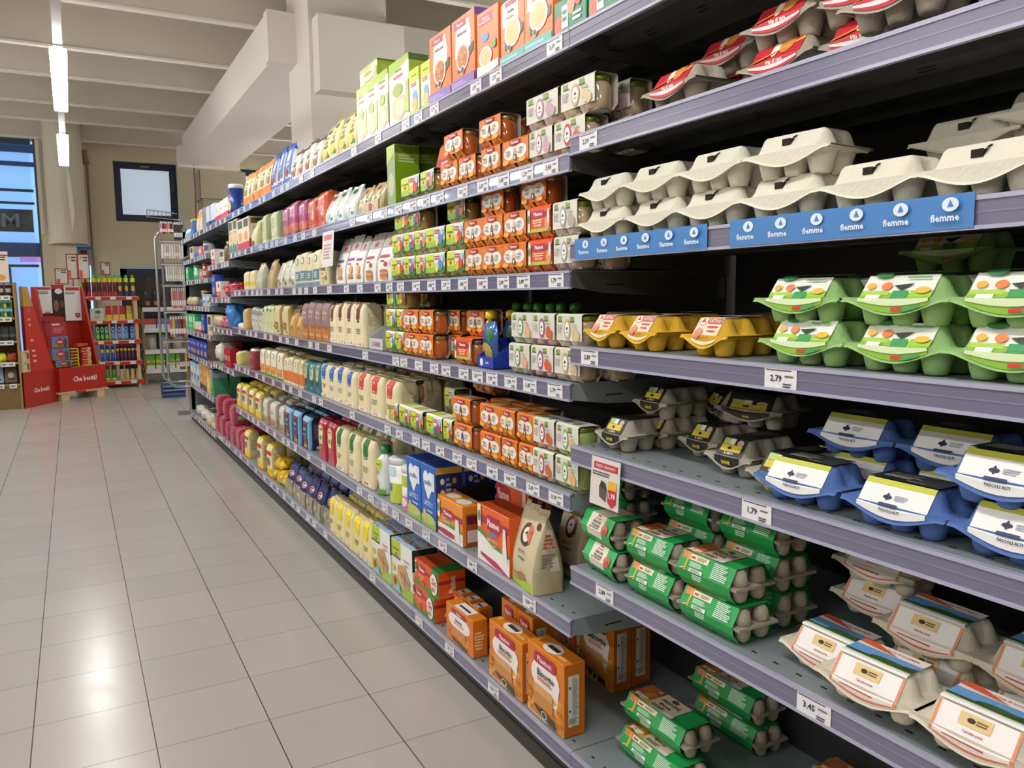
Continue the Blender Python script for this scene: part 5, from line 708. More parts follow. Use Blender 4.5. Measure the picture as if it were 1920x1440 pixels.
 ('jar_pack', 'duo', 'p_pru', 0.758, 1.0, 2.206, 2.082, 1, None, None, 1, None, 'orange prune twin jar pack, lower', 'jar pack', 'on the fifth shelf', 0, 0.95, 0.004, 0, None),
 ('jar_pack', 'duo', 'p_mel', 0.758, 1.0, 2.019, 1.895, 1, None, None, 1, None, 'orange apple twin jar pack, lower', 'jar pack', 'on the fifth shelf', 0, 0.95, 0.004, 0, None),
 ('jar_pack', 'duo', 'p_ban', 0.758, 1.0, 1.895, 1.808, 1, None, None, 1, None, 'orange banana twin jar pack, lower', 'jar pack', 'on the fifth shelf', 0, 0.95, 0.004, 0, None),
 ('jar_pack', 'duo', 'p_mel', 0.758, 1.0, 1.802, 1.716, 1, None, None, 1, None, 'orange apple and banana twin pack, lower', 'jar pack', 'on the fifth shelf', 0, 0.95, 0.004, 0, None),
 ('jar_pack', 'duo', 'a_red', 0.758, 1.0, 1.719, 1.621, 1, None, None, 1, None, 'white and red apple twin pack, lower', 'jar pack', 'on the fifth shelf', 0, 0.95, 0.004, 0, None),
 ('jar_pack', 'duo', 'a_lime', 0.758, 1.0, 1.616, 1.515, 1, None, None, 1, None, 'white and lime pear twin pack, lower', 'jar pack', 'on the fifth shelf', 0, 0.95, 0.004, 0, None),
 ('jar_pack', 'duo', 'p_mel', 0.758, 1.07, 2.095, 1.968, 1, None, None, 1, None, 'shadowed orange twin pack in second row, lower', 'jar pack', '@0@3 fifth shelf', 0, 0.95, 0.004, 0, None),
 ('jar_pack', 'duo', 'p_mel', 0.758, 1.07, 1.968, 1.879, 1, None, None, 1, None, 'shadowed orange twin pack in second row, lower', 'jar pack', '@1@3 fifth shelf', 0, 0.95, 0.004, 0, None),
 ('jar_pack', 'duo', 'p_mel', 0.758, 1.07, 1.874, 1.785, 1, None, None, 1, None, 'shadowed orange twin pack in second row, lower', 'jar pack', '@2@3 fifth shelf', 0, 0.95, 0.004, 0, None),
 ('jar_pack', 'duo', 'p_pru', 0.837, 1.0, 2.211, 2.087, 1, None, None, 1, None, 'orange prune twin jar pack, upper', 'jar pack', 'on the fifth shelf', 0, 0.95, 0.004, 0, None),
 ('jar_pack', 'duo', 'p_mel', 0.837, 1.0, 2.023, 1.899, 1, None, None, 1, None, 'orange apple twin jar pack, upper', 'jar pack', 'on the fifth shelf', 0, 0.95, 0.004, 0, None),
 ('jar_pack', 'duo', 'p_ban', 0.837, 1.0, 1.899, 1.812, 1, None, None, 1, None, 'orange banana twin jar pack, upper', 'jar pack', 'on the fifth shelf', 0, 0.95, 0.004, 0, None),
 ('jar_pack', 'duo', 'p_mel', 0.837, 1.0, 1.807, 1.72, 1, None, None, 1, None, 'orange apple and banana twin pack, upper', 'jar pack', 'on the fifth shelf', 0, 0.95, 0.004, 0, None),
 ('jar_pack', 'duo', 'a_red', 0.837, 1.0, 1.718, 1.62, 1, None, None, 1, None, 'white and red apple twin pack, upper', 'jar pack', 'on the fifth shelf', 0, 0.95, 0.004, 0, None),
 ('jar_pack', 'duo', 'a_lime', 0.837, 1.0, 1.615, 1.515, 1, None, None, 1, None, 'white and lime pear twin pack, upper', 'jar pack', 'on the fifth shelf', 0, 0.95, 0.004, 0, None),
 ('jar_pack', 'duo', 'p_mel', 0.837, 1.07, 2.093, 1.967, 1, None, None, 1, None, 'shadowed orange twin pack in second row, upper', 'jar pack', '@0@3 fifth shelf', 0, 0.95, 0.004, 0, None),
 ('jar_pack', 'duo', 'p_mel', 0.837, 1.07, 1.967, 1.878, 1, None, None, 1, None, 'shadowed orange twin pack in second row, upper', 'jar pack', '@1@3 fifth shelf', 0, 0.95, 0.004, 0, None),
 ('jar_pack', 'duo', 'p_mel', 0.837, 1.07, 1.872, 1.784, 1, None, None, 1, None, 'shadowed orange twin pack in second row, upper', 'jar pack', '@2@3 fifth shelf', 0, 0.95, 0.004, 0, None),
 ('jar_pack', 'duo', 'p_con', 0.916, 1.1, 2.268, 2.124, 1, None, None, 1, None, 'dark orange twin pack stacked highest at back', 'jar pack', 'on the fifth shelf', 0, 0.95, 0.004, 0, None),
 ('flour_bag', 'block', 'yellowflour', 0.452, 1.0, 6.001, 5.106, 4, 0.17, 0.085, 3, None, 'yellow and cream corn flour bag', 'flour bag', 'on the sixth shelf', 0, 0.95, 0.004, 0, None),
 ('flour_bag', 'block', 'floury', 0.452, 1.0, 5.106, 4.474, 3, 0.156, 0.085, 3, None, 'dusty grey-white flour bag', 'flour bag', 'on the sixth shelf', 0, 0.95, 0.004, 0, None),
 ('flour_bag', 'block', 'navyblue', 0.452, 1.0, 4.486, 3.926, 3, 0.171, 0.1, 3, None, 'navy and light blue flour bag', 'flour bag', 'on the sixth shelf', 0, 0.95, 0.004, 0, None),
 ('flour_bag', 'block', 'redbag', 0.452, 1.0, 3.778, 3.509, 2, 0.194, 0.1, 3, None, 'red flour bag with cream figure', 'flour bag', 'on the sixth shelf', 0, 0.95, 0.004, 0, None),
 ('flour_bag', 'block', 'fl_green', 0.452, 1.0, 3.5, 2.973, 3, 0.205, 0.09, 3, None, 'cream flour bag with green ribbon', 'flour bag', 'on the sixth shelf', 0, 0.95, 0.004, 0, None),
 ('milk_bottle', 'bottle', 'milkbottle', 0.452, 1.0, 2.973, 2.814, 1, 0.19, None, 1, None, 'white baby milk bottle with green cap', 'milk bottle', 'on the sixth shelf', 0, 0.95, 0.004, 0, None),
 ('milk_bottle', 'bottle', 'milkbottle', 0.452, 1.08, 3.165, 2.997, 1, 0.19, None, 1, None, 'green-capped milk bottle, half hidden behind another', 'milk bottle', 'on the sixth shelf', 0, 0.95, 0.004, 0, None),
 ('milk_bottle', 'bottle', 'milkbottle', 0.452, 1.13, 3.102, 2.944, 1, 0.19, None, 1, None, 'green-capped milk bottle behind the tins', 'milk bottle', 'on the sixth shelf', 0, 0.95, 0.004, 0, None),
 ('milk_tin', 'tin', 'milktin', 0.452, 1.0, 2.832, 2.701, 1, 0.169, None, 1, None, 'tall pale blue and lime milk tin', 'milk tin', 'on the sixth shelf', 0, 0.95, 0.004, 0, None),
 ('milk_tin', 'tin', 'milktin2', 0.452, 1.0, 2.707, 2.596, 1, 0.161, None, 1, None, 'shorter lime and pink milk tin', 'milk tin', 'on the sixth shelf', 0, 0.95, 0.004, 0, None),
 ('milk_box', 'box', 'heartbox', 0.452, 1.0, 2.611, 2.345, 2, 0.21, 0.095, 3, None, 'blue infant milk box with white heart', 'milk box', 'on the sixth shelf', 0, 0.95, 0.004, 0, None),
 ('jar_multipack', 'box', 'jarbox', 0.452, 1.0, 2.354, 2.115, 1, 0.126, 0.075, 1, None, 'orange four-jar multipack with handle holes', 'jar multipack', 'on the sixth shelf', 0, 0.95, 0.004, 0, None),
 ('box', 'box', 'chocobox', 0.452, 1.1, 2.571, 2.308, 1, 0.14, 0.1, 1, None, 'dark box behind the orange multipack', 'box', 'on the sixth shelf', 0, 0.95, 0.004, 0, None),
 ('milk_box', 'box', 'milkbox', 0.452, 1.0, 2.05, 1.791, 1, 0.166, 0.085, 1, None, 'large orange and white biscuit milk box', 'milk box', 'on the sixth shelf', 0, 0.95, 0.004, 0, None),
 ('box', 'box', 'bigorange', 0.452, 1.13, 2.213, 1.936, 1, 0.235, 0.08, 1, None, 'large dark orange box standing at the back', 'box', 'on the sixth shelf', 0, 0.95, 0.004, 0, None),
 ('biscuit_pouch', 'pouch', 'legumebag', 0.452, 1.0, 1.865, 1.586, 1, 0.215, 0.09, 1, None, 'beige biscuit pouch with round brown emblem, leaning at front', 'biscuit pouch', 'on the sixth shelf', 0, 0.95, 0.004, -8, 0.165),
 ('biscuit_pouch', 'pouch', 'legumebag', 0.452, 1.14, 1.864, 1.707, 1, 0.21, 0.08, 1, None, 'second beige biscuit pouch in shade under the rail', 'biscuit pouch', 'on the sixth shelf', 0, 0.95, 0.004, 0, 0.14),
 ('wrapped_bundle', 'block', 'pinkwrap', 0.123, 1.0, 7.099, 6.111, 4, 0.15, 0.12, 2, None, 'pink bundle wrapped in clear film, low tier', 'wrapped bundle', 'on the bottom shelf', 0, 0.95, 0.004, 0, None),
 ('wrapped_bundle', 'block', 'pinkwrap', 0.278, 1.0, 7.049, 6.069, 3, 0.15, 0.12, 1, None, 'pink bundle wrapped in clear film, upper tier', 'wrapped bundle', 'on the bottom shelf', 0, 0.95, 0.004, 0, None),
 ('wrapped_bundle', 'block', 'pinkwrap', 0.123, 1.0, 6.111, 5.755, 2, 0.15, 0.12, 1, None, 'pink wrapped bundle next to yellow bags', 'wrapped bundle', 'on the bottom shelf', 0, 0.95, 0.004, 0, None),
 ('flour_bag', 'block', 'yellowflour', 0.123, 1.0, 5.735, 5.398, 1, 0.193, 0.08, 1, None, 'single yellow polenta bag beside pink bundles', 'flour bag', 'on the bottom shelf', 0, 0.95, 0.004, 0, None),
 ('flour_bag', 'block', 'yellowflour', 0.123, 1.0, 5.363, 4.806, 2, 0.204, 0.09, 2, None, 'yellow polenta bag leaning in the bottom row', 'flour bag', 'on the bottom shelf', 0, 0.95, 0.004, 0, None),
 ('packet', 'blob', 'yellowlump', 0.123, 1.0, 5.063, 4.584, 2, 0.07, 0.1, 1, None, 'crumpled yellow packet lying on its side', 'packet', 'on the bottom shelf', 0, 0.95, 0.004, 0, None),
 ('packet', 'blob', 'yellowlump', 0.183, 1.02, 4.976, 4.661, 1, 0.07, 0.1, 1, None, 'crumpled yellow packet on top of two others', 'packet', 'on the bottom shelf', 0, 0.95, 0.004, 0, None),
 ('flour_bag', 'block', 'yellowflour', 0.123, 1.13, 5.246, 4.871, 2, 0.15, 0.09, 1, None, 'yellow packet in shadow behind the crumpled ones', 'flour bag', 'on the bottom shelf', 0, 0.95, 0.004, 0, None),
 ('pasta_bag', 'pouch', 'navypasta', 0.123, 1.0, 4.532, 3.627, 6, 0.174, 0.09, 2, None, 'navy pasta bag with grey picture', 'pasta bag', 'on the bottom shelf', 0, 0.95, 0.012, 0, None),
 ('flour_bag', 'block', 'fl_yellow', 0.123, 1.0, 3.636, 3.022, 5, 0.176, 0.085, 3, None, 'cream flour bag with yellow ribbon', 'flour bag', 'on the bottom shelf', 0, 0.95, 0.004, 0, None),
 ('biscuit_box', 'box', 'biscottini', 0.123, 1.0, 3.015, 2.571, 2, 0.197, 0.05, 4, None, 'white and green baby biscuit box', 'biscuit box', 'on the bottom shelf', 0, 0.95, 0.004, 0, None),
 ('biscuit_box', 'box', 'orangegreen', 0.123, 1.0, 2.586, 2.25, 1, 0.092, 0.1, 1, None, 'orange and green discount biscuit box, lower', 'biscuit box', 'on the bottom shelf', 0, 0.95, 0.004, 0, None),
 ('biscuit_box', 'box', 'orangegreen', 0.215, 1.0, 2.555, 2.234, 1, 0.092, 0.1, 1, None, 'orange and green discount biscuit box, upper', 'biscuit box', 'on the bottom shelf', 0, 0.95, 0.004, 0, None),
 ('biscuit_box', 'box', 'biscotto_s', 0.123, 1.0, 2.288, 2.083, 1, 0.118, 0.05, 1, None, 'small orange biscotto box, foremost of the small ones', 'biscuit box', 'on the bottom shelf', 0, 0.95, 0.004, 0, None),
 ('biscuit_box', 'box', 'biscotto_s', 0.123, 1.055, 2.358, 2.157, 3, 0.118, 0.05, 1, None, 'small orange biscotto box behind the front one', 'biscuit box', 'on the bottom shelf', 0, 0.95, 0.004, 0, None),
 ('biscuit_box', 'box', 'biscotto', 0.123, 1.0, 1.997, 1.77, 1, 0.166, 0.062, 1, None, 'tall orange biscotto box, left of the front pair', 'biscuit box', 'on the bottom shelf', 0, 0.95, 0.004, 0, None),
 ('biscuit_box', 'box', 'biscotto', 0.123, 1.0, 1.767, 1.576, 1, 0.189, 0.062, 1, None, 'tall orange biscotto box, right of the front pair', 'biscuit box', 'on the bottom shelf', 0, 0.95, 0.004, 0, None),
 ('biscuit_box', 'box', 'biscotto', 0.123, 1.07, 2.036, 1.844, 2, 0.2, 0.062, 1, None, 'orange biscotto box lying behind the front pair', 'biscuit box', 'on the bottom shelf', 0, 0.95, 0.004, 0, None),
 ('biscuit_box', 'box', 'biscotto', 0.123, 1.22, 2.004, 1.869, 1, 0.2, 0.062, 1, None, 'biscotto box deep in the shade, mostly hidden', 'biscuit box', 'on the bottom shelf', 0, 0.95, 0.004, 0, None),
 ('box', 'box', 'whiteredbox', 1.484, 1.0, 6.848, 6.423, 1, 0.121, 0.07, 1, None, 'white box with red letter and foot', 'box', 'in the stepped-down bay, second shelf', 0, 0.95, 0.004, 0, None),
 ('pack', 'box', 'creambox', 1.484, 1.0, 6.423, 6.159, 1, 0.091, 0.06, 1, None, 'cream bottle-shaped pack beside red letter box', 'pack', 'in the stepped-down bay, second shelf', 0, 0.95, 0.004, 0, None),
 ('bottle', 'bottle', 'goldjar', 1.484, 1.0, 6.229, 5.978, 1, 0.149, None, 1, None, 'brown bottle with gold cap', 'bottle', 'in the stepped-down bay, second shelf', 0, 0.95, 0.004, 0, None),
 ('box', 'box', 'bluechoc', 1.229, 1.0, 6.877, 6.659, 1, 0.179, 0.07, 1, None, 'slim blue upright box', 'box', 'in the stepped-down bay, third shelf', 0, 0.95, 0.004, 0, None),
 ('box', 'box', 'whiteredbox', 1.229, 1.0, 6.659, 6.329, 1, 0.121, 0.07, 1, None, 'white and red low box', 'box', 'in the stepped-down bay, third shelf', 0, 0.95, 0.004, 0, None),
 ('packet', 'blob', 'redlump', 1.229, 1.0, 6.329, 5.877, 2, 0.1, 0.12, 1, None, 'crumpled red foil packet', 'packet', 'in the stepped-down bay, third shelf', 0, 0.95, 0.004, 0, None),
 ('box', 'box', 'navybox', 1.229, 1.12, 7.488, 6.904, 1, 0.19, 0.1, 1, None, 'wide navy box lying at the back', 'box', 'in the stepped-down bay, third shelf', 0, 0.95, 0.004, 0, None),
 ('tray', 'tray', 'choctray', 1.229, 1.08, 6.657, 6.192, 1, 0.12, 0.15, 1, None, 'dark brown plastic tray above red packets', 'tray', 'in the stepped-down bay, third shelf', 0, 0.95, 0.004, 0, None),
 ('packet', 'blob', 'creamlump', 0.996, 1.0, 6.898, 6.524, 2, 0.08, 0.09, 1, None, 'small cream packet in a loose pile', 'packet', 'in the stepped-down bay, fourth shelf', 0, 0.95, 0.004, 0, None),
 ('packet', 'blob', 'pinklump', 0.996, 1.0, 6.575, 6.255, 2, 0.07, 0.09, 1, None, 'small pink packet in a loose pile', 'packet', 'in the stepped-down bay, fourth shelf', 0, 0.95, 0.004, 0, None),
 ('bag', 'blob', 'bluelump', 0.996, 1.0, 6.255, 5.856, 1, 0.22, 0.14, 1, None, 'large bright blue soft bag', 'bag', 'in the stepped-down bay, fourth shelf', 0, 0.95, 0.004, 0, None),
 ('packet', 'blob', 'whitelump', 0.996, 1.0, 5.814, 5.577, 2, 0.05, 0.08, 1, None, 'little white packet beside the blue bag', 'packet', 'in the stepped-down bay, fourth shelf', 0, 0.95, 0.004, 0, None),
 ('bag', 'blob', 'whitelump', 0.705, 1.0, 6.91, 6.437, 1, 0.15, 0.16, 1, None, 'large white plastic bag', 'bag', 'in the stepped-down bay, fifth shelf', 0, 0.95, 0.004, 0, None),
 ('box', 'box', 'redbox', 0.705, 1.0, 6.412, 6.153, 2, 0.135, 0.08, 1, None, 'glossy red box with white letters', 'box', 'in the stepped-down bay, fifth shelf', 0, 0.95, 0.004, 0, None),
 ('packet', 'block', 'butter', 0.758, 1.0, 5.919, 5.412, 1, 0.09, 0.12, 1, None, 'pale yellow wrapped block lying flat', 'packet', 'on the fifth shelf', 0, 0.95, 0.004, 0, None),
 ('box', 'box', 'redbox', 0.705, 1.12, 7.246, 6.774, 1, 0.22, 0.1, 1, None, 'big dark red box behind the small ones', 'box', 'in the stepped-down bay, fifth shelf', 0, 0.95, 0.004, 0, None),
 ('packet', 'blob', 'pinklump', 0.705, 1.05, 7.074, 6.649, 1, 0.05, 0.08, 1, None, 'pale pink packet hanging low on the edge', 'packet', 'in the stepped-down bay, fifth shelf', 0, 0.95, 0.004, 0, None),
 ('packet', 'blob', 'darklump', 1.588, 1.0, 8.63, 8.096, 2, 0.05, 0.06, 1, None, 'small black packet', 'packet', 'near the far gondola post, second shelf', 0, 0.95, 0.004, 0, None),
 ('box', 'box', 'creambox', 1.588, 1.0, 8.096, 7.798, 1, 0.108, 0.06, 1, None, 'cream tea box', 'box', 'near the far gondola post, second shelf', 0, 0.95, 0.004, 0, None),
 ('box', 'box', 'bluebox', 1.588, 1.0, 7.87, 7.519, 2, 0.035, 0.06, 1, None, 'small blue box', 'box', 'near the far gondola post, second shelf', 0, 0.95, 0.004, 0, None),
 ('box', 'box', 'pinkbox', 1.588, 1.0, 7.519, 7.196, 1, 0.081, 0.06, 1, None, 'pink box', 'box', 'near the far gondola post, second shelf', 0, 0.95, 0.004, 0, None),
 ('tin', 'tin', 'tinjar', 1.588, 1.0, 7.29, 6.785, 1, 0.111, None, 1, None, 'grey round tin', 'tin', 'near the far gondola post, second shelf', 0, 0.95, 0.004, 0, None),
 ('box', 'box', 'greybox2', 1.588, 1.1, 8.068, 7.601, 1, 0.2, 0.08, 1, None, 'grey box at the back', 'box', 'near the far gondola post, second shelf', 0, 0.95, 0.004, 0, None),
 ('box', 'box', 'greenpack', 1.392, 1.0, 8.461, 8.025, 1, 0.131, 0.07, 1, None, 'green tea box', 'box', 'near the far gondola post, third shelf', 0, 0.95, 0.004, 0, None),
 ('jar', 'tin', 'greenjar', 1.392, 1.0, 7.95, 7.56, 1, 0.132, None, 1, None, 'green jar', 'jar', 'near the far gondola post, third shelf', 0, 0.95, 0.004, 0, None),
 ('box', 'box', 'pinkbox', 1.392, 1.0, 7.56, 7.362, 1, 0.082, 0.05, 1, None, 'small pale pink box between jars', 'box', 'near the far gondola post, third shelf', 0, 0.95, 0.004, 0, None),
 ('jar', 'tin', 'redjar', 1.392, 1.0, 7.395, 6.965, 1, 0.125, None, 1, None, 'dark red jar with lid', 'jar', 'near the far gondola post, third shelf', 0, 0.95, 0.004, 0, None),
 ('packet', 'blob', 'creamlump', 1.153, 1.0, 8.608, 7.972, 2, 0.08, 0.08, 1, None, 'amber cookie packet', 'packet', 'near the far gondola post, fourth shelf', 0, 0.95, 0.004, 0, None),
 ('packet', 'blob', 'bluelump', 1.153, 1.0, 7.685, 7.418, 1, 0.06, 0.07, 1, None, 'small blue pear-shaped packet', 'packet', 'near the far gondola post, fourth shelf', 0, 0.95, 0.004, 0, None),
 ('jar', 'tin', 'goldjar', 1.153, 1.0, 7.549, 7.228, 1, 0.136, None, 1, None, 'dark jar with gold lid', 'jar', 'near the far gondola post, fourth shelf', 0, 0.95, 0.004, 0, None),
 ('box', 'box', 'cookieblue', 1.153, 1.0, 7.418, 6.989, 2, 0.102, 0.06, 1, None, 'light blue box', 'box', 'near the far gondola post, fourth shelf', 0, 0.95, 0.004, 0, None),
 ('box', 'box', 'greenpack', 0.915, 1.0, 8.67, 7.992, 4, 0.158, 0.1, 1, None, 'slim green herbal tea box', 'box', 'near the far gondola post, fifth shelf', 0, 0.95, 0.004, 0, None),
 ('box', 'box', 'whitered', 0.915, 1.0, 8.029, 7.604, 2, 0.09, 0.06, 1, None, 'white and red small box', 'box', 'near the far gondola post, fifth shelf', 0, 0.95, 0.004, 0, None),
 ('box', 'box', 'bluechoc', 0.915, 1.0, 7.604, 7.281, 1, 0.164, 0.1, 1, None, 'tall blue box beside herbal tea', 'box', 'near the far gondola post, fifth shelf', 0, 0.95, 0.004, 0, None),
 ('box', 'box', 'creambox', 0.915, 1.0, 7.219, 7.011, 1, 0.17, 0.1, 1, None, 'cream stack box', 'box', 'near the far gondola post, fifth shelf', 0, 0.95, 0.004, 0, None),
 ('biscuit_box', 'box', 'bluechoc', 0.683, 1.0, 8.642, 7.331, 6, 0.148, 0.1, 1, None, 'blue biscuit bag box', 'biscuit box', 'near the far gondola post, sixth shelf', 0, 0.95, 0.004, 0, None),
 ('box', 'box', 'mouldbox', 0.683, 1.0, 7.3, 7.031, 4, 0.194, 0.12, 1, None, 'brown baking box', 'box', 'near the far gondola post, sixth shelf', 0, 0.95, 0.004, 0, None),
 ('biscuit_box', 'box', 'cookieblue', 0.397, 1.0, 8.554, 7.867, 3, 0.207, 0.1, 1, None, 'light blue cookie box', 'biscuit box', 'near the far gondola post, seventh shelf', 0, 0.95, 0.004, 0, None),
 ('biscuit_box', 'box', 'cookietan', 0.397, 1.0, 7.867, 7.432, 2, 0.243, 0.1, 1, None, 'tan cookie box', 'biscuit box', 'near the far gondola post, seventh shelf', 0, 0.95, 0.004, 0, None),
 ('biscuit_box', 'box', 'cookieyellow', 0.397, 1.0, 7.432, 7.215, 1, 0.235, 0.1, 1, None, 'yellow cookie box', 'biscuit box', 'near the far gondola post, seventh shelf', 0, 0.95, 0.004, 0, None),
 ('box', 'box', 'greenbig', 0.397, 1.0, 7.215, 7.01, 1, 0.223, 0.22, 1, None, 'large green box with open top', 'box', 'near the far gondola post, seventh shelf', 0, 0.95, 0.004, 0, None),
 ('bag', 'blob', 'whitelump', 0.094, 1.0, 8.395, 7.41, 3, 0.09, 0.12, 1, None, 'white plastic bag in the bottom corner', 'bag', 'near the far gondola post, bottom', 0, 0.95, 0.004, 0, None),
 ('packet', 'blob', 'creamlump', 0.094, 1.0, 7.636, 7.051, 2, 0.07, 0.1, 1, None, 'cream packet by the white bags', 'packet', 'near the far gondola post, bottom', 0, 0.95, 0.004, 0, None),
 ('egg_carton', 'carton', 'fiemme_carton', 1.337, 1.0, 1.512, 1.349, 1, None, None, 1, None, 'cream carton on the blue-strip shelf, lower row', 'egg carton', '@0@6', 0, 1, 0.003, 0, (3, 2)),
 ('egg_carton', 'carton', 'fiemme_carton', 1.337, 1.0, 1.346, 1.183, 1, None, None, 1, None, 'cream carton on the blue-strip shelf, lower row', 'egg carton', '@1@6', 0, 1, 0.003, 0, (3, 2)),
 ('egg_carton', 'carton', 'fiemme_carton', 1.337, 1.0, 1.189, 1.026, 1, None, None, 1, None, 'cream carton on the blue-strip shelf, lower row', 'egg carton', '@2@6', 0, 1, 0.003, 0, (3, 2)),
 ('egg_carton', 'carton', 'fiemme_carton', 1.337, 1.0, 1.024, 0.861, 1, None, None, 1, None, 'cream carton on the blue-strip shelf, lower row', 'egg carton', '@3@6', 0, 1, 0.003, 0, (3, 2)),
 ('egg_carton', 'carton', 'fiemme_carton', 1.337, 1.0, 0.857, 0.694, 1, None, None, 1, None, 'cream carton on the blue-strip shelf, lower row', 'egg carton', '@4@6', 0, 1, 0.003, 0, (3, 2)),
 ('egg_carton', 'carton', 'fiemme_carton', 1.337, 1.0, 0.699, 0.536, 1, None, None, 1, None, 'cream carton on the blue-strip shelf, lower row', 'egg carton', '@5@6', 0, 1, 0.003, 0, (3, 2)),
 ('egg_carton', 'carton', 'fiemme_carton', 1.403, 1.0, 1.512, 1.349, 1, None, None, 1, None, 'cream carton on the blue-strip shelf, upper row', 'egg carton', '@0@4', 0, 1, 0.004, 0, (3, 2)),
 ('egg_carton', 'carton', 'fiemme_carton', 1.403, 1.0, 1.348, 1.185, 1, None, None, 1, None, 'cream carton on the blue-strip shelf, upper row', 'egg carton', '@1@4', 0, 1, 0.004, 2, (3, 2)),
 ('egg_carton', 'carton', 'fiemme_carton', 1.403, 1.0, 1.184, 1.021, 1, None, None, 1, None, 'cream carton on the blue-strip shelf, upper row', 'egg carton', '@2@4', 0, 1, 0.004, -1, (3, 2)),
 ('egg_carton', 'carton', 'fiemme_carton', 1.403, 1.0, 1.009, 0.846, 1, None, None, 1, None, 'cream carton on the blue-strip shelf, upper row', 'egg carton', '@3@4', 0, 1, 0.004, 4, (3, 2)),
 ('egg_carton', 'carton', 'fiemme_carton', 1.403, 1.14, 0.808, 0.645, 1, None, None, 1, None, 'shadowed cream carton at back, left of two', 'egg carton', 'egg bay', 0, 1, 0.004, 0, (3, 2)),
 ('egg_carton', 'carton', 'fiemme_carton', 1.422, 1.14, 0.686, 0.523, 1, None, None, 1, None, 'shadowed cream carton at back, right of two', 'egg carton', 'egg bay', 0, 1, 0.004, 3, (3, 2)),
 ('egg_carton', 'carton', 'fiemme_carton', 1.337, 1.14, 0.943, 0.617, 2, None, None, 1, None, 'cream carton in the hidden second row', 'egg carton', 'egg bay', 0, 1, 0.004, 0, (3, 2)),
 ('egg_carton', 'carton', 'red_carton', 1.568, 0.998, 1.298, 1.135, 1, None, None, 1, None, 'red-labelled carton nearest the twin jar packs', 'egg carton', 'egg bay', 0, 1, 0.004, -4, (3, 2)),
 ('egg_carton', 'carton', 'red_carton', 1.568, 1.14, 1.248, 1.085, 1, None, None, 1, None, 'red-labelled carton, low and half hidden', 'egg carton', 'egg bay', 0, 1, 0.004, 0, (3, 2)),
 ('egg_carton', 'carton', 'red_carton', 1.634, 1.1, 1.267, 1.104, 1, None, None, 1, None, 'red-labelled carton stacked second from left', 'egg carton', 'egg bay', 0, 1, 0.004, 0, (3, 2)),
 ('egg_carton', 'carton', 'red_carton', 1.634, 1.05, 1.084, 0.921, 1, None, None, 1, None, 'red-labelled carton stacked in the middle', 'egg carton', 'egg bay', 0, 1, 0.004, 0, (3, 2)),
 ('egg_carton', 'carton', 'red_carton', 1.568, 1.05, 1.085, 0.922, 1, None, None, 1, None, 'red-labelled carton under the middle stack', 'egg carton', 'egg bay', 0, 1, 0.004, 0, (3, 2)),
 ('egg_carton', 'carton', 'red_carton', 1.634, 1.06, 0.938, 0.775, 1, None, None, 1, None, 'red-labelled carton stacked further back right', 'egg carton', 'egg bay', 0, 1, 0.004, 0, (3, 2)),
 ('egg_carton', 'carton', 'red_carton', 1.568, 1.06, 0.928, 0.765, 1, None, None, 1, None, 'red-labelled carton under the right stack', 'egg carton', 'egg bay', 0, 1, 0.004, 0, (3, 2)),
 ('egg_carton', 'carton', 'red_carton', 1.588, 1.0, 0.836, 0.673, 1, None, None, 1, None, 'bright red-labelled carton at the front right', 'egg carton', 'egg bay', 0, 1, 0.004, -2, (3, 2)),
 ('egg_carton', 'carton', 'red_carton', 1.568, 1.0, 0.655, 0.492, 1, None, None, 1, None, 'pulp carton cut by the right picture edge', 'egg carton', 'egg bay', 0, 1, 0.004, 0, (3, 2)),
 ('egg_carton', 'carton', 'yellow_carton', 1.104, 0.998, 1.51, 1.347, 1, None, None, 1, None, 'yellow egg carton', 'egg carton', '@0@3 beside green cartons', 0, 1, 0.004, 0, (2, 3)),
 ('egg_carton', 'carton', 'yellow_carton', 1.104, 0.998, 1.377, 1.214, 1, None, None, 1, None, 'yellow egg carton', 'egg carton', '@1@3 beside green cartons', 0, 1, 0.004, 0, (2, 3)),
 ('egg_carton', 'carton', 'yellow_carton', 1.104, 0.998, 1.187, 1.024, 1, None, None, 1, None, 'yellow egg carton', 'egg carton', '@2@3 beside green cartons', 0, 1, 0.004, 0, (2, 3)),
 ('egg_carton', 'carton', 'yellow_carton', 1.104, 1.165, 1.72, 1.557, 1, None, None, 1, None, 'yellow carton hidden in second row', 'egg carton', '@0@3', 0, 1, 0.004, 0, (2, 3)),
 ('egg_carton', 'carton', 'yellow_carton', 1.104, 1.165, 1.497, 1.334, 1, None, None, 1, None, 'yellow carton hidden in second row', 'egg carton', '@1@3', 0, 1, 0.004, 0, (2, 3)),
 ('egg_carton', 'carton', 'yellow_carton', 1.104, 1.165, 1.263, 1.1, 1, None, None, 1, None, 'yellow carton hidden in second row', 'egg carton', '@2@3', 0, 1, 0.004, 0, (2, 3)),
 ('egg_carton', 'carton', 'green_carton', 1.104, 1.0, 0.969, 0.806, 1, None, None, 1, None, 'pale green egg carton, lower row', 'egg carton', '@0@3', 0, 1, 0.004, 0, (3, 2)),
 ('egg_carton', 'carton', 'green_carton', 1.104, 1.0, 0.805, 0.642, 1, None, None, 1, None, 'pale green egg carton, lower row', 'egg carton', '@1@3', 0, 1, 0.004, 0, (3, 2)),
 ('egg_carton', 'carton', 'green_carton', 1.104, 1.0, 0.643, 0.48, 1, None, None, 1, None, 'pale green egg carton, lower row', 'egg carton', '@2@3', 0, 1, 0.004, 0, (3, 2)),
 ('egg_carton', 'carton', 'green_carton', 1.104, 1.115, 0.946, 0.783, 1, None, None, 1, None, 'shadowed pale green carton, back lower row', 'egg carton', '@0@2', 0, 1, 0.004, 0, (3, 2)),
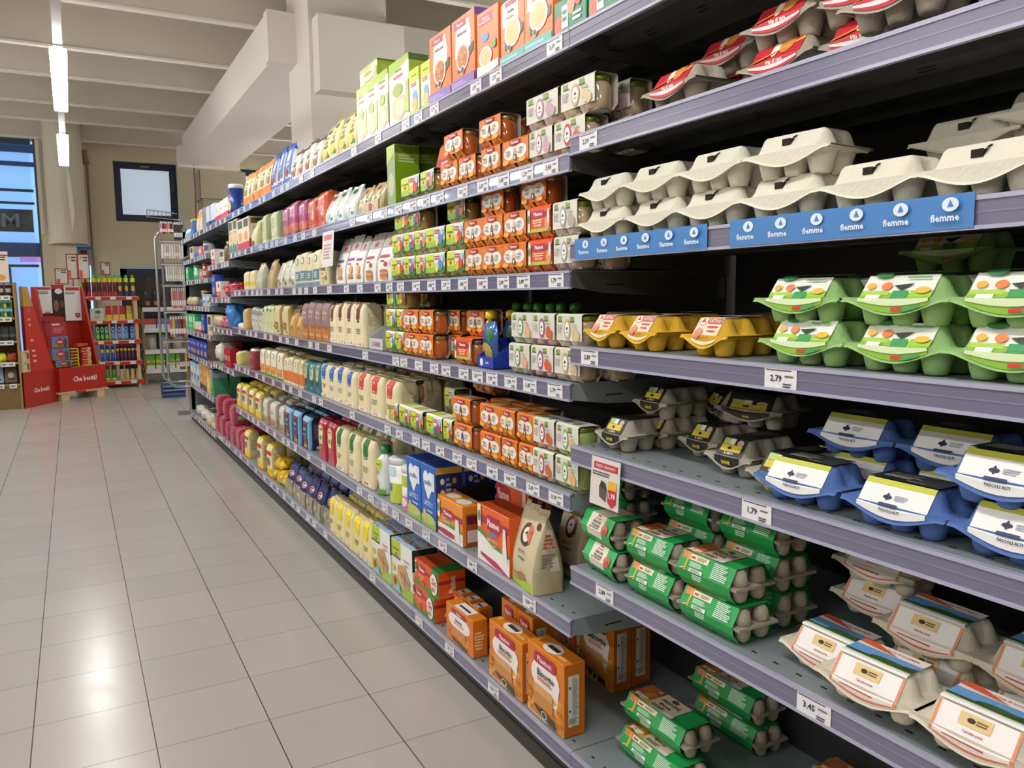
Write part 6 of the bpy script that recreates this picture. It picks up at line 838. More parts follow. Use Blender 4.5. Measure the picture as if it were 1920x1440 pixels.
 ('egg_carton', 'carton', 'green_carton', 1.104, 1.115, 0.785, 0.622, 1, None, None, 1, None, 'shadowed pale green carton, back lower row', 'egg carton', '@1@2', 0, 1, 0.004, 0, (3, 2)),
 ('egg_carton', 'carton', 'green_carton', 1.171, 1.0, 0.983, 0.82, 1, None, None, 1, None, 'pale green egg carton, upper row', 'egg carton', '@0@3', 0, 1, 0.004, 0, (3, 2)),
 ('egg_carton', 'carton', 'green_carton', 1.171, 1.0, 0.806, 0.643, 1, None, None, 1, None, 'pale green egg carton, upper row', 'egg carton', '@1@3', 0, 1, 0.004, 0, (3, 2)),
 ('egg_carton', 'carton', 'green_carton', 1.171, 1.0, 0.648, 0.485, 1, None, None, 1, None, 'pale green egg carton, upper row', 'egg carton', '@2@3', 0, 1, 0.004, 0, (3, 2)),
 ('egg_carton', 'carton', 'green_carton', 1.171, 1.115, 0.949, 0.786, 1, None, None, 1, None, 'shadowed pale green carton, back upper row', 'egg carton', '@0@2', 0, 1, 0.004, 0, (3, 2)),
 ('egg_carton', 'carton', 'green_carton', 1.171, 1.115, 0.788, 0.625, 1, None, None, 1, None, 'shadowed pale green carton, back upper row', 'egg carton', '@1@2', 0, 1, 0.004, 0, (3, 2)),
 ('egg_carton', 'carton', 'green_carton', 1.249, 1.27, 0.912, 0.749, 1, None, None, 1, None, 'dim green carton topmost at the very back', 'egg carton', 'egg bay', 0, 1, 0.004, 0, (3, 2)),
 ('egg_carton', 'carton', 'black_carton', 0.875, 1.02, 1.499, 1.336, 1, None, None, 1, None, 'black-labelled carton at the left shelf end', 'egg carton', 'egg bay', 0, 1, 0.004, 0, (2, 3)),
 ('egg_carton', 'carton', 'black_carton', 0.941, 1.11, 1.48, 1.317, 1, None, None, 1, None, 'black-labelled carton resting on another', 'egg carton', 'egg bay', 0, 1, 0.004, 0, (2, 3)),
 ('egg_carton', 'carton', 'black_carton', 0.875, 1.11, 1.479, 1.316, 1, None, None, 1, None, 'grey carton underneath the raised one', 'egg carton', 'egg bay', 0, 1, 0.004, 0, (2, 3)),
 ('egg_carton', 'carton', 'black_carton', 0.875, 1.12, 1.334, 1.171, 1, None, None, 1, None, 'black-labelled carton set back in middle, left', 'egg carton', 'egg bay', 0, 1, 0.004, 0, (2, 3)),
 ('egg_carton', 'carton', 'black_carton', 0.875, 1.06, 1.184, 1.021, 1, None, None, 1, None, 'black-labelled carton in middle, right', 'egg carton', 'egg bay', 0, 1, 0.004, 0, (2, 3)),
 ('egg_carton', 'carton', 'black_carton', 0.875, 1.02, 1.034, 0.871, 1, None, None, 1, None, 'black-labelled carton beside the blue cartons', 'egg carton', 'egg bay', 0, 1, 0.004, 0, (2, 3)),
 ('egg_carton', 'carton', 'black_carton', 0.942, 1.2, 1.273, 1.11, 1, None, None, 1, None, 'turned black-labelled carton on top at back', 'egg carton', 'egg bay', 0, 1, 0.004, 8, (3, 2)),
 ('egg_carton', 'carton', 'black_carton', 0.942, 1.22, 1.393, 1.23, 1, None, None, 1, None, 'grey carton tilted at the back', 'egg carton', 'egg bay', 0, 1, 0.004, -30, (3, 2)),
 ('egg_carton', 'carton', 'black_carton', 0.875, 1.14, 1.032, 0.869, 1, None, None, 1, None, 'grey carton in shade beside the upper blue one', 'egg carton', 'egg bay', 0, 1, 0.004, 0, (2, 3)),
 ('egg_carton', 'carton', 'blue_carton', 0.875, 1.0, 0.974, 0.811, 1, None, None, 1, None, 'blue egg carton, front row', 'egg carton', '@0@3', 0, 1, 0.004, 0, (3, 2)),
 ('egg_carton', 'carton', 'blue_carton', 0.875, 1.0, 0.797, 0.634, 1, None, None, 1, None, 'blue egg carton, front row', 'egg carton', '@1@3', 0, 1, 0.004, 0, (3, 2)),
 ('egg_carton', 'carton', 'blue_carton', 0.875, 1.0, 0.629, 0.466, 1, None, None, 1, None, 'blue egg carton, front row', 'egg carton', '@2@3', 0, 1, 0.004, 0, (3, 2)),
 ('egg_carton', 'carton', 'blue_carton', 0.942, 1.115, 0.961, 0.798, 1, None, None, 1, None, 'shadowed blue carton, raised back row', 'egg carton', '@0@2', 0, 1, 0.004, 0, (3, 2)),
 ('egg_carton', 'carton', 'blue_carton', 0.942, 1.115, 0.793, 0.63, 1, None, None, 1, None, 'shadowed blue carton, raised back row', 'egg carton', '@1@2', 0, 1, 0.004, 0, (3, 2)),
 ('egg_carton', 'carton', 'blue_carton', 0.875, 1.115, 0.958, 0.795, 1, None, None, 1, None, 'blue carton under the raised back row', 'egg carton', '@0@2', 0, 1, 0.004, 0, (3, 2)),
 ('egg_carton', 'carton', 'blue_carton', 0.875, 1.115, 0.79, 0.627, 1, None, None, 1, None, 'blue carton under the raised back row', 'egg carton', '@1@2', 0, 1, 0.004, 0, (3, 2)),
 ('egg_carton', 'carton', 'blue_carton', 0.942, 1.0, 0.649, 0.486, 1, None, None, 1, None, 'blue carton stacked on the front row', 'egg carton', 'egg bay', 0, 1, 0.004, 0, (3, 2)),
 ('egg_pack', 'sleeve', 'green_sleeve_face', 0.587, 1.0, 1.516, 1.361, 1, None, None, 1, None, 'green egg pack with big front label, lower left', 'egg pack', 'egg bay', 0, 1, 0.003, -6, 0.155),
 ('egg_pack', 'sleeve', 'green_sleeve_face', 0.656, 1.0, 1.524, 1.369, 1, None, None, 1, None, 'green egg pack with big front label, above it', 'egg pack', 'egg bay', 0, 1, 0.003, -6, 0.155),
 ('egg_pack', 'sleeve', 'green_sleeve', 0.587, 0.998, 1.335, 1.175, 1, None, None, 1, None, 'green egg pack, lower middle', 'egg pack', 'egg bay', 0, 1, 0.003, 0, 0.16),
 ('egg_pack', 'sleeve', 'green_sleeve', 0.656, 0.998, 1.343, 1.183, 1, None, None, 1, None, 'green egg pack, upper middle', 'egg pack', 'egg bay', 0, 1, 0.003, 0, 0.16),
 ('egg_pack', 'sleeve', 'green_sleeve', 0.587, 0.998, 1.168, 0.998, 1, None, None, 1, None, 'green egg pack, lower right beside white cartons', 'egg pack', 'egg bay', 0, 1, 0.003, 0, 0.17),
 ('egg_pack', 'sleeve', 'green_sleeve', 0.656, 0.998, 1.179, 1.009, 1, None, None, 1, None, 'green egg pack, upper right beside white cartons', 'egg pack', 'egg bay', 0, 1, 0.003, 0, 0.17),
 ('egg_pack', 'sleeve', 'green_sleeve', 0.587, 1.11, 1.65, 1.485, 1, None, None, 1, None, 'shadowed green egg pack, low tier', 'egg pack', '@0@3 behind front packs', 0, 1, 0.003, 0, 0.165),
 ('egg_pack', 'sleeve', 'green_sleeve', 0.656, 1.11, 1.65, 1.485, 1, None, None, 1, None, 'shadowed green egg pack, mid tier', 'egg pack', '@0@3 behind front packs', 0, 1, 0.003, 0, 0.165),
 ('egg_pack', 'sleeve', 'green_sleeve', 0.725, 1.11, 1.65, 1.485, 1, None, None, 1, None, 'shadowed green egg pack, high tier', 'egg pack', '@0@3 behind front packs', 0, 1, 0.003, 0, 0.165),
 ('egg_pack', 'sleeve', 'green_sleeve', 0.587, 1.11, 1.353, 1.188, 1, None, None, 1, None, 'shadowed green egg pack, low tier', 'egg pack', '@1@3 behind front packs', 0, 1, 0.003, 0, 0.165),
 ('egg_pack', 'sleeve', 'green_sleeve', 0.656, 1.11, 1.354, 1.189, 1, None, None, 1, None, 'shadowed green egg pack, mid tier', 'egg pack', '@1@3 behind front packs', 0, 1, 0.003, 0, 0.165),
 ('egg_pack', 'sleeve', 'green_sleeve', 0.725, 1.11, 1.355, 1.19, 1, None, None, 1, None, 'shadowed green egg pack, high tier', 'egg pack', '@1@3 behind front packs', 0, 1, 0.003, 0, 0.165),
 ('egg_pack', 'sleeve', 'green_sleeve', 0.587, 1.11, 1.175, 1.01, 1, None, None, 1, None, 'shadowed green egg pack, low tier', 'egg pack', '@2@3 behind front packs', 0, 1, 0.003, 0, 0.165),
 ('egg_pack', 'sleeve', 'green_sleeve', 0.656, 1.11, 1.177, 1.012, 1, None, None, 1, None, 'shadowed green egg pack, mid tier', 'egg pack', '@2@3 behind front packs', 0, 1, 0.003, 0, 0.165),
 ('egg_pack', 'sleeve', 'green_sleeve', 0.725, 1.11, 1.179, 1.014, 1, None, None, 1, None, 'shadowed green egg pack, high tier', 'egg pack', '@2@3 behind front packs', 0, 1, 0.003, 0, 0.165),
 ('egg_carton', 'carton', 'orange_carton', 0.587, 1.03, 0.938, 0.775, 1, None, None, 1, None, 'white and orange carton, leftmost at the back', 'egg carton', 'egg bay', 0, 1, 0.004, 0, (3, 2)),
 ('egg_carton', 'carton', 'orange_carton', 0.599, 0.985, 0.818, 0.655, 1, None, None, 1, None, 'white and orange carton over the shelf edge', 'egg carton', 'egg bay', 0, 1, 0.004, 2, (3, 2)),
 ('egg_carton', 'carton', 'orange_carton', 0.599, 0.985, 0.656, 0.493, 1, None, None, 1, None, 'white and orange carton at bottom right corner', 'egg carton', 'egg bay', 0, 1, 0.004, 2, (3, 2)),
 ('egg_carton', 'carton', 'orange_carton', 0.654, 1.1, 0.809, 0.646, 1, None, None, 1, None, 'shadowed orange-edged carton raised in the middle', 'egg carton', 'egg bay', 0, 1, 0.004, 0, (3, 2)),
 ('egg_carton', 'carton', 'orange_carton', 0.587, 1.11, 0.814, 0.651, 1, None, None, 1, None, 'shadowed carton under the raised middle one', 'egg carton', 'egg bay', 0, 1, 0.004, 0, (3, 2)),
 ('egg_carton', 'carton', 'orange_carton', 0.654, 1.1, 0.642, 0.479, 1, None, None, 1, None, 'shadowed orange-edged carton raised at right', 'egg carton', 'egg bay', 0, 1, 0.004, 0, (3, 2)),
 ('egg_carton', 'carton', 'orange_carton', 0.587, 1.11, 0.645, 0.482, 1, None, None, 1, None, 'shadowed carton under the raised right one', 'egg carton', 'egg bay', 0, 1, 0.004, 0, (3, 2)),
 ('egg_carton', 'carton', 'orange_carton', 0.697, 1.2, 0.972, 0.809, 1, None, None, 1, None, 'small shadowed orange-edged carton high at back', 'egg carton', 'egg bay', 0, 1, 0.004, 0, (3, 2)),
 ('egg_carton', 'carton', 'orange_carton', 0.629, 1.215, 0.982, 0.819, 1, None, None, 1, None, 'shadowed carton beneath the high back one', 'egg carton', 'egg bay', 0, 1, 0.004, 0, (3, 2)),
 ('egg_pack', 'sleeve', 'green_sleeve', 0.123, 1.08, 1.479, 1.239, 1, None, None, 1, None, 'green egg pack on the base shelf, front', 'egg pack', 'egg bay', 0, 1, 0.003, 0, 0.24),
 ('egg_pack', 'sleeve', 'green_sleeve', 0.192, 1.11, 1.499, 1.259, 1, None, None, 1, None, 'green egg pack on the base shelf, stacked', 'egg pack', 'egg bay', 0, 1, 0.003, 0, 0.24),
 ('egg_pack', 'sleeve', 'green_sleeve', 0.123, 1.055, 1.22, 0.98, 1, None, None, 1, None, 'green egg pack cut by the bottom picture edge', 'egg pack', 'egg bay', 0, 1, 0.003, 0, 0.24),
 ('egg_pack', 'sleeve', 'green_sleeve', 0.123, 1.19, 1.168, 0.928, 1, None, None, 1, None, 'green egg pack on the base shelf, middle', 'egg pack', 'egg bay', 0, 1, 0.003, 0, 0.24),
 ('egg_pack', 'sleeve', 'green_sleeve', 0.123, 1.19, 0.934, 0.694, 1, None, None, 1, None, 'green egg pack on the base shelf, right', 'egg pack', 'egg bay', 0, 1, 0.003, 0, 0.24),
 ('egg_pack', 'sleeve', 'green_sleeve', 0.123, 1.34, 1.509, 1.269, 1, None, None, 1, None, 'dark green egg pack at the base back', 'egg pack', 'egg bay', 0, 1, 0.003, 0, 0.24),
 ('egg_pack', 'sleeve', 'green_sleeve', 0.192, 1.34, 1.521, 1.281, 1, None, None, 1, None, 'dark green egg pack standing high at back', 'egg pack', 'egg bay', 0, 1, 0.003, 0, 0.24),
 ('egg_pack', 'sleeve', 'green_sleeve', 0.123, 1.34, 1.143, 0.903, 1, None, None, 1, None, 'dark green egg pack at the base back right', 'egg pack', 'egg bay', 0, 1, 0.003, 0, 0.24),
 ('biscuit_box', 'box', 'biscotto', 0.123, 1.24, 1.871, 1.699, 1, 0.2, 0.062, 1, None, 'orange biscotto box in the shade under eggs', 'biscuit box', 'on the base', 0, 0.95, 0.004, 0, None),
 ('biscuit_box', 'box', 'biscotto', 0.123, 1.31, 1.79, 1.707, 1, 0.2, 0.062, 1, None, 'orange biscotto box further back under eggs', 'biscuit box', 'on the base', 0, 0.95, 0.004, 0, None),
]
TAGS = [(1, 3.05), (1, 2.773), (1, 2.504), (1, 2.398), (1, 2.271), (1, 1.989), (1, 1.874), (1, 1.589), (1, 1.435), (2, 3.097), (2, 2.891), (2, 2.734), (2, 2.591), (2, 2.46), (2, 2.348), (2, 2.245), (2, 2.083), (2, 1.955), (2, 1.84), (2, 1.719), (2, 1.607), (3, 3.451), (3, 3.203), (3, 3.029), (3, 2.824), (3, 2.7), (3, 2.589), (3, 2.448), (3, 2.32), (3, 2.21), (3, 2.09), (3, 1.967), (3, 1.846), (3, 1.739), (3, 1.586), (4, 3.483), (4, 2.989), (4, 2.654), (4, 2.577), (4, 2.441), (4, 2.312), (4, 2.222), (4, 2.096), (4, 2.005), (4, 1.917), (4, 1.811), (4, 1.711), (4, 1.592), (5, 3.178), (5, 2.757), (5, 2.636), (5, 2.48), (5, 2.392), (5, 2.279), (5, 2.151), (5, 2.052), (5, 1.921), (5, 1.819), (5, 1.699), (5, 1.59), (6, 3.11), (6, 2.97), (6, 2.81), (6, 2.696), (6, 2.564), (6, 2.409), (6, 2.273), (6, 2.059), (6, 1.722), (7, 2.98), (7, 2.49), (7, 2.235), (7, 1.932), ('e2', 1.454), ('e3', 1.422), ('e4', 1.448), ('e4', 0.908), ('e5', 0.952), ('e6', 1.389), ('e6', 0.822)]
STRIP = [1.502, 1.08, 1.024, 0.604]
PROMO = [3.518, 1.432]
# ------------------------------------------------------------------ the room
def floor_mat():
    m = bpy.data.materials.new('glazed_floor_tiles'); m.use_nodes = True; nt = m.node_tree; N = nt.nodes; L = nt.links; b = N['Principled BSDF']
    tc = N.new('ShaderNodeTexCoord'); sp = N.new('ShaderNodeSeparateXYZ'); L.new(tc.outputs['Object'], sp.inputs[0])
    def mth(op, a, bb=None):
        n = N.new('ShaderNodeMath'); n.operation = op
        for i, q in enumerate((a, bb)):
            if q is None: continue
            if isinstance(q, (int, float)): n.inputs[i].default_value = q
            else: L.new(q, n.inputs[i])
        return n.outputs[0]
    def dist(c, off):   # distance to the nearest joint, in metres
        t = mth('FRACT', mth('DIVIDE', mth('SUBTRACT', c, off-300*.3), .3)); return mth('MULTIPLY', mth('MINIMUM', t, mth('SUBTRACT', 1.0, t)), .3)
    dx = dist(sp.outputs[0], -.1704); dy = dist(sp.outputs[1], 2.5688)
    jx = mth('LESS_THAN', dx, .0016); jy = mth('LESS_THAN', dy, .0013)
    joint = mth('MAXIMUM', jx, mth('MULTIPLY', jy, .65))
    no = N.new('ShaderNodeTexNoise'); no.inputs['Scale'].default_value = 2.2; no.inputs['Detail'].default_value = 5; L.new(tc.outputs['Object'], no.inputs['Vector'])
    # each tile its own slight tint
    fl = lambda c, off: mth('FLOOR', mth('DIVIDE', mth('SUBTRACT', c, off-90), .3))
    cb = N.new('ShaderNodeCombineXYZ'); L.new(fl(sp.outputs[0], -.1704), cb.inputs[0]); L.new(fl(sp.outputs[1], 2.5688), cb.inputs[1])
    wn = N.new('ShaderNodeTexWhiteNoise'); wn.noise_dimensions = '2D'; L.new(cb.outputs[0], wn.inputs['Vector'])
    mx = N.new('ShaderNodeMix'); mx.data_type = 'RGBA'; mx.inputs['A'].default_value = (*lin(hexc('a9a6a1')), 1); mx.inputs['B'].default_value = (*lin(hexc('b4b0aa')), 1); L.new(mth('ADD', mth('MULTIPLY', wn.outputs['Value'], .5), mth('MULTIPLY', no.outputs['Fac'], .5)), mx.inputs['Factor'])
    m2 = N.new('ShaderNodeMix'); m2.data_type = 'RGBA'; m2.inputs['B'].default_value = (*lin(hexc('4a4438')), 1); L.new(mx.outputs['Result'], m2.inputs['A']); L.new(joint, m2.inputs['Factor']); L.new(m2.outputs['Result'], b.inputs['Base Color'])
    no2 = N.new('ShaderNodeTexNoise'); no2.inputs['Scale'].default_value = 9; L.new(tc.outputs['Object'], no2.inputs['Vector'])
    L.new(mth('ADD', mth('MULTIPLY', no2.outputs['Fac'], .10), .17), b.inputs['Roughness']); b.inputs['Specular IOR Level'].default_value = .55
    bp = N.new('ShaderNodeBump'); bp.inputs['Strength'].default_value = .35; bp.inputs['Distance'].default_value = .002
    n3 = N.new('ShaderNodeTexNoise'); n3.inputs['Scale'].default_value = 5; n3.inputs['Detail'].default_value = 1; L.new(tc.outputs['Object'], n3.inputs['Vector'])
    hgt = mth('SUBTRACT', mth('MULTIPLY', n3.outputs['Fac'], .55), joint); L.new(hgt, bp.inputs['Height']); L.new(bp.outputs['Normal'], b.inputs['Normal'])
    return m
mb = MB(); mb.box(-8, -5, -.05, 8, 14.4, 0, floor_mat()); struct(mb.build('floor'))
WALL = mat('d0c5ab', .85, bump=.08, bscale=90); WHITE = mat('e0dbd2', .8, bump=.05, bscale=50); CEIL = mat('c9c2b5', .85); NAVY = mat('1c2842', .4); BEIGE = mat('b5ab94', .85)
YF = 14.2
# ceiling slab and the cross joists under it, stopping at the long beam
mb = MB(); mb.box(-8, -5, 4.2, 8, 14.4, 4.3, CEIL); struct(mb.build('ceiling'))
jy = [-3.1, -1.75, -.4, .9, 2.2, 3.5, 4.85, 6.2, 7.57, 8.98, 10.12, 11.50, 12.60, 14.02]
for k, y in enumerate(jy):
    mb = MB(); mb.box(-8, y-.04, 3.6, 8, y+.04, 3.62, WHITE); mb.box(-8, y-.03, 3.62, 8, y+.03, 4.2, CEIL); struct(mb.build('trim_%d' % (k+1)))
# far wall with openings: window (upper), door opening (lower), glazed front at left
mb = MB()
def wall_y(mb, x0, z0, x1, z1, m=WALL, y=YF, t=.25): mb.box(x0, y, z0, x1, y+t, z1, m)
wall_y(mb, .33, 0, .70, 4.2); wall_y(mb, .12, 2.06, .33, 4.2); wall_y(mb, .70, 1.72, 1.62, 2.45); wall_y(mb, .70, 3.38, 1.62, 4.2); wall_y(mb, 1.62, 0, 2.55, 4.2); wall_y(mb, 2.55, 0, 3.9, 2.4); wall_y(mb, 2.55, 3.38, 3.9, 4.2); wall_y(mb, 3.9, 0, 8, 4.2)
wall_y(mb, -.34, 0, -.10, 4.2); struct(mb.build('wall_far'))
mb = MB(); wall_y(mb, -8, 3.62, -.34, 4.2); wall_y(mb, -8, 0, -6, 4.2); struct(mb.build('wall_far_left'))
mb = MB(); mb.box(-8.1, -5, 0, -8, 14.4, 4.2, WALL); struct(mb.build('wall_left'))
mb = MB(); mb.box(8, -5, 0, 8.1, 14.4, 4.2, WALL); struct(mb.build('wall_right'))
mb = MB(); mb.box(-8, -5.1, 0, 8, -5, 4.2, WALL); struct(mb.build('wall_back'))
# upper windows: navy frame, opaque pane given a glow in place of daylight
def window(name, x0, z0, x1, z1, fr=.10, pane=None, y=YF):
    mb = MB()
    mb.box(x0, y+.02, z0, x1, y+.12, z0+fr, NAVY); mb.box(x0, y+.02, z1-fr, x1, y+.12, z1, NAVY); mb.box(x0, y+.02, z0+fr, x0+fr, y+.12, z1-fr, NAVY); mb.box(x1-fr, y+.02, z0+fr, x1, y+.12, z1-fr, NAVY)
    mb.box(x0+fr, y+.045, z0+fr, x1-fr, y+.055, z1-fr, pane); mb.box((x0+x1)/2-.06, y+.015, z1-fr*.62, (x0+x1)/2+.06, y+.022, z1-fr*.42, mat('a89a5c', .5)); mb.box(x1-fr*.6, y+.0, z0+.5, x1-fr*.35, y+.02, z0+.72, mat('50565c', .4, metal=.6))
    return struct(mb.build(name))
FROST = mat('bccbdd', .18, emit=.62, coat=.6)
window('window_1', .70, 2.46, 1.61, 3.37, pane=FROST)
window('window_2', 2.56, 2.41, 3.89, 3.37, pane=mat('9cc0ea', .15, emit=.8, coat=.5))
# dark doorway with a glazed leaf
mb = MB(); mb.box(.71, YF+.05, 0, .80, YF+.14, 1.71, NAVY); mb.box(.71, YF+.05, 1.58, 1.61, YF+.14, 1.71, NAVY); mb.box(1.52, YF+.05, 0, 1.61, YF+.14, 1.58, NAVY)
mb.box(.80, YF+.09, 0, 1.52, YF+.10, 1.58, mat('3c3b30', .12, coat=.8)); mb.box(.80, YF+.07, .95, 1.52, YF+.11, .99, NAVY); struct(mb.build('door_1'))
# shop front: mullions, signboard seen from behind, building across the street with blue sky light glowing in its colour
GL = mat('e8f2fb', .02, trans=1, spec=.5)
mb = MB()
for z0, z1 in ((3.53, 3.64), (2.845, 2.88), (2.66, 2.69), (1.72, 1.76)): mb.box(-6, YF+.02, z0, -.40, YF+.10, z1, mat('3c4a5e', .5))
mb.box(-.37, YF+.0, 0, -.34, YF+.14, 3.62, mat('5a564c', .6)); mb.box(-1.9, YF+.02, 0, -1.82, YF+.10, 3.62, mat('2c3440', .5)); mb.box(-3.6, YF+.02, 0, -3.52, YF+.10, 3.62, mat('2c3440', .5))
struct(mb.build('window_3'))
mb = MB(); mb.box(-6, YF+.05, 0, -.42, YF+.058, 3.62, mat('cfe0f2', .03, trans=.0, spec=.5, coat=1) if False else GL); struct(mb.build('window_4'))
root = empty('shop_sign', (-.9, YF+.35, 2.44)); tag(root, 'grey-brown signboard with reversed letters outside the glazed front', 'sign')
mb = MB(); mb.box(-3.2, 0, -.17, .46, .04, .17, mat('6f655f', .6)); child(mb, 'signboard', root)
mb = MB(); vs, fs, x0, y0, x1, y1 = glyphs('MI', True); s = .205/(y1-y0)
mb.mesh([(.275-(x-x0)*s*1.2, -.004, (y-(y0+y1)/2)*s) for x, y in vs], fs, mat('a9b6be', .5), False); child(mb, 'lettering', root)
mb = MB(); E_ = mat('9ac0e8', .8, emit=.8); D_ = mat('39455a', .7)
mb.box(-9, 19, -.5, 3, 19.3, 8, E_)
for z0, z1 in ((2.09, 2.37), (4.15, 4.31), (3.88, 3.96), (4.6, 5.2)): mb.box(-9, 18.9, z0, 3, 19, z1, D_)
mb.box(-9, 18.85, -.5, -1.45, 18.98, 1.90, mat('46483f', .7)); mb.box(-1.35, 18.85, -.5, -1.02, 18.98, 1.88, mat('1f2a38', .5)); mb.box(-.85, 18.84, 1.99, -.2, 18.98, 2.09, mat('d88ac0', .6, emit=.4))
o = mb.build('building'); tag(o, 'building facade with painted-in blue glow seen through the glazed shop front', 'building')
# rounded stair drum under the ceiling, with its pier
mb = MB(); DR = mat('d8cfba', .8, bump=.05)
prof = [(-.245+.53*.5-.27*math.cos(a), 14.2-.62*math.sin(a)) for a in [math.pi*i/24 for i in range(25)]]
for i in range(24):
    (a, b), (c, d) = prof[i], prof[i+1]
    mb.poly([(a, b, 2.06), (c, d, 2.06), (c, d, 4.2), (a, b, 4.2)], DR, True)
mb.poly([(a, b, 2.06) for a, b in prof], DR); mb.box(-.16, 13.95, 0, .12, 14.2, 2.06, DR); mb.box(-.335, 14.02, 2.2, -.29, 14.1, 3.6, mat('d8d6ce', .6)); mb.box(.12, 14.1, 0, .33, 14.3, 2.0, mat('8a97a4', .6))
mb.box(.17, 14.08, 0, .26, 14.1, 1.98, mat('12161c', .5)); mb.box(.265, 14.085, .9, .295, 14.1, 1.75, mat('b8dcff', .4, emit=1.2)); struct(mb.build('trim_30'))
mb = MB(); mb.tube([(.335, 14.1, 3.30), (.335, 14.1, 1.1)], .018, mat('77705f', .6)); mb.tube([(.30, 14.02, 3.48), (.33, 14.08, 3.28)], .045, mat('84745c', .6), 10)
o = mb.build('drain_pipe'); tag(o, 'thin grey-brown pipe running down the far wall', 'pipe')
mb = MB(); mb.mesh([(.06, 13.4, 3.25), (.10, 13.4, 2.9), (.12, 13.4, 2.45), (.075, 13.4, 2.2), (.045, 13.4, 2.85), (.052, 13.43, 2.85)], [(0, 1, 2, 3, 4), (0, 1, 5), (1, 2, 5), (2, 3, 5), (3, 4, 5), (4, 0, 5)], mat('e8e6df', .6), False)
mb.tube([(.055, 13.4, 4.2), (.06, 13.4, 3.25)], .002, mat('d0d0d0', .5), 4)
o = mb.build('paper_banner'); tag(o, 'narrow white paper streamer hanging before the rounded drum', 'banner')
# the long white beam, its bearing blocks and the columns
WB = mat('e2ddd5', .8, bump=.04)
mb = MB(); mb.box(1.58, 7.31, 3.18, 2.28, 12.95, 3.6, WB); mb.box(1.58, 7.15, 3.18, 1.80, 7.31, 3.6, WB); struct(mb.build('trim_20'))
mb = MB(); mb.box(1.565, 7.02, 3.19, 1.80, 7.15, 3.60, WB); struct(mb.build('trim_21'))
mb = MB(); mb.box(1.50, 12.80, 3.14, 2.36, 13.05, 3.45, WB); struct(mb.build('trim_22'))
mb = MB(); mb.box(1.84, 13.0, 0, 2.42, 13.6, 3.18, BEIGE); mb.box(1.80, 12.92, 2.72, 2.46, 13.0, 3.14, BEIGE); mb.box(1.80, 12.95, 2.72, 2.46, 13.6, 3.14, BEIGE); struct(mb.build('trim_23'))
mb = MB(); mb.box(1.80, 6.62, 0, 2.46, 7.3, 4.2, WB); mb.box(1.83, 6.45, 2.86, 2.55, 6.62, 3.44, WB); struct(mb.build('trim_24'))
mb = MB(); mb.box(2.46, 6.9, 3.35, 8, 7.2, 3.6, WB); struct(mb.build('trim_25'))
mb = MB(); mb.tube([(1.70, 12.76, 3.25), (1.72, 12.9, 3.0), (1.72, 13.0, 1.6)], .012, mat('6a6458', .6), 6)
o = mb.build('wall_cable'); tag(o, 'thin grey cable running down beside the beige column', 'cable')
# ceiling vent at the left edge
root = empty('ceiling_vent', (-.86, 8.2, 2.98)); tag(root, 'square ceiling air diffuser with radial slots at the left edge', 'air vent')
mb = MB(); mb.box(-.3, -.3, 0, .3, .3, .03, mat('cfd0d0', .5)); mb.box(-.2, -.2, .03, .2, .2, .95, mat('a8a49a', .7)); child(mb, 'diffuser_plate', root)
mb = MB()
for k in range(20):
    a = 2*math.pi*k/20; c, s_ = math.cos(a), math.sin(a)
    mb.poly([(.07*c-.006*s_, .07*s_+.006*c, -.001), (.07*c+.006*s_, .07*s_-.006*c, -.001), (.25*c+.012*s_, .25*s_-.012*c, -.001), (.25*c-.012*s_, .25*s_+.012*c, -.001)], mat('2c2e30', .7))
child(mb, 'slots', root)
# ---- strip lights on trunking
LM = mat('fffcf8', .5, emit=LAMP_STRENGTH); HS = mat('b9b9b7', .4, metal=.2)
def lamp(x, y, label):
    root = empty('strip_light', (x, y, LAMP_Z)); tag(root, label, 'strip light', 'strip lights under the ceiling')
    mb = MB(); mb.box(-.022, -.79, .012, .022, .79, .07, HS); mb.tube([(0, -.6, .07), (0, -.6, 1.0)], .003, HS, 4); mb.tube([(0, .6, .07), (0, .6, 1.0)], .003, HS, 4); child(mb, 'housing', root)
    mb = MB(); mb.bbox(-.043, -.76, -.03, .043, .76, .012, LM, .006); child(mb, 'diffuser', root)
ORD = ['first', 'second', 'third', 'fourth', 'fifth', 'sixth', 'seventh', 'eighth', 'ninth']
for r_, (x, ys) in enumerate(LAMP_ROWS):
    for k, y in enumerate(ys):
        if r_ == 0: lb = ['bright strip light above the aisle, behind the camera', 'bright strip light above the aisle, overhead of the camera', 'bright strip light cut by the top picture edge', 'bright strip light above the aisle, middle one in the photo', 'bright strip light nearest the far wall'][k]
        else: lb = 'strip light over the %s, %s from the back' % (['', 'left aisle', 'aisle behind the shelves', 'far left, unseen and added for brightness'][r_], ORD[k])
        lamp(x, y, lb)
    root = empty('lighting_trunking', (x, ys[0], LAMP_Z+.02)); tag(root, 'thin grey trunking joining the strip lights over %s' % ['the aisle', 'the left aisle', 'the aisle behind the shelves', 'the far left, added and unseen'][r_], 'trunking')
    for a, b in list(zip(ys, ys[1:]))+[(ys[-1], ys[-1]+1.8)]:
        mb = MB(); mb.box(-.022, a-ys[0]+.80, 0, .022, b-ys[0]-.80, .03, HS); child(mb, 'rail', root)
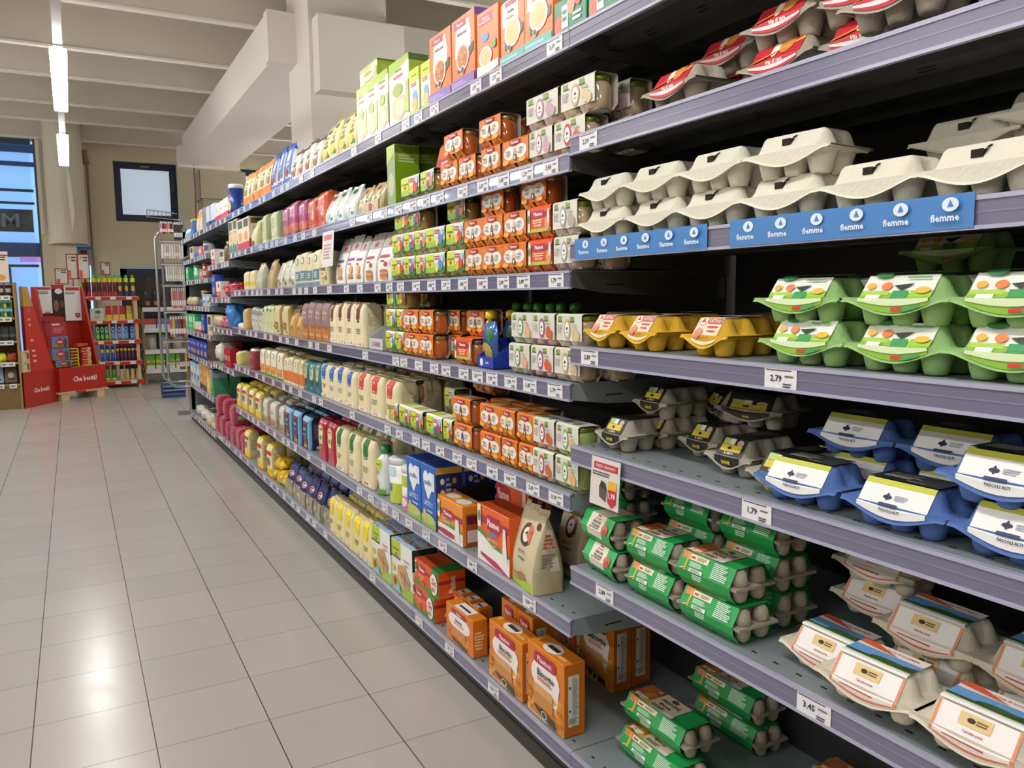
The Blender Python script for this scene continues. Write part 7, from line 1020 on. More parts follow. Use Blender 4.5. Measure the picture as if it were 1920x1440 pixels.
# ------------------------------------------------------------------ gondola shelving
RX = .99; XB = 1.478
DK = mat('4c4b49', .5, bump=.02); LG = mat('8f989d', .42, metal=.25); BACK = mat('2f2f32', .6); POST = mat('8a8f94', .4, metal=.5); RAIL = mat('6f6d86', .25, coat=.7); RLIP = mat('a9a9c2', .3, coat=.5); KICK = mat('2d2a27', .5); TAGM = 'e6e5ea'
def deck_mesh(y0, y1, z, light, base=False):
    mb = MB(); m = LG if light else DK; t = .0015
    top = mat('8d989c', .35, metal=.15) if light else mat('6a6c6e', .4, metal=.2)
    mb.box(RX+.008, y0+.002, z-.004, XB-.004, y1-.002, z, top)
    for k in range(int((y1-y0)/.05)):     # row of slots behind the front edge
        y = y0+.03+k*.05
        mb.poly([(RX+.030, y, z+.0004), (RX+.035, y+.001, z+.0004), (RX+.035, y+.013, z+.0004), (RX+.030, y+.012, z+.0004)], mat('1c1e20', .8))
    if not base:
        hs = .052
        for y in (y0+.002, y1-.004):
            mb.poly([(RX+.008, y, z-.004), (XB-.006, y, z-.004), (XB-.006, y, z-hs*1.35), (RX+.10, y, z-hs), (RX+.008, y, z-hs*.75)], m); mb.poly([(RX+.008, y+.002, z-.004), (XB-.006, y+.002, z-.004), (XB-.006, y+.002, z-hs*1.35), (RX+.10, y+.002, z-hs), (RX+.008, y+.002, z-hs*.75)], m)
            mb.box(RX+.10, y-.0006, z-.034, RX+.15, y+.0026, z-.031, mat('141414', .8))
        for x in (RX+.10, RX+.24, RX+.37):   # stiffening channels under the deck
            mb.box(x, y0+.006, z-.026, x+.055, y1-.006, z-.004, m)
            for k in range(int((y1-y0)/.16)):
                y = y0+.07+k*.16; mb.poly([(x+.012, y, z-.0263), (x+.02, y, z-.0263), (x+.02, y+.03, z-.0263), (x+.012, y+.03, z-.0263)], mat('101010', .8)); mb.poly([(x+.03, y+.01, z-.0263), (x+.038, y+.01, z-.0263), (x+.038, y+.04, z-.0263), (x+.03, y+.04, z-.0263)], mat('101010', .8))
    mb.box(RX+.006, y0+.001, z-.040, RX+.010, y1-.001, z+.0006, m)
    return mb
def rail_mesh(y0, y1, z):   # z = underside
    mb = MB(); a, b = y0+.001, y1-.001
    mb.box(RX, a, z+.004, RX+.005, b, z+.038, RAIL); mb.box(RX-.003, a, z, RX+.006, b, z+.005, RLIP); mb.box(RX-.002, a, z+.036, RX+.009, b, z+.042, RLIP)
    mb.box(RX-.0006, a, z+.020, RX, b, z+.0225, mat('7d7b96', .2, coat=.7)); return mb
BAYS = [('n', -1.14, .195), ('e', .195, 1.528), ('a', 1.528, 2.556), ('b', 2.556, 3.585), ('c', 3.585, 4.613), ('d', 4.613, 5.94), ('f', 5.94, 6.96), ('g', 6.96, 8.62)]
MAIN = [1.756, 1.492, 1.232, .974, .715, .409, .08]
LEV = {'n': [1.756, 1.525, 1.294, 1.061, .832, .544, .08], 'e': [1.756, 1.525, 1.294, 1.061, .832, .544, .08], 'a': MAIN, 'b': MAIN, 'c': MAIN, 'd': MAIN, 'f': [1.752, 1.441, 1.186, .953, .662, .079], 'g': [1.752, 1.545, 1.349, 1.110, .872, .64, .354, .05]}
BN = {'n': 'bay beside the camera', 'e': 'egg bay', 'a': 'baby food bay next to the eggs', 'b': 'second bay after the eggs', 'c': 'third bay after the eggs', 'd': 'fourth bay after the eggs', 'f': 'stepped-down bay', 'g': 'last bay before the far post'}
LN = ['top', 'second', 'third', 'fourth', 'fifth', 'sixth', 'seventh', 'bottom']
rnd = random.Random(5)
PR = ['2,89', '3,19', '3,45', '1,79', '2,39', '2,59', '1,29', '2,79']
LKEY = {1: 0, 2: 1, 3: 2, 4: 3, 5: 4, 6: 5, 7: 6, 'e2': 1, 'e3': 2, 'e4': 3, 'e5': 4, 'e6': 5}
TAGMESH = {}
def tag_mesh(s, big=False):
    if s in TAGMESH: return TAGMESH[s]
    mb = MB(); w_, h_ = .066, .038
    mb.box(-.0006, -w_/2, 0, .0002, w_/2, h_, mat(TAGM, .4))
    f = lambda u, v, o: (-.0006-o, -u, v)
    art(mb, f, w_, h_, [('l', -.9, .80, .8, .90, 1, '55555c'), ('t', s, -.25, .48, .34, .42, '2a2a30'), ('l', .3, .55, .85, .68, 1, '66666c'), ('l', .2, .12, .85, .34, 2, '55555c')], .4)
    TAGMESH[s] = mb.data('price_tag'); return TAGMESH[s]
for key, y0, y1 in BAYS:
    root = empty('shelving_bay', (RX, (y0+y1)/2, 0)); tag(root, 'dark steel shelving frame of the %s' % BN[key], 'shelving frame')
    O = Vector((RX, (y0+y1)/2, 0)); hgt = 2.02 if key != 'g' else 1.92
    def rel(mb): mb.v = [(x-O.x, y-O.y, z) for x, y, z in mb.v]; return mb
    mb = MB(); mb.box(XB, y0+.016, .1, XB+.008, y1-.016, hgt-.03, BACK)
    for z in (.48, .86, 1.24, 1.62): mb.box(XB-.0012, y0+.016, z, XB, y1-.016, z+.004, mat('101011', .6))
    child(rel(mb), 'back_panel', root)
    for y in ((y0+.016, y1-.016) if key in ('n', 'g') else (y0+.016,)):
        mb = MB(); m = POST if (key == 'g' and y > y0+.1) else BACK
        if key == 'g' and y > y0+.1: mb.box(RX+.02, y+.018, .0, RX+.055, y+.05, hgt, m); mb.box(RX+.02, y+.018, .1, XB+.03, y+.024, hgt-.04, m); mb.box(RX+.05, y+.018, 0, XB+.03, y+.05, .09, m)
        mb.box(XB-.016, y-.016, .0, XB+.03, y+.016, hgt, m)
        child(rel(mb), 'upright', root)
    mb = MB(); mb.box(RX+.012, y0, 0, RX+.03, y1, .085, KICK); mb.box(RX+.010, y0, .045, RX+.012, y1, .049, mat('171615', .5)); child(rel(mb), 'kick_plate', root)
    for i, z in enumerate(LEV[key]):
        base = i == len(LEV[key])-1; zt = z+.042
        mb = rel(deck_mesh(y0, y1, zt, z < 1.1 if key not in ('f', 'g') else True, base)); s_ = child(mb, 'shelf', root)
        child(rel(rail_mesh(y0, y1, z)), 'price_rail', s_)
        ty = []
        if key in ('f', 'g', 'd', 'c'):
            y = y0+rnd.uniform(.05, .1)
            while y < y1-.05: ty.append(y); y += rnd.choice((.12, .16, .2, .27))
        else:
            for lv, y in TAGS:
                if y0 <= y < y1 and LKEY.get(lv) == i and (key == 'e') == (isinstance(lv, str)): ty.append(y)
        for y in ty:
            t = bpy.data.objects.new('price_tag', tag_mesh(rnd.choice(PR))); COL.objects.link(t); t.parent = s_; t.location = (-.0012, y-O.y, z+.0015)
# blue printed strips in the egg bay rail
for k, (ya, yb) in enumerate(((STRIP[0], STRIP[1]), (STRIP[2], STRIP[3]))):
    W_ = ya-yb; mb = MB(); mb.box(-.0008, 0, 0, 0, W_, .044, mat('3f7fc4', .35, coat=.5)); pr_ = []
    n = max(3, int(W_/.062))
    for i in range(n):
        u = -1+2*(i+.5)/n; pr_ += [('t', 'fiemme', u, .34, .22, .98/n, 'e4ecf4'), ('e', u+.2/n, .70, .32/n, .20, 'dfe9f4'), ('p', [(u+.2/n-.12/n, .62), (u+.2/n, .84), (u+.2/n+.14/n, .62)], '3f7fc4')]
    art(mb, lambda u, v, o: (-.0008-o, W_/2-u, v), W_, .044, pr_, .35)
    o = mb.build('shelf_edge_strip'); o.location = (RX-.0035, yb, 1.2965); tag(o, ['blue printed strip with wavy torn edge, left part of the egg shelf rail', 'longer blue printed strip on the egg shelf rail, right part'][k], 'shelf edge strip')
# promotion cards hanging from the rails
def promo(y, z, w_, h_, label, prims):
    mb = MB(); mb.box(-.001, -w_/2, -h_, 0, w_/2, 0, mat('dcd6d2', .4)); art(mb, lambda u, v, o: (-.001-o, -u, v-h_), w_, h_, prims, .4)
    o = mb.build('promotion_card'); o.location = (RX-.006, y, z); o.rotation_euler = (0, math.radians(4), 0); tag(o, label, 'promotion card')
promo(PROMO[1]-.055, .868, .105, .105, 'white promotion card with red banner hanging below grey egg cartons', [('r', -.8, .76, .85, .90, 'c22c3c'), ('t', 'PREZZO RIBASSATO', .02, .83, .06, .68, 'f3dfe0'), ('l', -.85, .62, .4, .72, 2, '55555a'), ('p', [(-.3, .2), (.15, .12), (.2, .38), (-.1, .5), (-.35, .42)], '5a5650'), ('p', [(-.3, .42), (.2, .36), (.1, .5), (-.2, .55)], '34322e'), ('r', .3, .40, .85, .58, 'e8b83a'), ('p', [(.3, .14), (.58, .04), (.85, .14), (.85, .40), (.3, .40)], 'c22c3c'), ('t', '1,98', .58, .28, .14, .22, 'f8ecec')])
promo(PROMO[0]-.1, 1.50, .17, .15, 'white promotion card hanging from the second shelf rail', [('r', -.7, .75, .7, .9, 'c8606a'), ('l', -.7, .2, .7, .65, 5, 'b88a8a')])
# ------------------------------------------------------------------ goods on the shelves
R90 = -math.pi/2
MAXW = {'box': .2, 'block': .14, 'pouch': .15, 'blob': .2, 'tin': .1, 'bottle': .09}
OW = ['leftmost', 'second from left', 'third from left', 'fourth from left', 'fifth from left', 'sixth from left', 'seventh from left']
def ordw(i, n): return '' if n == 1 else ('rightmost' if i == n-1 else OW[i])
def place(o, x, y, z, rz=0, sx=1, tilt=0):
    o.location = (x, y, z); o.rotation_euler = (math.radians(tilt), 0, R90+math.radians(rz)); o.scale = (sx, 1, 1)
rr_ = random.Random(11); SEEN = {}
for name, shape, design, z, xf, ya, yb, n, h, d, deep, dgap, desc, cat, wh, tilt, fill, jit, rz, wv in RUNS:
    st = ST[design]; pitch = (ya-yb)/n; seed = rr_.randint(0, 999); extra_ord = ''
    if wh and wh.startswith('@'):
        i_, rest = wh[1:].split('@'); m_ = rest.split(' ', 1); extra_ord = ordw(int(i_), int(m_[0])); wh = m_[1] if len(m_) > 1 else ''
    if shape in ('carton', 'sleeve'): wh = wh if wh != 'egg bay' else ''
    if shape not in ('carton', 'sleeve', 'duo'): w_ = wv if wv and not isinstance(wv, tuple) else min(pitch*fill, MAXW.get(shape, .2))
    d_ = d or .08; h_ = h or .16
    for key_, b0, b1 in BAYS:
        if b0 <= (ya+yb)/2 < b1:
            ab = [q for q in LEV[key_] if q > z+.03]
            if ab and shape in ('box', 'block', 'pouch', 'blob', 'tin', 'bottle'): h_ = min(h_, min(ab)-z-(.012 if shape in ('pouch', 'block') else .0)-.004)
    proto = {}
    def make():
        if shape == 'box': return box_pack(name, w_, d_, h_, st)
        if shape in ('block', 'pouch'): return soft_pack(name, w_, d_, h_*.97 if shape == 'block' else h_*.93, st, shape, .0035, seed, glossy=design in ('silverbag', 'goldclear', 'clearsoft', 'pinkwrap', 'navypasta', 'softblue', 'magenta', 'orangered', 'navyblue', 'redbag'))
        if shape == 'blob': return basket_blob(name, w_, d_, h_, st, seed)
        if shape == 'tin': return tin_pack(name, min(w_, .1)/2, h_, st)
        if shape == 'bottle': return bottle_pack(name, min(w_, .075)/2, h_, st)
        if shape == 'spout': return spout_pack(name, w_, h_, st)
        if shape == 'tray': return tray_pack(name, w_, d_, h_, st)
        if shape == 'duo': return duo_pack(name, .122, st)
        if shape == 'carton': return carton_pack(name, wv[0], wv[1], st)
        if shape == 'sleeve': return sleeve_pack(name, wv, st)
    ck = (shape, design, wv) if shape in ('duo', 'carton', 'sleeve') else None
    first = None
    if ck in SEEN and ck: first = copy_tree(SEEN[ck])
    else:
        first = make()
        if ck: SEEN[ck] = first
    gap = dgap or (d_*1.04)
    for k in range(deep):
        for i in range(n):
            o = first if (i == 0 and k == 0) else copy_tree(first)
            if shape == 'duo': sx = pitch/.124
            elif shape in ('carton', 'sleeve'): sx = 1
            else: sx = 1
            y = ya-pitch*(i+.5)
            if shape in ('box', 'block', 'pouch', 'blob', 'tin', 'bottle') and n == 1 and pitch > w_/fill*1.1: y = ya-w_/2 if xf < 1.05 else (ya+yb)/2
            x = xf+k*gap+(rr_.uniform(0, jit*1.5) if jit else 0)
            if shape in ('carton',): x += .006
            place(o, x, y, z+.0006, (rz if rz else rr_.uniform(-1, 1)*min(1.5, jit*300)*(2.2 if shape in ('block', 'pouch') else 1)), sx, tilt)
            if shape in ('block', 'pouch'): o.scale = (rr_.uniform(.95, 1.02), 1, rr_.uniform(.95, 1.03))
            ow = extra_ord or ordw(i, n)
            parts = [desc] + ([ow] if ow else []) + (['%s row back' % ['', 'second', 'third', 'fourth'][k]] if k else (['front row'] if deep > 1 and 'front' not in desc else []))
            lb = ', '.join(parts)
            if wh and len((lb+' '+wh).split()) <= 16: lb += ' '+wh if (ow or k or wh.startswith('on')) else ', '+wh
            lb = lb.replace(', on ', ' on ')
            tag(o, ' '.join(lb.split()[:16]), cat, ('%ss of one kind: %s' % (cat, desc.split(',')[0])) if n*deep > 1 or shape == 'duo' or shape == 'carton' else None)
# ------------------------------------------------------------------ displays at the far end of the aisle
def frame_at(ax, ay, bx, by):
    """rotation that lays local x along a->b, local y away from the viewer"""
    return math.atan2(by-ay, bx-ax), math.hypot(bx-ax, by-ay)
WOOD = mat('9c7d4c', .6, bump=.15, bscale=14, var=.25); PALE = mat('cbb48a', .65, bump=.1, bscale=20, var=.15); RED = mat('b3261c', .45); RED2 = mat('c2281e', .4); DRED = mat('7e1416', .5)
def put(o, x, y, z, rz, label, cat, group=None, sx=1):
    o.location = (x, y, z); o.rotation_euler = (0, 0, rz); o.scale = (sx, 1, 1); tag(o, label, cat, group); return o
def along(A, rz, u, v): c, s = math.cos(rz), math.sin(rz); return A[0]+u*c-v*s, A[1]+u*s+v*c
# ---- 1 wooden shelf unit at the left picture edge
A = (-1.25, 10.5); root = empty('wooden_shelf_unit', (A[0], A[1], 0)); tag(root, 'honey-coloured wooden shelf unit cut by the left picture edge', 'shelf unit')
W_ = .705; lv = [.285, .53, .77, 1.03, 1.27]
mb = MB(); mb.box(0, 0, 0, .02, .36, 1.42, WOOD); child(mb, 'side_panel', root)
mb = MB(); mb.box(W_-.02, 0, 0, W_, .36, 1.42, WOOD); child(mb, 'side_panel', root)
mb = MB(); mb.box(.02, .34, 0, W_-.02, .36, 1.42, mat('6f5732', .7)); child(mb, 'back_panel', root)
mb = MB(); mb.box(.02, .004, 0, W_-.02, .02, .26, mat('7c6238', .65, bump=.1, bscale=10, var=.2)); child(mb, 'front_panel', root)
for z in lv:
    mb = MB(); mb.box(.02, -.01, z-.02, W_-.02, .34, z, WOOD); child(mb, 'shelf_board', root)
for i, z in enumerate(lv):
    for u in ((.30, .42, .55, .62) if i else (.5, .62)):
        mb = MB(); mb.box(u-.035, -.016, z-.045, u+.035, -.012, z+.005, mat('dcdcdc', .4)); mb.box(u-.025, -.0165, z-.03, u+.02, -.016, z-.012, mat('77777c', .4)); child(mb, 'price_tag', root)
for i in range(5): o = tin_pack('jar', .032, .14, dict(base='2c2622', cap='a8a8a8', front=[('r', -.8, .3, .8, .6, 'b8b0a4')])); put(o, A[0]+.34+i*.075, A[1]+.05, lv[4], 0, 'dark coffee jar with grey lid, %s in wooden unit' % ['first', 'second', 'third', 'fourth', 'rightmost'][i], 'jar', 'coffee jars in the wooden unit')
for k in range(2):
    for i in range(4): o = box_pack('box', .085, .08, .10, dict(base='3f7a44', front=[('r', -1, .7, 1, 1, '7fc0d8'), ('e', .1, .4, .45, .3, '22281e'), ('e', -.6, .3, .3, .25, 'c2d23a')])); put(o, A[0]+.36+i*.088, A[1]+.04, lv[3]+k*.101, 0, 'green capsule box, %s row, %s' % (['lower', 'upper'][k], ['first', 'second', 'third', 'rightmost'][i]), 'box', 'green capsule boxes in the wooden unit')
for i in range(6): o = soft_pack('coffee_bag', .07, .06, .15, BG('1f2420', [(.3, .5, '4a5048')], None), 'pouch', .003, i); put(o, A[0]+.30+i*.07, A[1]+.03+.01*(i % 2), lv[2], 0, 'black coffee bag, %s on the wooden shelf' % ['first', 'second', 'third', 'fourth', 'fifth', 'rightmost'][i], 'coffee bag', 'black coffee bags in the wooden unit')
for i in range(4): o = basket_blob('packet', .10, .10, .10, dict(base=['c8d020', '6f8a1c', 'c8d020', 'a84428'][i]), i); put(o, A[0]+.32+i*.10, A[1]+.04, lv[1], 0, '%s soft packet low in the wooden unit' % ['leftmost lime', 'dark green', 'second lime', 'brick red'][i], 'packet')
for i, (c, nm) in enumerate((('e0b81c', 'bright yellow'), ('8fa8b8', 'pale blue'), ('6a5446', 'dark brown'))):
    o = soft_pack('coffee_bag', .12, .05, .19, BG(c, [], None, extra=[('e', 0, .45, .5, .18, 'c8b89c'), ('r', -.6, .14, .6, .24, '2c2824')]), 'pouch', .003, 20+i); put(o, A[0]+.34+i*.13, A[1]+.06, lv[0]+.016, 0, '%s coffee bag leaning on the lowest wooden shelf' % nm, 'coffee bag'); o.rotation_euler = (math.radians(-14), 0, 0)
mb = MB(); mb.box(-.11, -.002, 0, .11, .002, .34, mat('e0d4c8', .5)); art(mb, lambda u, v, o: (u, -.002-o, v), .22, .34, [('r', -1, .85, 1, .9, 'b3261c'), ('l', -.8, .7, .9, .85, 2, '4a4038'), ('p', [(-1, 0), (-.2, 0), (-1, .5)], 'c83020'), ('e', .3, .16, .4, .1, 'd89a4a')])
put(mb.build('sign_card'), -.70, 10.55, 1.42, 0, 'white and red cardboard sign standing on the wooden unit', 'sign')
# ---- 2 leaning red display with gold tip
rz, W_ = frame_at(-.53, 10.5, -.21, 11.06); A = (-.53, 10.5)
root = empty('cardboard_display', (*A, 0), rz); tag(root, 'red cardboard floor display with gold tip leaning upwards, Che bonta on its bin', 'display stand')
mb = MB(); mb.mesh([(x, y, z) for z in (0, .405) for x, y in ((0, 0), (W_, 0), (W_, .14), (.243, .139))], [(0, 1, 5, 4), (1, 2, 6, 5), (2, 3, 7, 6), (3, 0, 4, 7), (4, 5, 6, 7), (3, 2, 1, 0)], RED, False); art(mb, lambda u, v, o: (W_/2+u, -o, v), W_, .405, [('t', 'Che bontà!', .02, .46, .14, .46, 'f2e6e2')]); child(mb, 'bin', root)
def taper(mb, b, t, z0, z1, m):
    V = [(*p, z0) for p in b]+[(*p, z1) for p in t]; mb.mesh(V, [(0, 1, 5, 4), (1, 2, 6, 5), (2, 3, 7, 6), (3, 0, 4, 7), (4, 5, 6, 7), (3, 2, 1, 0)], m, False)
def lerp(a, b, t): return [(p[0]+(q[0]-p[0])*t, p[1]+(q[1]-p[1])*t) for p, q in zip(a, b)]
B0 = [(.16, .04), (W_-.02, .02), (W_-.02, .13), (.25, .13)]; T0 = [(.34, .15), (.42, .14), (.42, .19), (.34, .19)]
mb = MB(); taper(mb, B0, lerp(B0, T0, .78), .405, 1.15, RED2)
def lean(u, v, o):
    t = v/.95; q = lerp(B0, T0, t); return (q[0][0]+(q[1][0]-q[0][0])*(u+1)/2, q[0][1]-.004-o*3, .405+v)
for (u0, u1, v0, v1, c) in ((-.1, .06, .02, .72, 'e0b8b0'), (.12, .92, .03, .40, '8a1416'), (.12, .92, .44, .70, '8a1416'), (-.62, -.16, .30, .44, 'd2302a')):
    mb.poly([lean(u0, v0, .001), lean(u1, v0, .001), lean(u1, v1, .001), lean(u0, v1, .001)], mat(c, .5))
for v in (.1, .16, .22, .34, .52, .58): mb.poly([lean(-.55, v, .002), lean(-.2, v, .002), lean(-.2, v+.025, .002), lean(-.55, v+.025, .002)], mat('e8a8a0', .5)); mb.poly([lean(.3, v+.05, .002), lean(.7, v+.06, .002), lean(.7, v+.075, .002), lean(.3, v+.065, .002)], mat('d8908a', .5))
child(mb, 'leaning_tower', root)
mb = MB(); taper(mb, lerp(B0, T0, .78), T0, 1.15, 1.38, mat('b98f3c', .4)); child(mb, 'gold_tip', root)
for k in range(2):
    o = box_pack('biscuit_box', .15, .03, .12, dict(base='d8c8a0', front=[('e', .2, .5, .3, .36, '7a4c2c'), ('r', .62, 0, 1, 1, 'b8322a'), ('t', 'Wafer', -.4, .8, .14, .5, 'b83040')])); x, y = along(A, rz, .10, .003); put(o, x, y, .407+k*.125, rz, 'cream wafer box with brown disc, %s of the two on red bin' % ['lower', 'upper'][k], 'biscuit box')
# ---- 3 red bin display with tall wings
rz, W_ = frame_at(-.19, 11.0, .33, 11.38); A = (-.19, 11.0)
root = empty('cardboard_display', (*A, 0), rz); tag(root, 'red cardboard bin display on wooden feet with tall side wings', 'display stand')
mb = MB(); mb.box(0, 0, .11, W_, .40, .13, RED)
for a in ((0, 0, W_, .008), (0, .392, W_, .40), (0, 0, .008, .40), (W_-.008, 0, W_, .40)): mb.box(a[0], a[1], .13, a[2], a[3], .40, RED)
art(mb, lambda u, v, o: (W_/2+u, -o, .11+v), W_, .29, [('t', 'Che bontà!', .08, .50, .24, .50, 'f2e6e2')]); child(mb, 'bin', root)
mb = MB(); mb.box(-.02, -.01, .085, W_+.02, .40, .108, PALE); mb.box(.2, -.013, .088, .34, -.01, .106, RED); child(mb, 'pallet_deck', root)
for u in (.02, W_-.14):
    mb = MB(); mb.box(u, .0, 0, u+.10, .38, .085, PALE); child(mb, 'pallet_foot', root)
mb = MB()
for s, x0, x1 in ((-1, 0, .03), (1, W_-.03, W_)):
    V = [(x0, .06, .13), (x0, .40, .13), (x0, .40, 1.38), (x0, .32, 1.38), (x1, .06, .13), (x1, .40, .13), (x1, .40, 1.38), (x1, .32, 1.38)]
    mb.mesh(V, [(0, 1, 2, 3), (7, 6, 5, 4), (0, 3, 7, 4), (1, 5, 6, 2), (2, 6, 7, 3), (0, 4, 5, 1)], RED, False)
child(mb, 'side_wings', root); mb = MB(); mb.box(.03, .385, .13, W_-.03, .398, 1.36, RED); child(mb, 'back_panel', root)
for (u, z0, w_, h_, nm, pr) in ((.14, 1.06, .20, .33, 'white notice sheet with red bar, left on red display', [('r', -.9, .86, .9, .96, 'b8322c'), ('l', -.9, .70, .7, .82, 2, '6a6a70'), ('r', 0, .02, .7, .05, 'b8322c')]),
                               (.33, 1.04, .17, .37, 'dark picture card between two white notice sheets', [('r', -1, .86, 1, 1, 'b82430'), ('e', .1, .78, .6, .09, 'e6e8ea'), ('e', -.4, .3, .4, .2, '8f5a44'), ('e', .5, .35, .3, .12, '6a3c34')]),
                               (.52, .96, .22, .43, 'white notice sheet with red shield, right on red display', [('r', -.8, .88, .9, .97, 'b8322c'), ('l', -.9, .76, .4, .85, 2, '6a6a70'), ('p', [(.2, .22), (.8, .22), (.8, .12), (.5, .06), (.2, .12)], 'a8322c'), ('t', '8,99', .5, .16, .04, .2, 'ffffff')])):
    mb = MB(); mb.box(-w_/2, -.003, 0, w_/2, .001, h_, mat('e4e2df' if 'dark' not in nm else '1c1a1c', .5)); art(mb, lambda u_, v_, o_: (u_, -.003-o_, v_), w_, h_, pr); x, y = along(A, rz, u-.02, .34 if 'dark' not in nm else .345); put(mb.build('notice_sheet'), x, y, z0, rz, nm, 'notice')
PB = dict(base='a02c30', front=[('r', -.95, .05, .95, .95, '5a84b8'), ('p', [(-.95, .05), (.95, .05), (.95, .35), (-.95, .3)], '7a8a58'), ('e', .6, .4, .25, .4, '4a4e58'), ('p', [(-.6, .5), (0, .9), (.6, .5), (0, .1)], 'b8322c'), ('l', -.3, .4, .3, .6, 2, 'e8d8c8')])
for k, (u, z, w_, h_, st_, nm) in enumerate(((.12, .40, .22, .09, PB, 'lowest picture tin standing in front'), (.09, .49, .24, .15, PB, 'lower square tin with mountain picture'), (.09, .641, .22, .145, PB, 'upper square tin with mountain picture'), (.08, .787, .20, .17, dict(base='a8343a', front=[('r', -.8, .75, .2, .88, 'e8c8c8'), ('l', -.7, .2, .8, .6, 4, 'c88078')]), 'red gift box on top of the picture tins'), (.07, .958, .2, .06, dict(base='962c34'), 'flat red box topmost on the gift stack'))):
    o = box_pack('gift_box', w_, .12, h_, st_); x, y = along(A, rz, u+.03, .10); put(o, x, y, z, rz, nm, 'gift box')
for k in range(8): o = box_pack('wafer_packet', .13, .10, .032, dict(base='b03424', front=[('r', .2, 0, 1, 1, 'd8a068'), ('l', -.8, .3, .1, .7, 1, 'e8b0a0')], sidecol='c88a50')); x, y = along(A, rz, .44+.006*(k % 3), .08); put(o, x, y, .36+k*.034, rz, 'flat red wafer packet, %s counting up the right pile' % ORD[k], 'wafer packet', 'wafer packets in the right pile')
for k in range(7): o = box_pack('wafer_packet', .11, .10, .036, dict(base='6a2c14', topcol='e0b818', front=[('r', -1, .75, 1, 1, 'e8c81c'), ('r', .7, 0, 1, 1, 'e8c81c')])); x, y = along(A, rz, .30+.004*(k % 2), .10); put(o, x, y, .36+k*.038, rz, 'brown and yellow wafer packet, %s counting up the middle pile' % ORD[k], 'wafer packet', 'wafer packets in the middle pile')
o = basket_blob('wafer_packet', .16, .1, .05, dict(base='c8542c'), 4); x, y = along(A, rz, .42, .08); put(o, x, y, .632, rz, 'orange-red packet lying crooked over both piles', 'wafer packet')
for k in range(2): o = box_pack('wafer_packet', .2, .08, .02, dict(base='9ab030')); x, y = along(A, rz, .47, .02); put(o, x, y, .395+k*.021-.03, rz, 'lime flat packet at the bin front, %s' % ['under', 'on top'][k], 'wafer packet')
# ---- 4 wooden rack with red shelf edges
A = (.10, 12.3); root = empty('wooden_rack', (*A, 0)); tag(root, 'pale wooden rack with red shelf edges full of bottles', 'rack'); W_ = .70; lv = [.10, .37, .66, .94, 1.265]
for u in (.0, W_-.04):
    for v in (0, .34):
        mb = MB(); mb.box(u, v, 0, u+.04, v+.04, 1.25 if u else 1.50, PALE); child(mb, 'post', root)
for z in lv:
    mb = MB(); mb.box(-.02, 0, z-.03, W_+.02, .36, z, PALE); child(mb, 'shelf_board', root)
    mb = MB(); mb.box(.10, -.025, z-.055, W_+.03, -.004, z-.012, RED2); child(mb, 'red_edge', root)
    for u in (.22, .40, .60):
        mb = MB(); mb.box(u-.035, -.032, z-.045, u+.035, -.027, z-.005, mat('e2e2e4', .4)); child(mb, 'price_tag', root)
mb = MB(); mb.box(-.02, .34, .0, W_+.02, .36, .10, PALE); child(mb, 'back_rail', root)
def bottles(n, u0, u1, z, h, r, st_, lab, grp, cat='bottle', bot=True):
    f = (bottle_pack if bot else tin_pack)('drink_bottle' if bot else 'spray_can', r, h, st_)
    for i in range(n):
        o = f if i == 0 else copy_tree(f)
        put(o, A[0]+u0+(u1-u0)*i/max(1, n-1), A[1]+.03+.012*(i % 2), z+.001, 0, '%s, %s' % (lab, ordw(i, n) if i < 7 or i == n-1 else ['', '', '', '', '', '', '', 'eighth from left'][min(7, i)]), cat, grp)
JU = lambda a, b, c: dict(base=a, cap='3cc060', front=[('r', -1, .66, 1, .86, 'd8d820'), ('p', [(-1, .66), (1, .66), (0, .56)], 'd8d820'), ('e', 0, .36, .7, .14, b), ('r', -1, .0, 1, .2, c)])
bottles(7, .05, .44, lv[4], .29, .030, JU('7a1c2a', '4a1420', 'b8303c'), 'red fruit juice bottle with green cap', 'red juice bottles on the wooden rack')
bottles(3, .50, .66, lv[4], .29, .031, JU('26301c', 'd8a828', '4a3488'), 'yellow fruit juice bottle with green cap', 'yellow juice bottles on the wooden rack')
bottles(3, .19, .30, lv[2]+.0, .24, .028, dict(base='2f8040', cap='1c5a2c', front=[('e', 0, .62, .6, .14, 'd8e8dc'), ('e', 0, .62, .4, .1, '2f8040'), ('e', 0, .2, .6, .12, 'a8c050')]), 'green spray can on the wooden rack', 'green cans on the rack', 'can', False)
bottles(4, .38, .62, lv[2]+.0, .24, .029, dict(base='3a70c0', cap='1c3478', front=[('e', 0, .62, .6, .14, 'd0dcf0'), ('e', 0, .62, .4, .1, '3060b0'), ('r', -1, .1, 1, .4, '7aa4dc')]), 'blue spray can on the wooden rack', 'blue cans on the rack', 'can', False)
bottles(3, .23, .36, lv[1], .22, .026, dict(base='2450a8', cap='3a6ac8', front=[('r', -.6, .55, .6, .75, 'd8d03a')]), 'blue can with yellow label, fourth rack level', 'blue yellow cans on the rack', 'can', False)
bottles(6, .42, .66, lv[1], .23, .024, dict(base='4a2248', cap='7a4a84', front=[('r', -.6, .6, .6, .75, 'd8c03a')]), 'purple can with yellow label, fourth rack level', 'purple cans on the rack', 'can', False)
bottles(2, .28, .36, lv[0], .23, .031, dict(base='2f8a44', cap='256a34', front=[('e', 0, .6, .6, .08, 'd86a5a'), ('r', -1, .02, 1, .16, 'c8cc30')]), 'green can on the lowest rack level', 'green cans on lowest rack level', 'can', False)
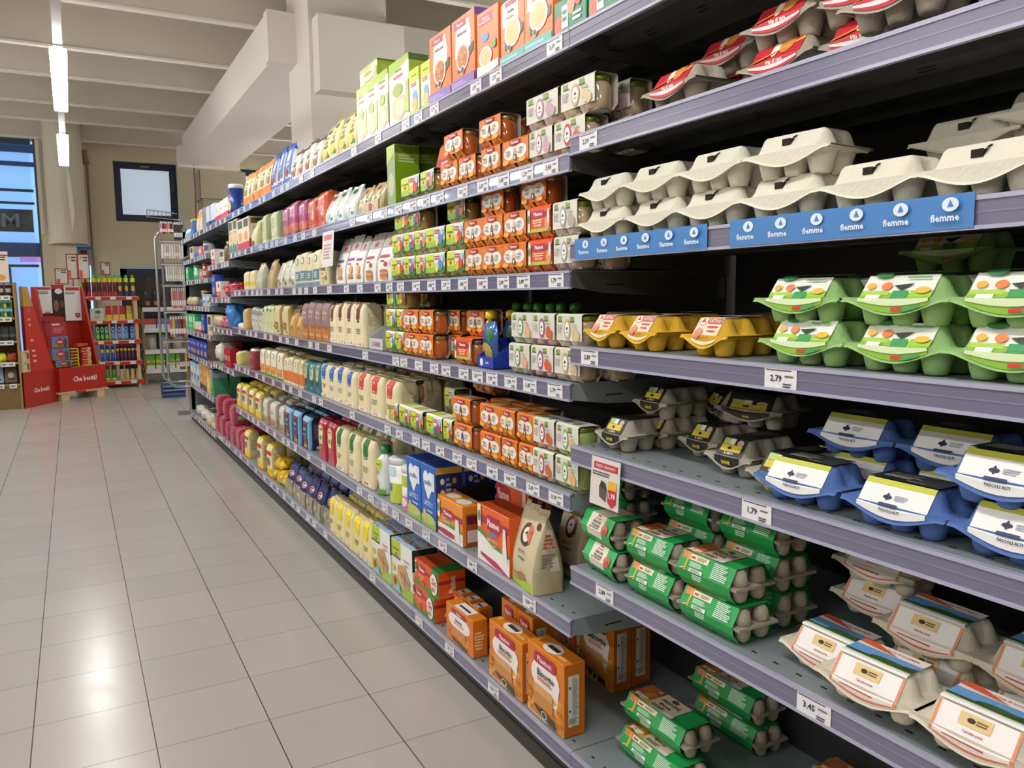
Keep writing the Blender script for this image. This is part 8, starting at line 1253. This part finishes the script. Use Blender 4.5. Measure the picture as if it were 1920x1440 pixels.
bottles(4, .46, .66, lv[0], .22, .027, dict(base='c8b478', cap='1a1a1a', front=[('r', -1, .7, 1, .9, '1a1a1a'), ('l', -.6, .3, .6, .6, 3, '5a4a30')]), 'cream can with black cap, lowest rack level', 'cream cans on lowest rack level', 'can', False)
for i, (c, nm) in enumerate((('b8222a', 'red'), ('c83028', 'bright red'), ('b8222a', 'dark red'), ('c8a838', 'yellow'))): o = soft_pack('packet', .07, .05, .18, BG(c, [(0, .4, 'e0c848')], None), 'pouch', .003, i); put(o, A[0]+.34+i*.085, A[1]+.05, lv[3], 0, '%s and yellow packet on the second rack level' % nm, 'packet')
o = box_pack('box', .16, .08, .16, dict(base='d0cbb8', front=[('e', .1, .7, .5, .14, '4f7a44'), ('l', -.5, .1, .5, .4, 3, '8aa080')])); put(o, A[0]+.20, A[1]+.02, lv[3], .1, 'tilted white box with green picture on the rack', 'box')
# ---- 5 rack with white shelf edges
A = (.86, 12.6); root = empty('white_edged_rack', (*A, 0)); tag(root, 'wooden rack with broad white shelf edges behind the steel tubes', 'rack'); W_ = .60; lv = [.21, .49, .80, 1.10]
for u in (.0, W_-.04):
    for v in (0, .36):
        mb = MB(); mb.box(u, v, 0, u+.04, v+.04, 1.10, mat('8f7448', .65, var=.2)); child(mb, 'post', root)
for z in lv:
    mb = MB(); mb.box(0, 0, z-.02, W_, .40, z, WOOD); child(mb, 'shelf_board', root)
    mb = MB(); mb.box(.02, -.012, z-.06, W_, 0, z+.004, mat('d9dade', .4)); child(mb, 'white_edge', root)
bottles(5, .10, .54, lv[3], .30, .032, dict(base='1a1c1a', cap='141414', front=[('r', -.8, .1, .8, .3, 'b86a4a')]), 'dark bottle on the white-edged rack', 'dark bottles on the white-edged rack')
for i, (c, nm) in enumerate((('b84040', 'red and white'), ('6a78b0', 'blue and white'), ('b84848', 'second red'))): o = box_pack('box', .17, .1, .14, dict(base=c, front=[('r', -1, 0, 1, .4, 'd8d8dc')])); put(o, A[0]+.11+i*.185, A[1]+.04, lv[2], 0, '%s box on the white-edged rack' % nm, 'box')
bottles(3, .12, .48, lv[1], .21, .07, dict(base='a8a69c', cap='8a887e'), 'wide grey canister on the white-edged rack', 'grey canisters on the rack', 'canister', False)
for i in range(4): o = box_pack('packet', .12, .07, .21, dict(base='5ab030', front=[('r', -1, .45, 1, .6, 'd8cc3a'), ('r', -1, 0, 1, .25, 'e4e4e0'), ('e', .3, .5, .3, .12, 'd86a40')])); put(o, A[0]+.09+i*.135, A[1]+.04, lv[0], 0, 'green and white packet, %s on lowest white-edged shelf' % ordw(i, 4), 'packet', 'green packets on the white-edged rack')
# ---- 6 framed signs above the displays
for i, (x, y, z, w_, h_, nm) in enumerate(((.035, 12.05, 1.49, .13, .33, 'tall red-framed sign, middle of three above the displays'), (.17, 12.05, 1.49, .14, .33, 'tall red-framed sign, right of the grouped three'), (-.09, 11.75, 1.42, .15, .20, 'small red-framed sign, left of the grouped three'), (.44, 12.5, 1.56, .12, .18, 'red-framed sign standing alone above the bottles'))):
    root = empty('framed_sign', (x, y, z)); tag(root, nm, 'sign'); mb = MB()
    for a in ((-w_/2, 0, w_/2, .012), (-w_/2, h_-.012, w_/2, h_), (-w_/2, 0, -w_/2+.012, h_), (w_/2-.012, 0, w_/2, h_)): mb.box(a[0], -.006, a[1], a[2], .006, a[3], mat('a8342c', .45))
    mb.tube([(0, .0, 0), (0, 0, -z+(.02 if i < 3 else 1.267-z+z))], .006, mat('a8342c', .5), 6) if i < 3 else mb.tube([(0, 0, 0), (0, 0, -.29)], .006, mat('a8342c', .5), 6)
    child(mb, 'frame', root); mb = MB(); mb.box(-w_/2+.012, -.002, .012, w_/2-.012, .002, h_-.012, mat('d9d6d0', .5)); art(mb, lambda u, v, o: (u, -.002-o, v), w_-.024, h_, [('e', -.5, .85, .25, .07, 'c8b85a'), ('l', -.1, .68, .9, .92, 2, '4a4a4a'), ('r', -.9, .06, -.3, .35, 'd8642c')]); child(mb, 'card', root)
# ---- 7 tubular end rack with hanging goods
root = empty('hanging_goods_rack', (.92, 9.0, 0)); tag(root, 'grey tubular steel rack with rounded corners at the gondola end', 'rack')
TB = mat('9a9da0', .3, metal=.7)
mb = MB(); mb.box(.125, -.02, 0, .155, .18, 2.1, TB); mb.box(.0, -.02, 0, .155, .18, .02, TB); child(mb, 'post', root)
for k, (x0, y0, z0, z1) in enumerate(((.80, 9.15, .34, 1.92), (.84, 8.95, .30, 1.90))):
    pts = [(1.06, y0, z1)] + [(x0+.08-.08*math.sin(a), y0, z1-.08+.08*math.cos(a)) for a in [i*math.pi/8 for i in range(5)]] + [(x0, y0, z0+.10)] + [(x0+.10-.10*math.cos(a), y0, z0+.10-.10*math.sin(a)) for a in [i*math.pi/8 for i in range(5)]] + [(1.07, y0, z0)]
    if k == 1: pts = pts[5:]
    mb = MB(); mb.tube([(x-.92, y-9.0, z) for x, y, z in pts], .013, TB); child(mb, 'bent_tube', root)
mb = MB()
for k in range(6): mb.tube([(-.18+.04*k, .0, 2.06), (-.14+.04*k, .28, 2.14)], .0035, TB, 5)
mb.tube([(-.20, .0, 2.05), (.12, 0, 2.03)], .005, TB, 5); mb.tube([(-.17, .28, 2.15), (.12, .28, 2.12)], .005, TB, 5); mb.tube([(-.20, 0, 2.05), (-.17, .28, 2.15)], .005, TB, 5); mb.tube([(.12, 0, 2.03), (.14, 0, .2)], .006, TB, 5); child(mb, 'wire_shelf', root)
for z in (1.80, 1.57, 1.35, 1.08, .78, .56):
    mb = MB(); mb.box(-.10, -.02, z+.005, .15, -.014, z+.02, TB); mb.box(-.10, -.12, z-.005, .13, -.115, z+.004, mat('c8cacc', .4)); child(mb, 'hook_bar', root)
def hang(n, x0, x1, z0, z1, cols, th, lab, grp, y=8.90):
    for i in range(n):
        h_ = z1-z0; c = cols[i % len(cols)]; mb = MB(); w_ = (x1-x0)/n*.8
        mb.box(-w_/2, 0, 0, w_/2, th, h_*.86, mat(c, .35, coat=.4)); mb.box(-w_/2*.8, .002, h_*.86, w_/2*.8, .006, h_, mat('dcd9d2', .5)); mb.tube([(0, .004, h_), (0, .06, h_+.008)], .002, TB, 4)
        mb.box(-w_/2*1.01, -.0006, h_*.15, w_/2*1.01, 0, h_*.4, mat('e9e5e0', .4))
        put(mb.build('hanging_pack'), x0+(x1-x0)*(i+.5)/n, y+.003*(i % 3), z0, 0, lab % (ordw(i, n) if i < 7 or i == n-1 else '%s from left' % ORD[min(8, i)]), 'hanging pack', grp)
hang(9, .83, 1.04, 1.63, 1.78, ['e4e2da', 'd8d6ce', 'c8a8a4', 'e0d8d4'], .03, 'white and red slim hanging pack, first row, %s', 'first row of hanging packs')
hang(9, .86, 1.05, 1.40, 1.555, ['e4e2da', 'd8c8c4', 'c8d0b8'], .03, 'white slim hanging pack, second row, %s', 'second row of hanging packs')
hang(8, .90, 1.05, 1.12, 1.33, ['d8a0a8', 'c87a50', 'd8849c'], .02, 'pink narrow hanging pack, third row, %s', 'third row of hanging packs')
hang(8, .87, 1.08, .83, 1.04, ['c8584a', 'd8b83a', '3a70b0', '8a2c4a', '6a1c28'], .02, 'coloured kitchen tool card, fourth row, %s', 'fourth row of hanging packs')
hang(5, .95, 1.07, .49, .69, ['8a2020', '2c4888', 'd8b020'], .02, 'coloured kitchen tool card, lowest row, %s', 'lowest row of hanging packs')
hang(5, .83, .95, 1.88, 2.0, ['d8709a', '1c1c20', 'c84a2c'], .02, 'pink, black or orange pack on the top hooks, %s', 'packs on the top hooks')
hang(4, .96, 1.05, 1.82, 2.0, ['26262c'], .03, 'black hanging pack on the top hooks, %s', 'black packs on the top hooks')
# ---- 8 stacked blue shopping baskets
for k in range(3):
    root = empty('shopping_basket', (1.05, 10.75, .002+.05*k)); tag(root, 'blue plastic shopping basket, %s of the stack on the floor' % ['bottom', 'middle', 'top'][k], 'basket', 'stacked blue baskets'); mb = MB(); c = mat('2c4c88', .35)
    for s_ in (-1, 1):
        for j in range(4): mb.box(-.13, s_*.09-.003, .01+j*.018, .13, s_*.09+.003, .02+j*.018, c); mb.box(s_*.13-.003, -.09, .01+j*.018, s_*.13+.003, .09, .02+j*.018, c)
        for j in range(9): mb.box(-.13+j*.0325-.002, s_*.09-.004, 0, -.13+j*.0325+.002, s_*.09+.004, .085, c)
    mb.box(-.13, -.09, 0, .13, .09, .006, c); mb.box(-.14, -.10, .078, .14, -.092, .088, c); mb.box(-.14, .092, .078, .14, .10, .088, c); child(mb, 'basket_body', root)
    mb = MB(); mb.tube([(-.13, -.09, .086), (-.10, -.105, .090), (.10, -.105, .094), (.13, -.09, .086)], .005, mat('a8b0b8', .4)); child(mb, 'handle', root)
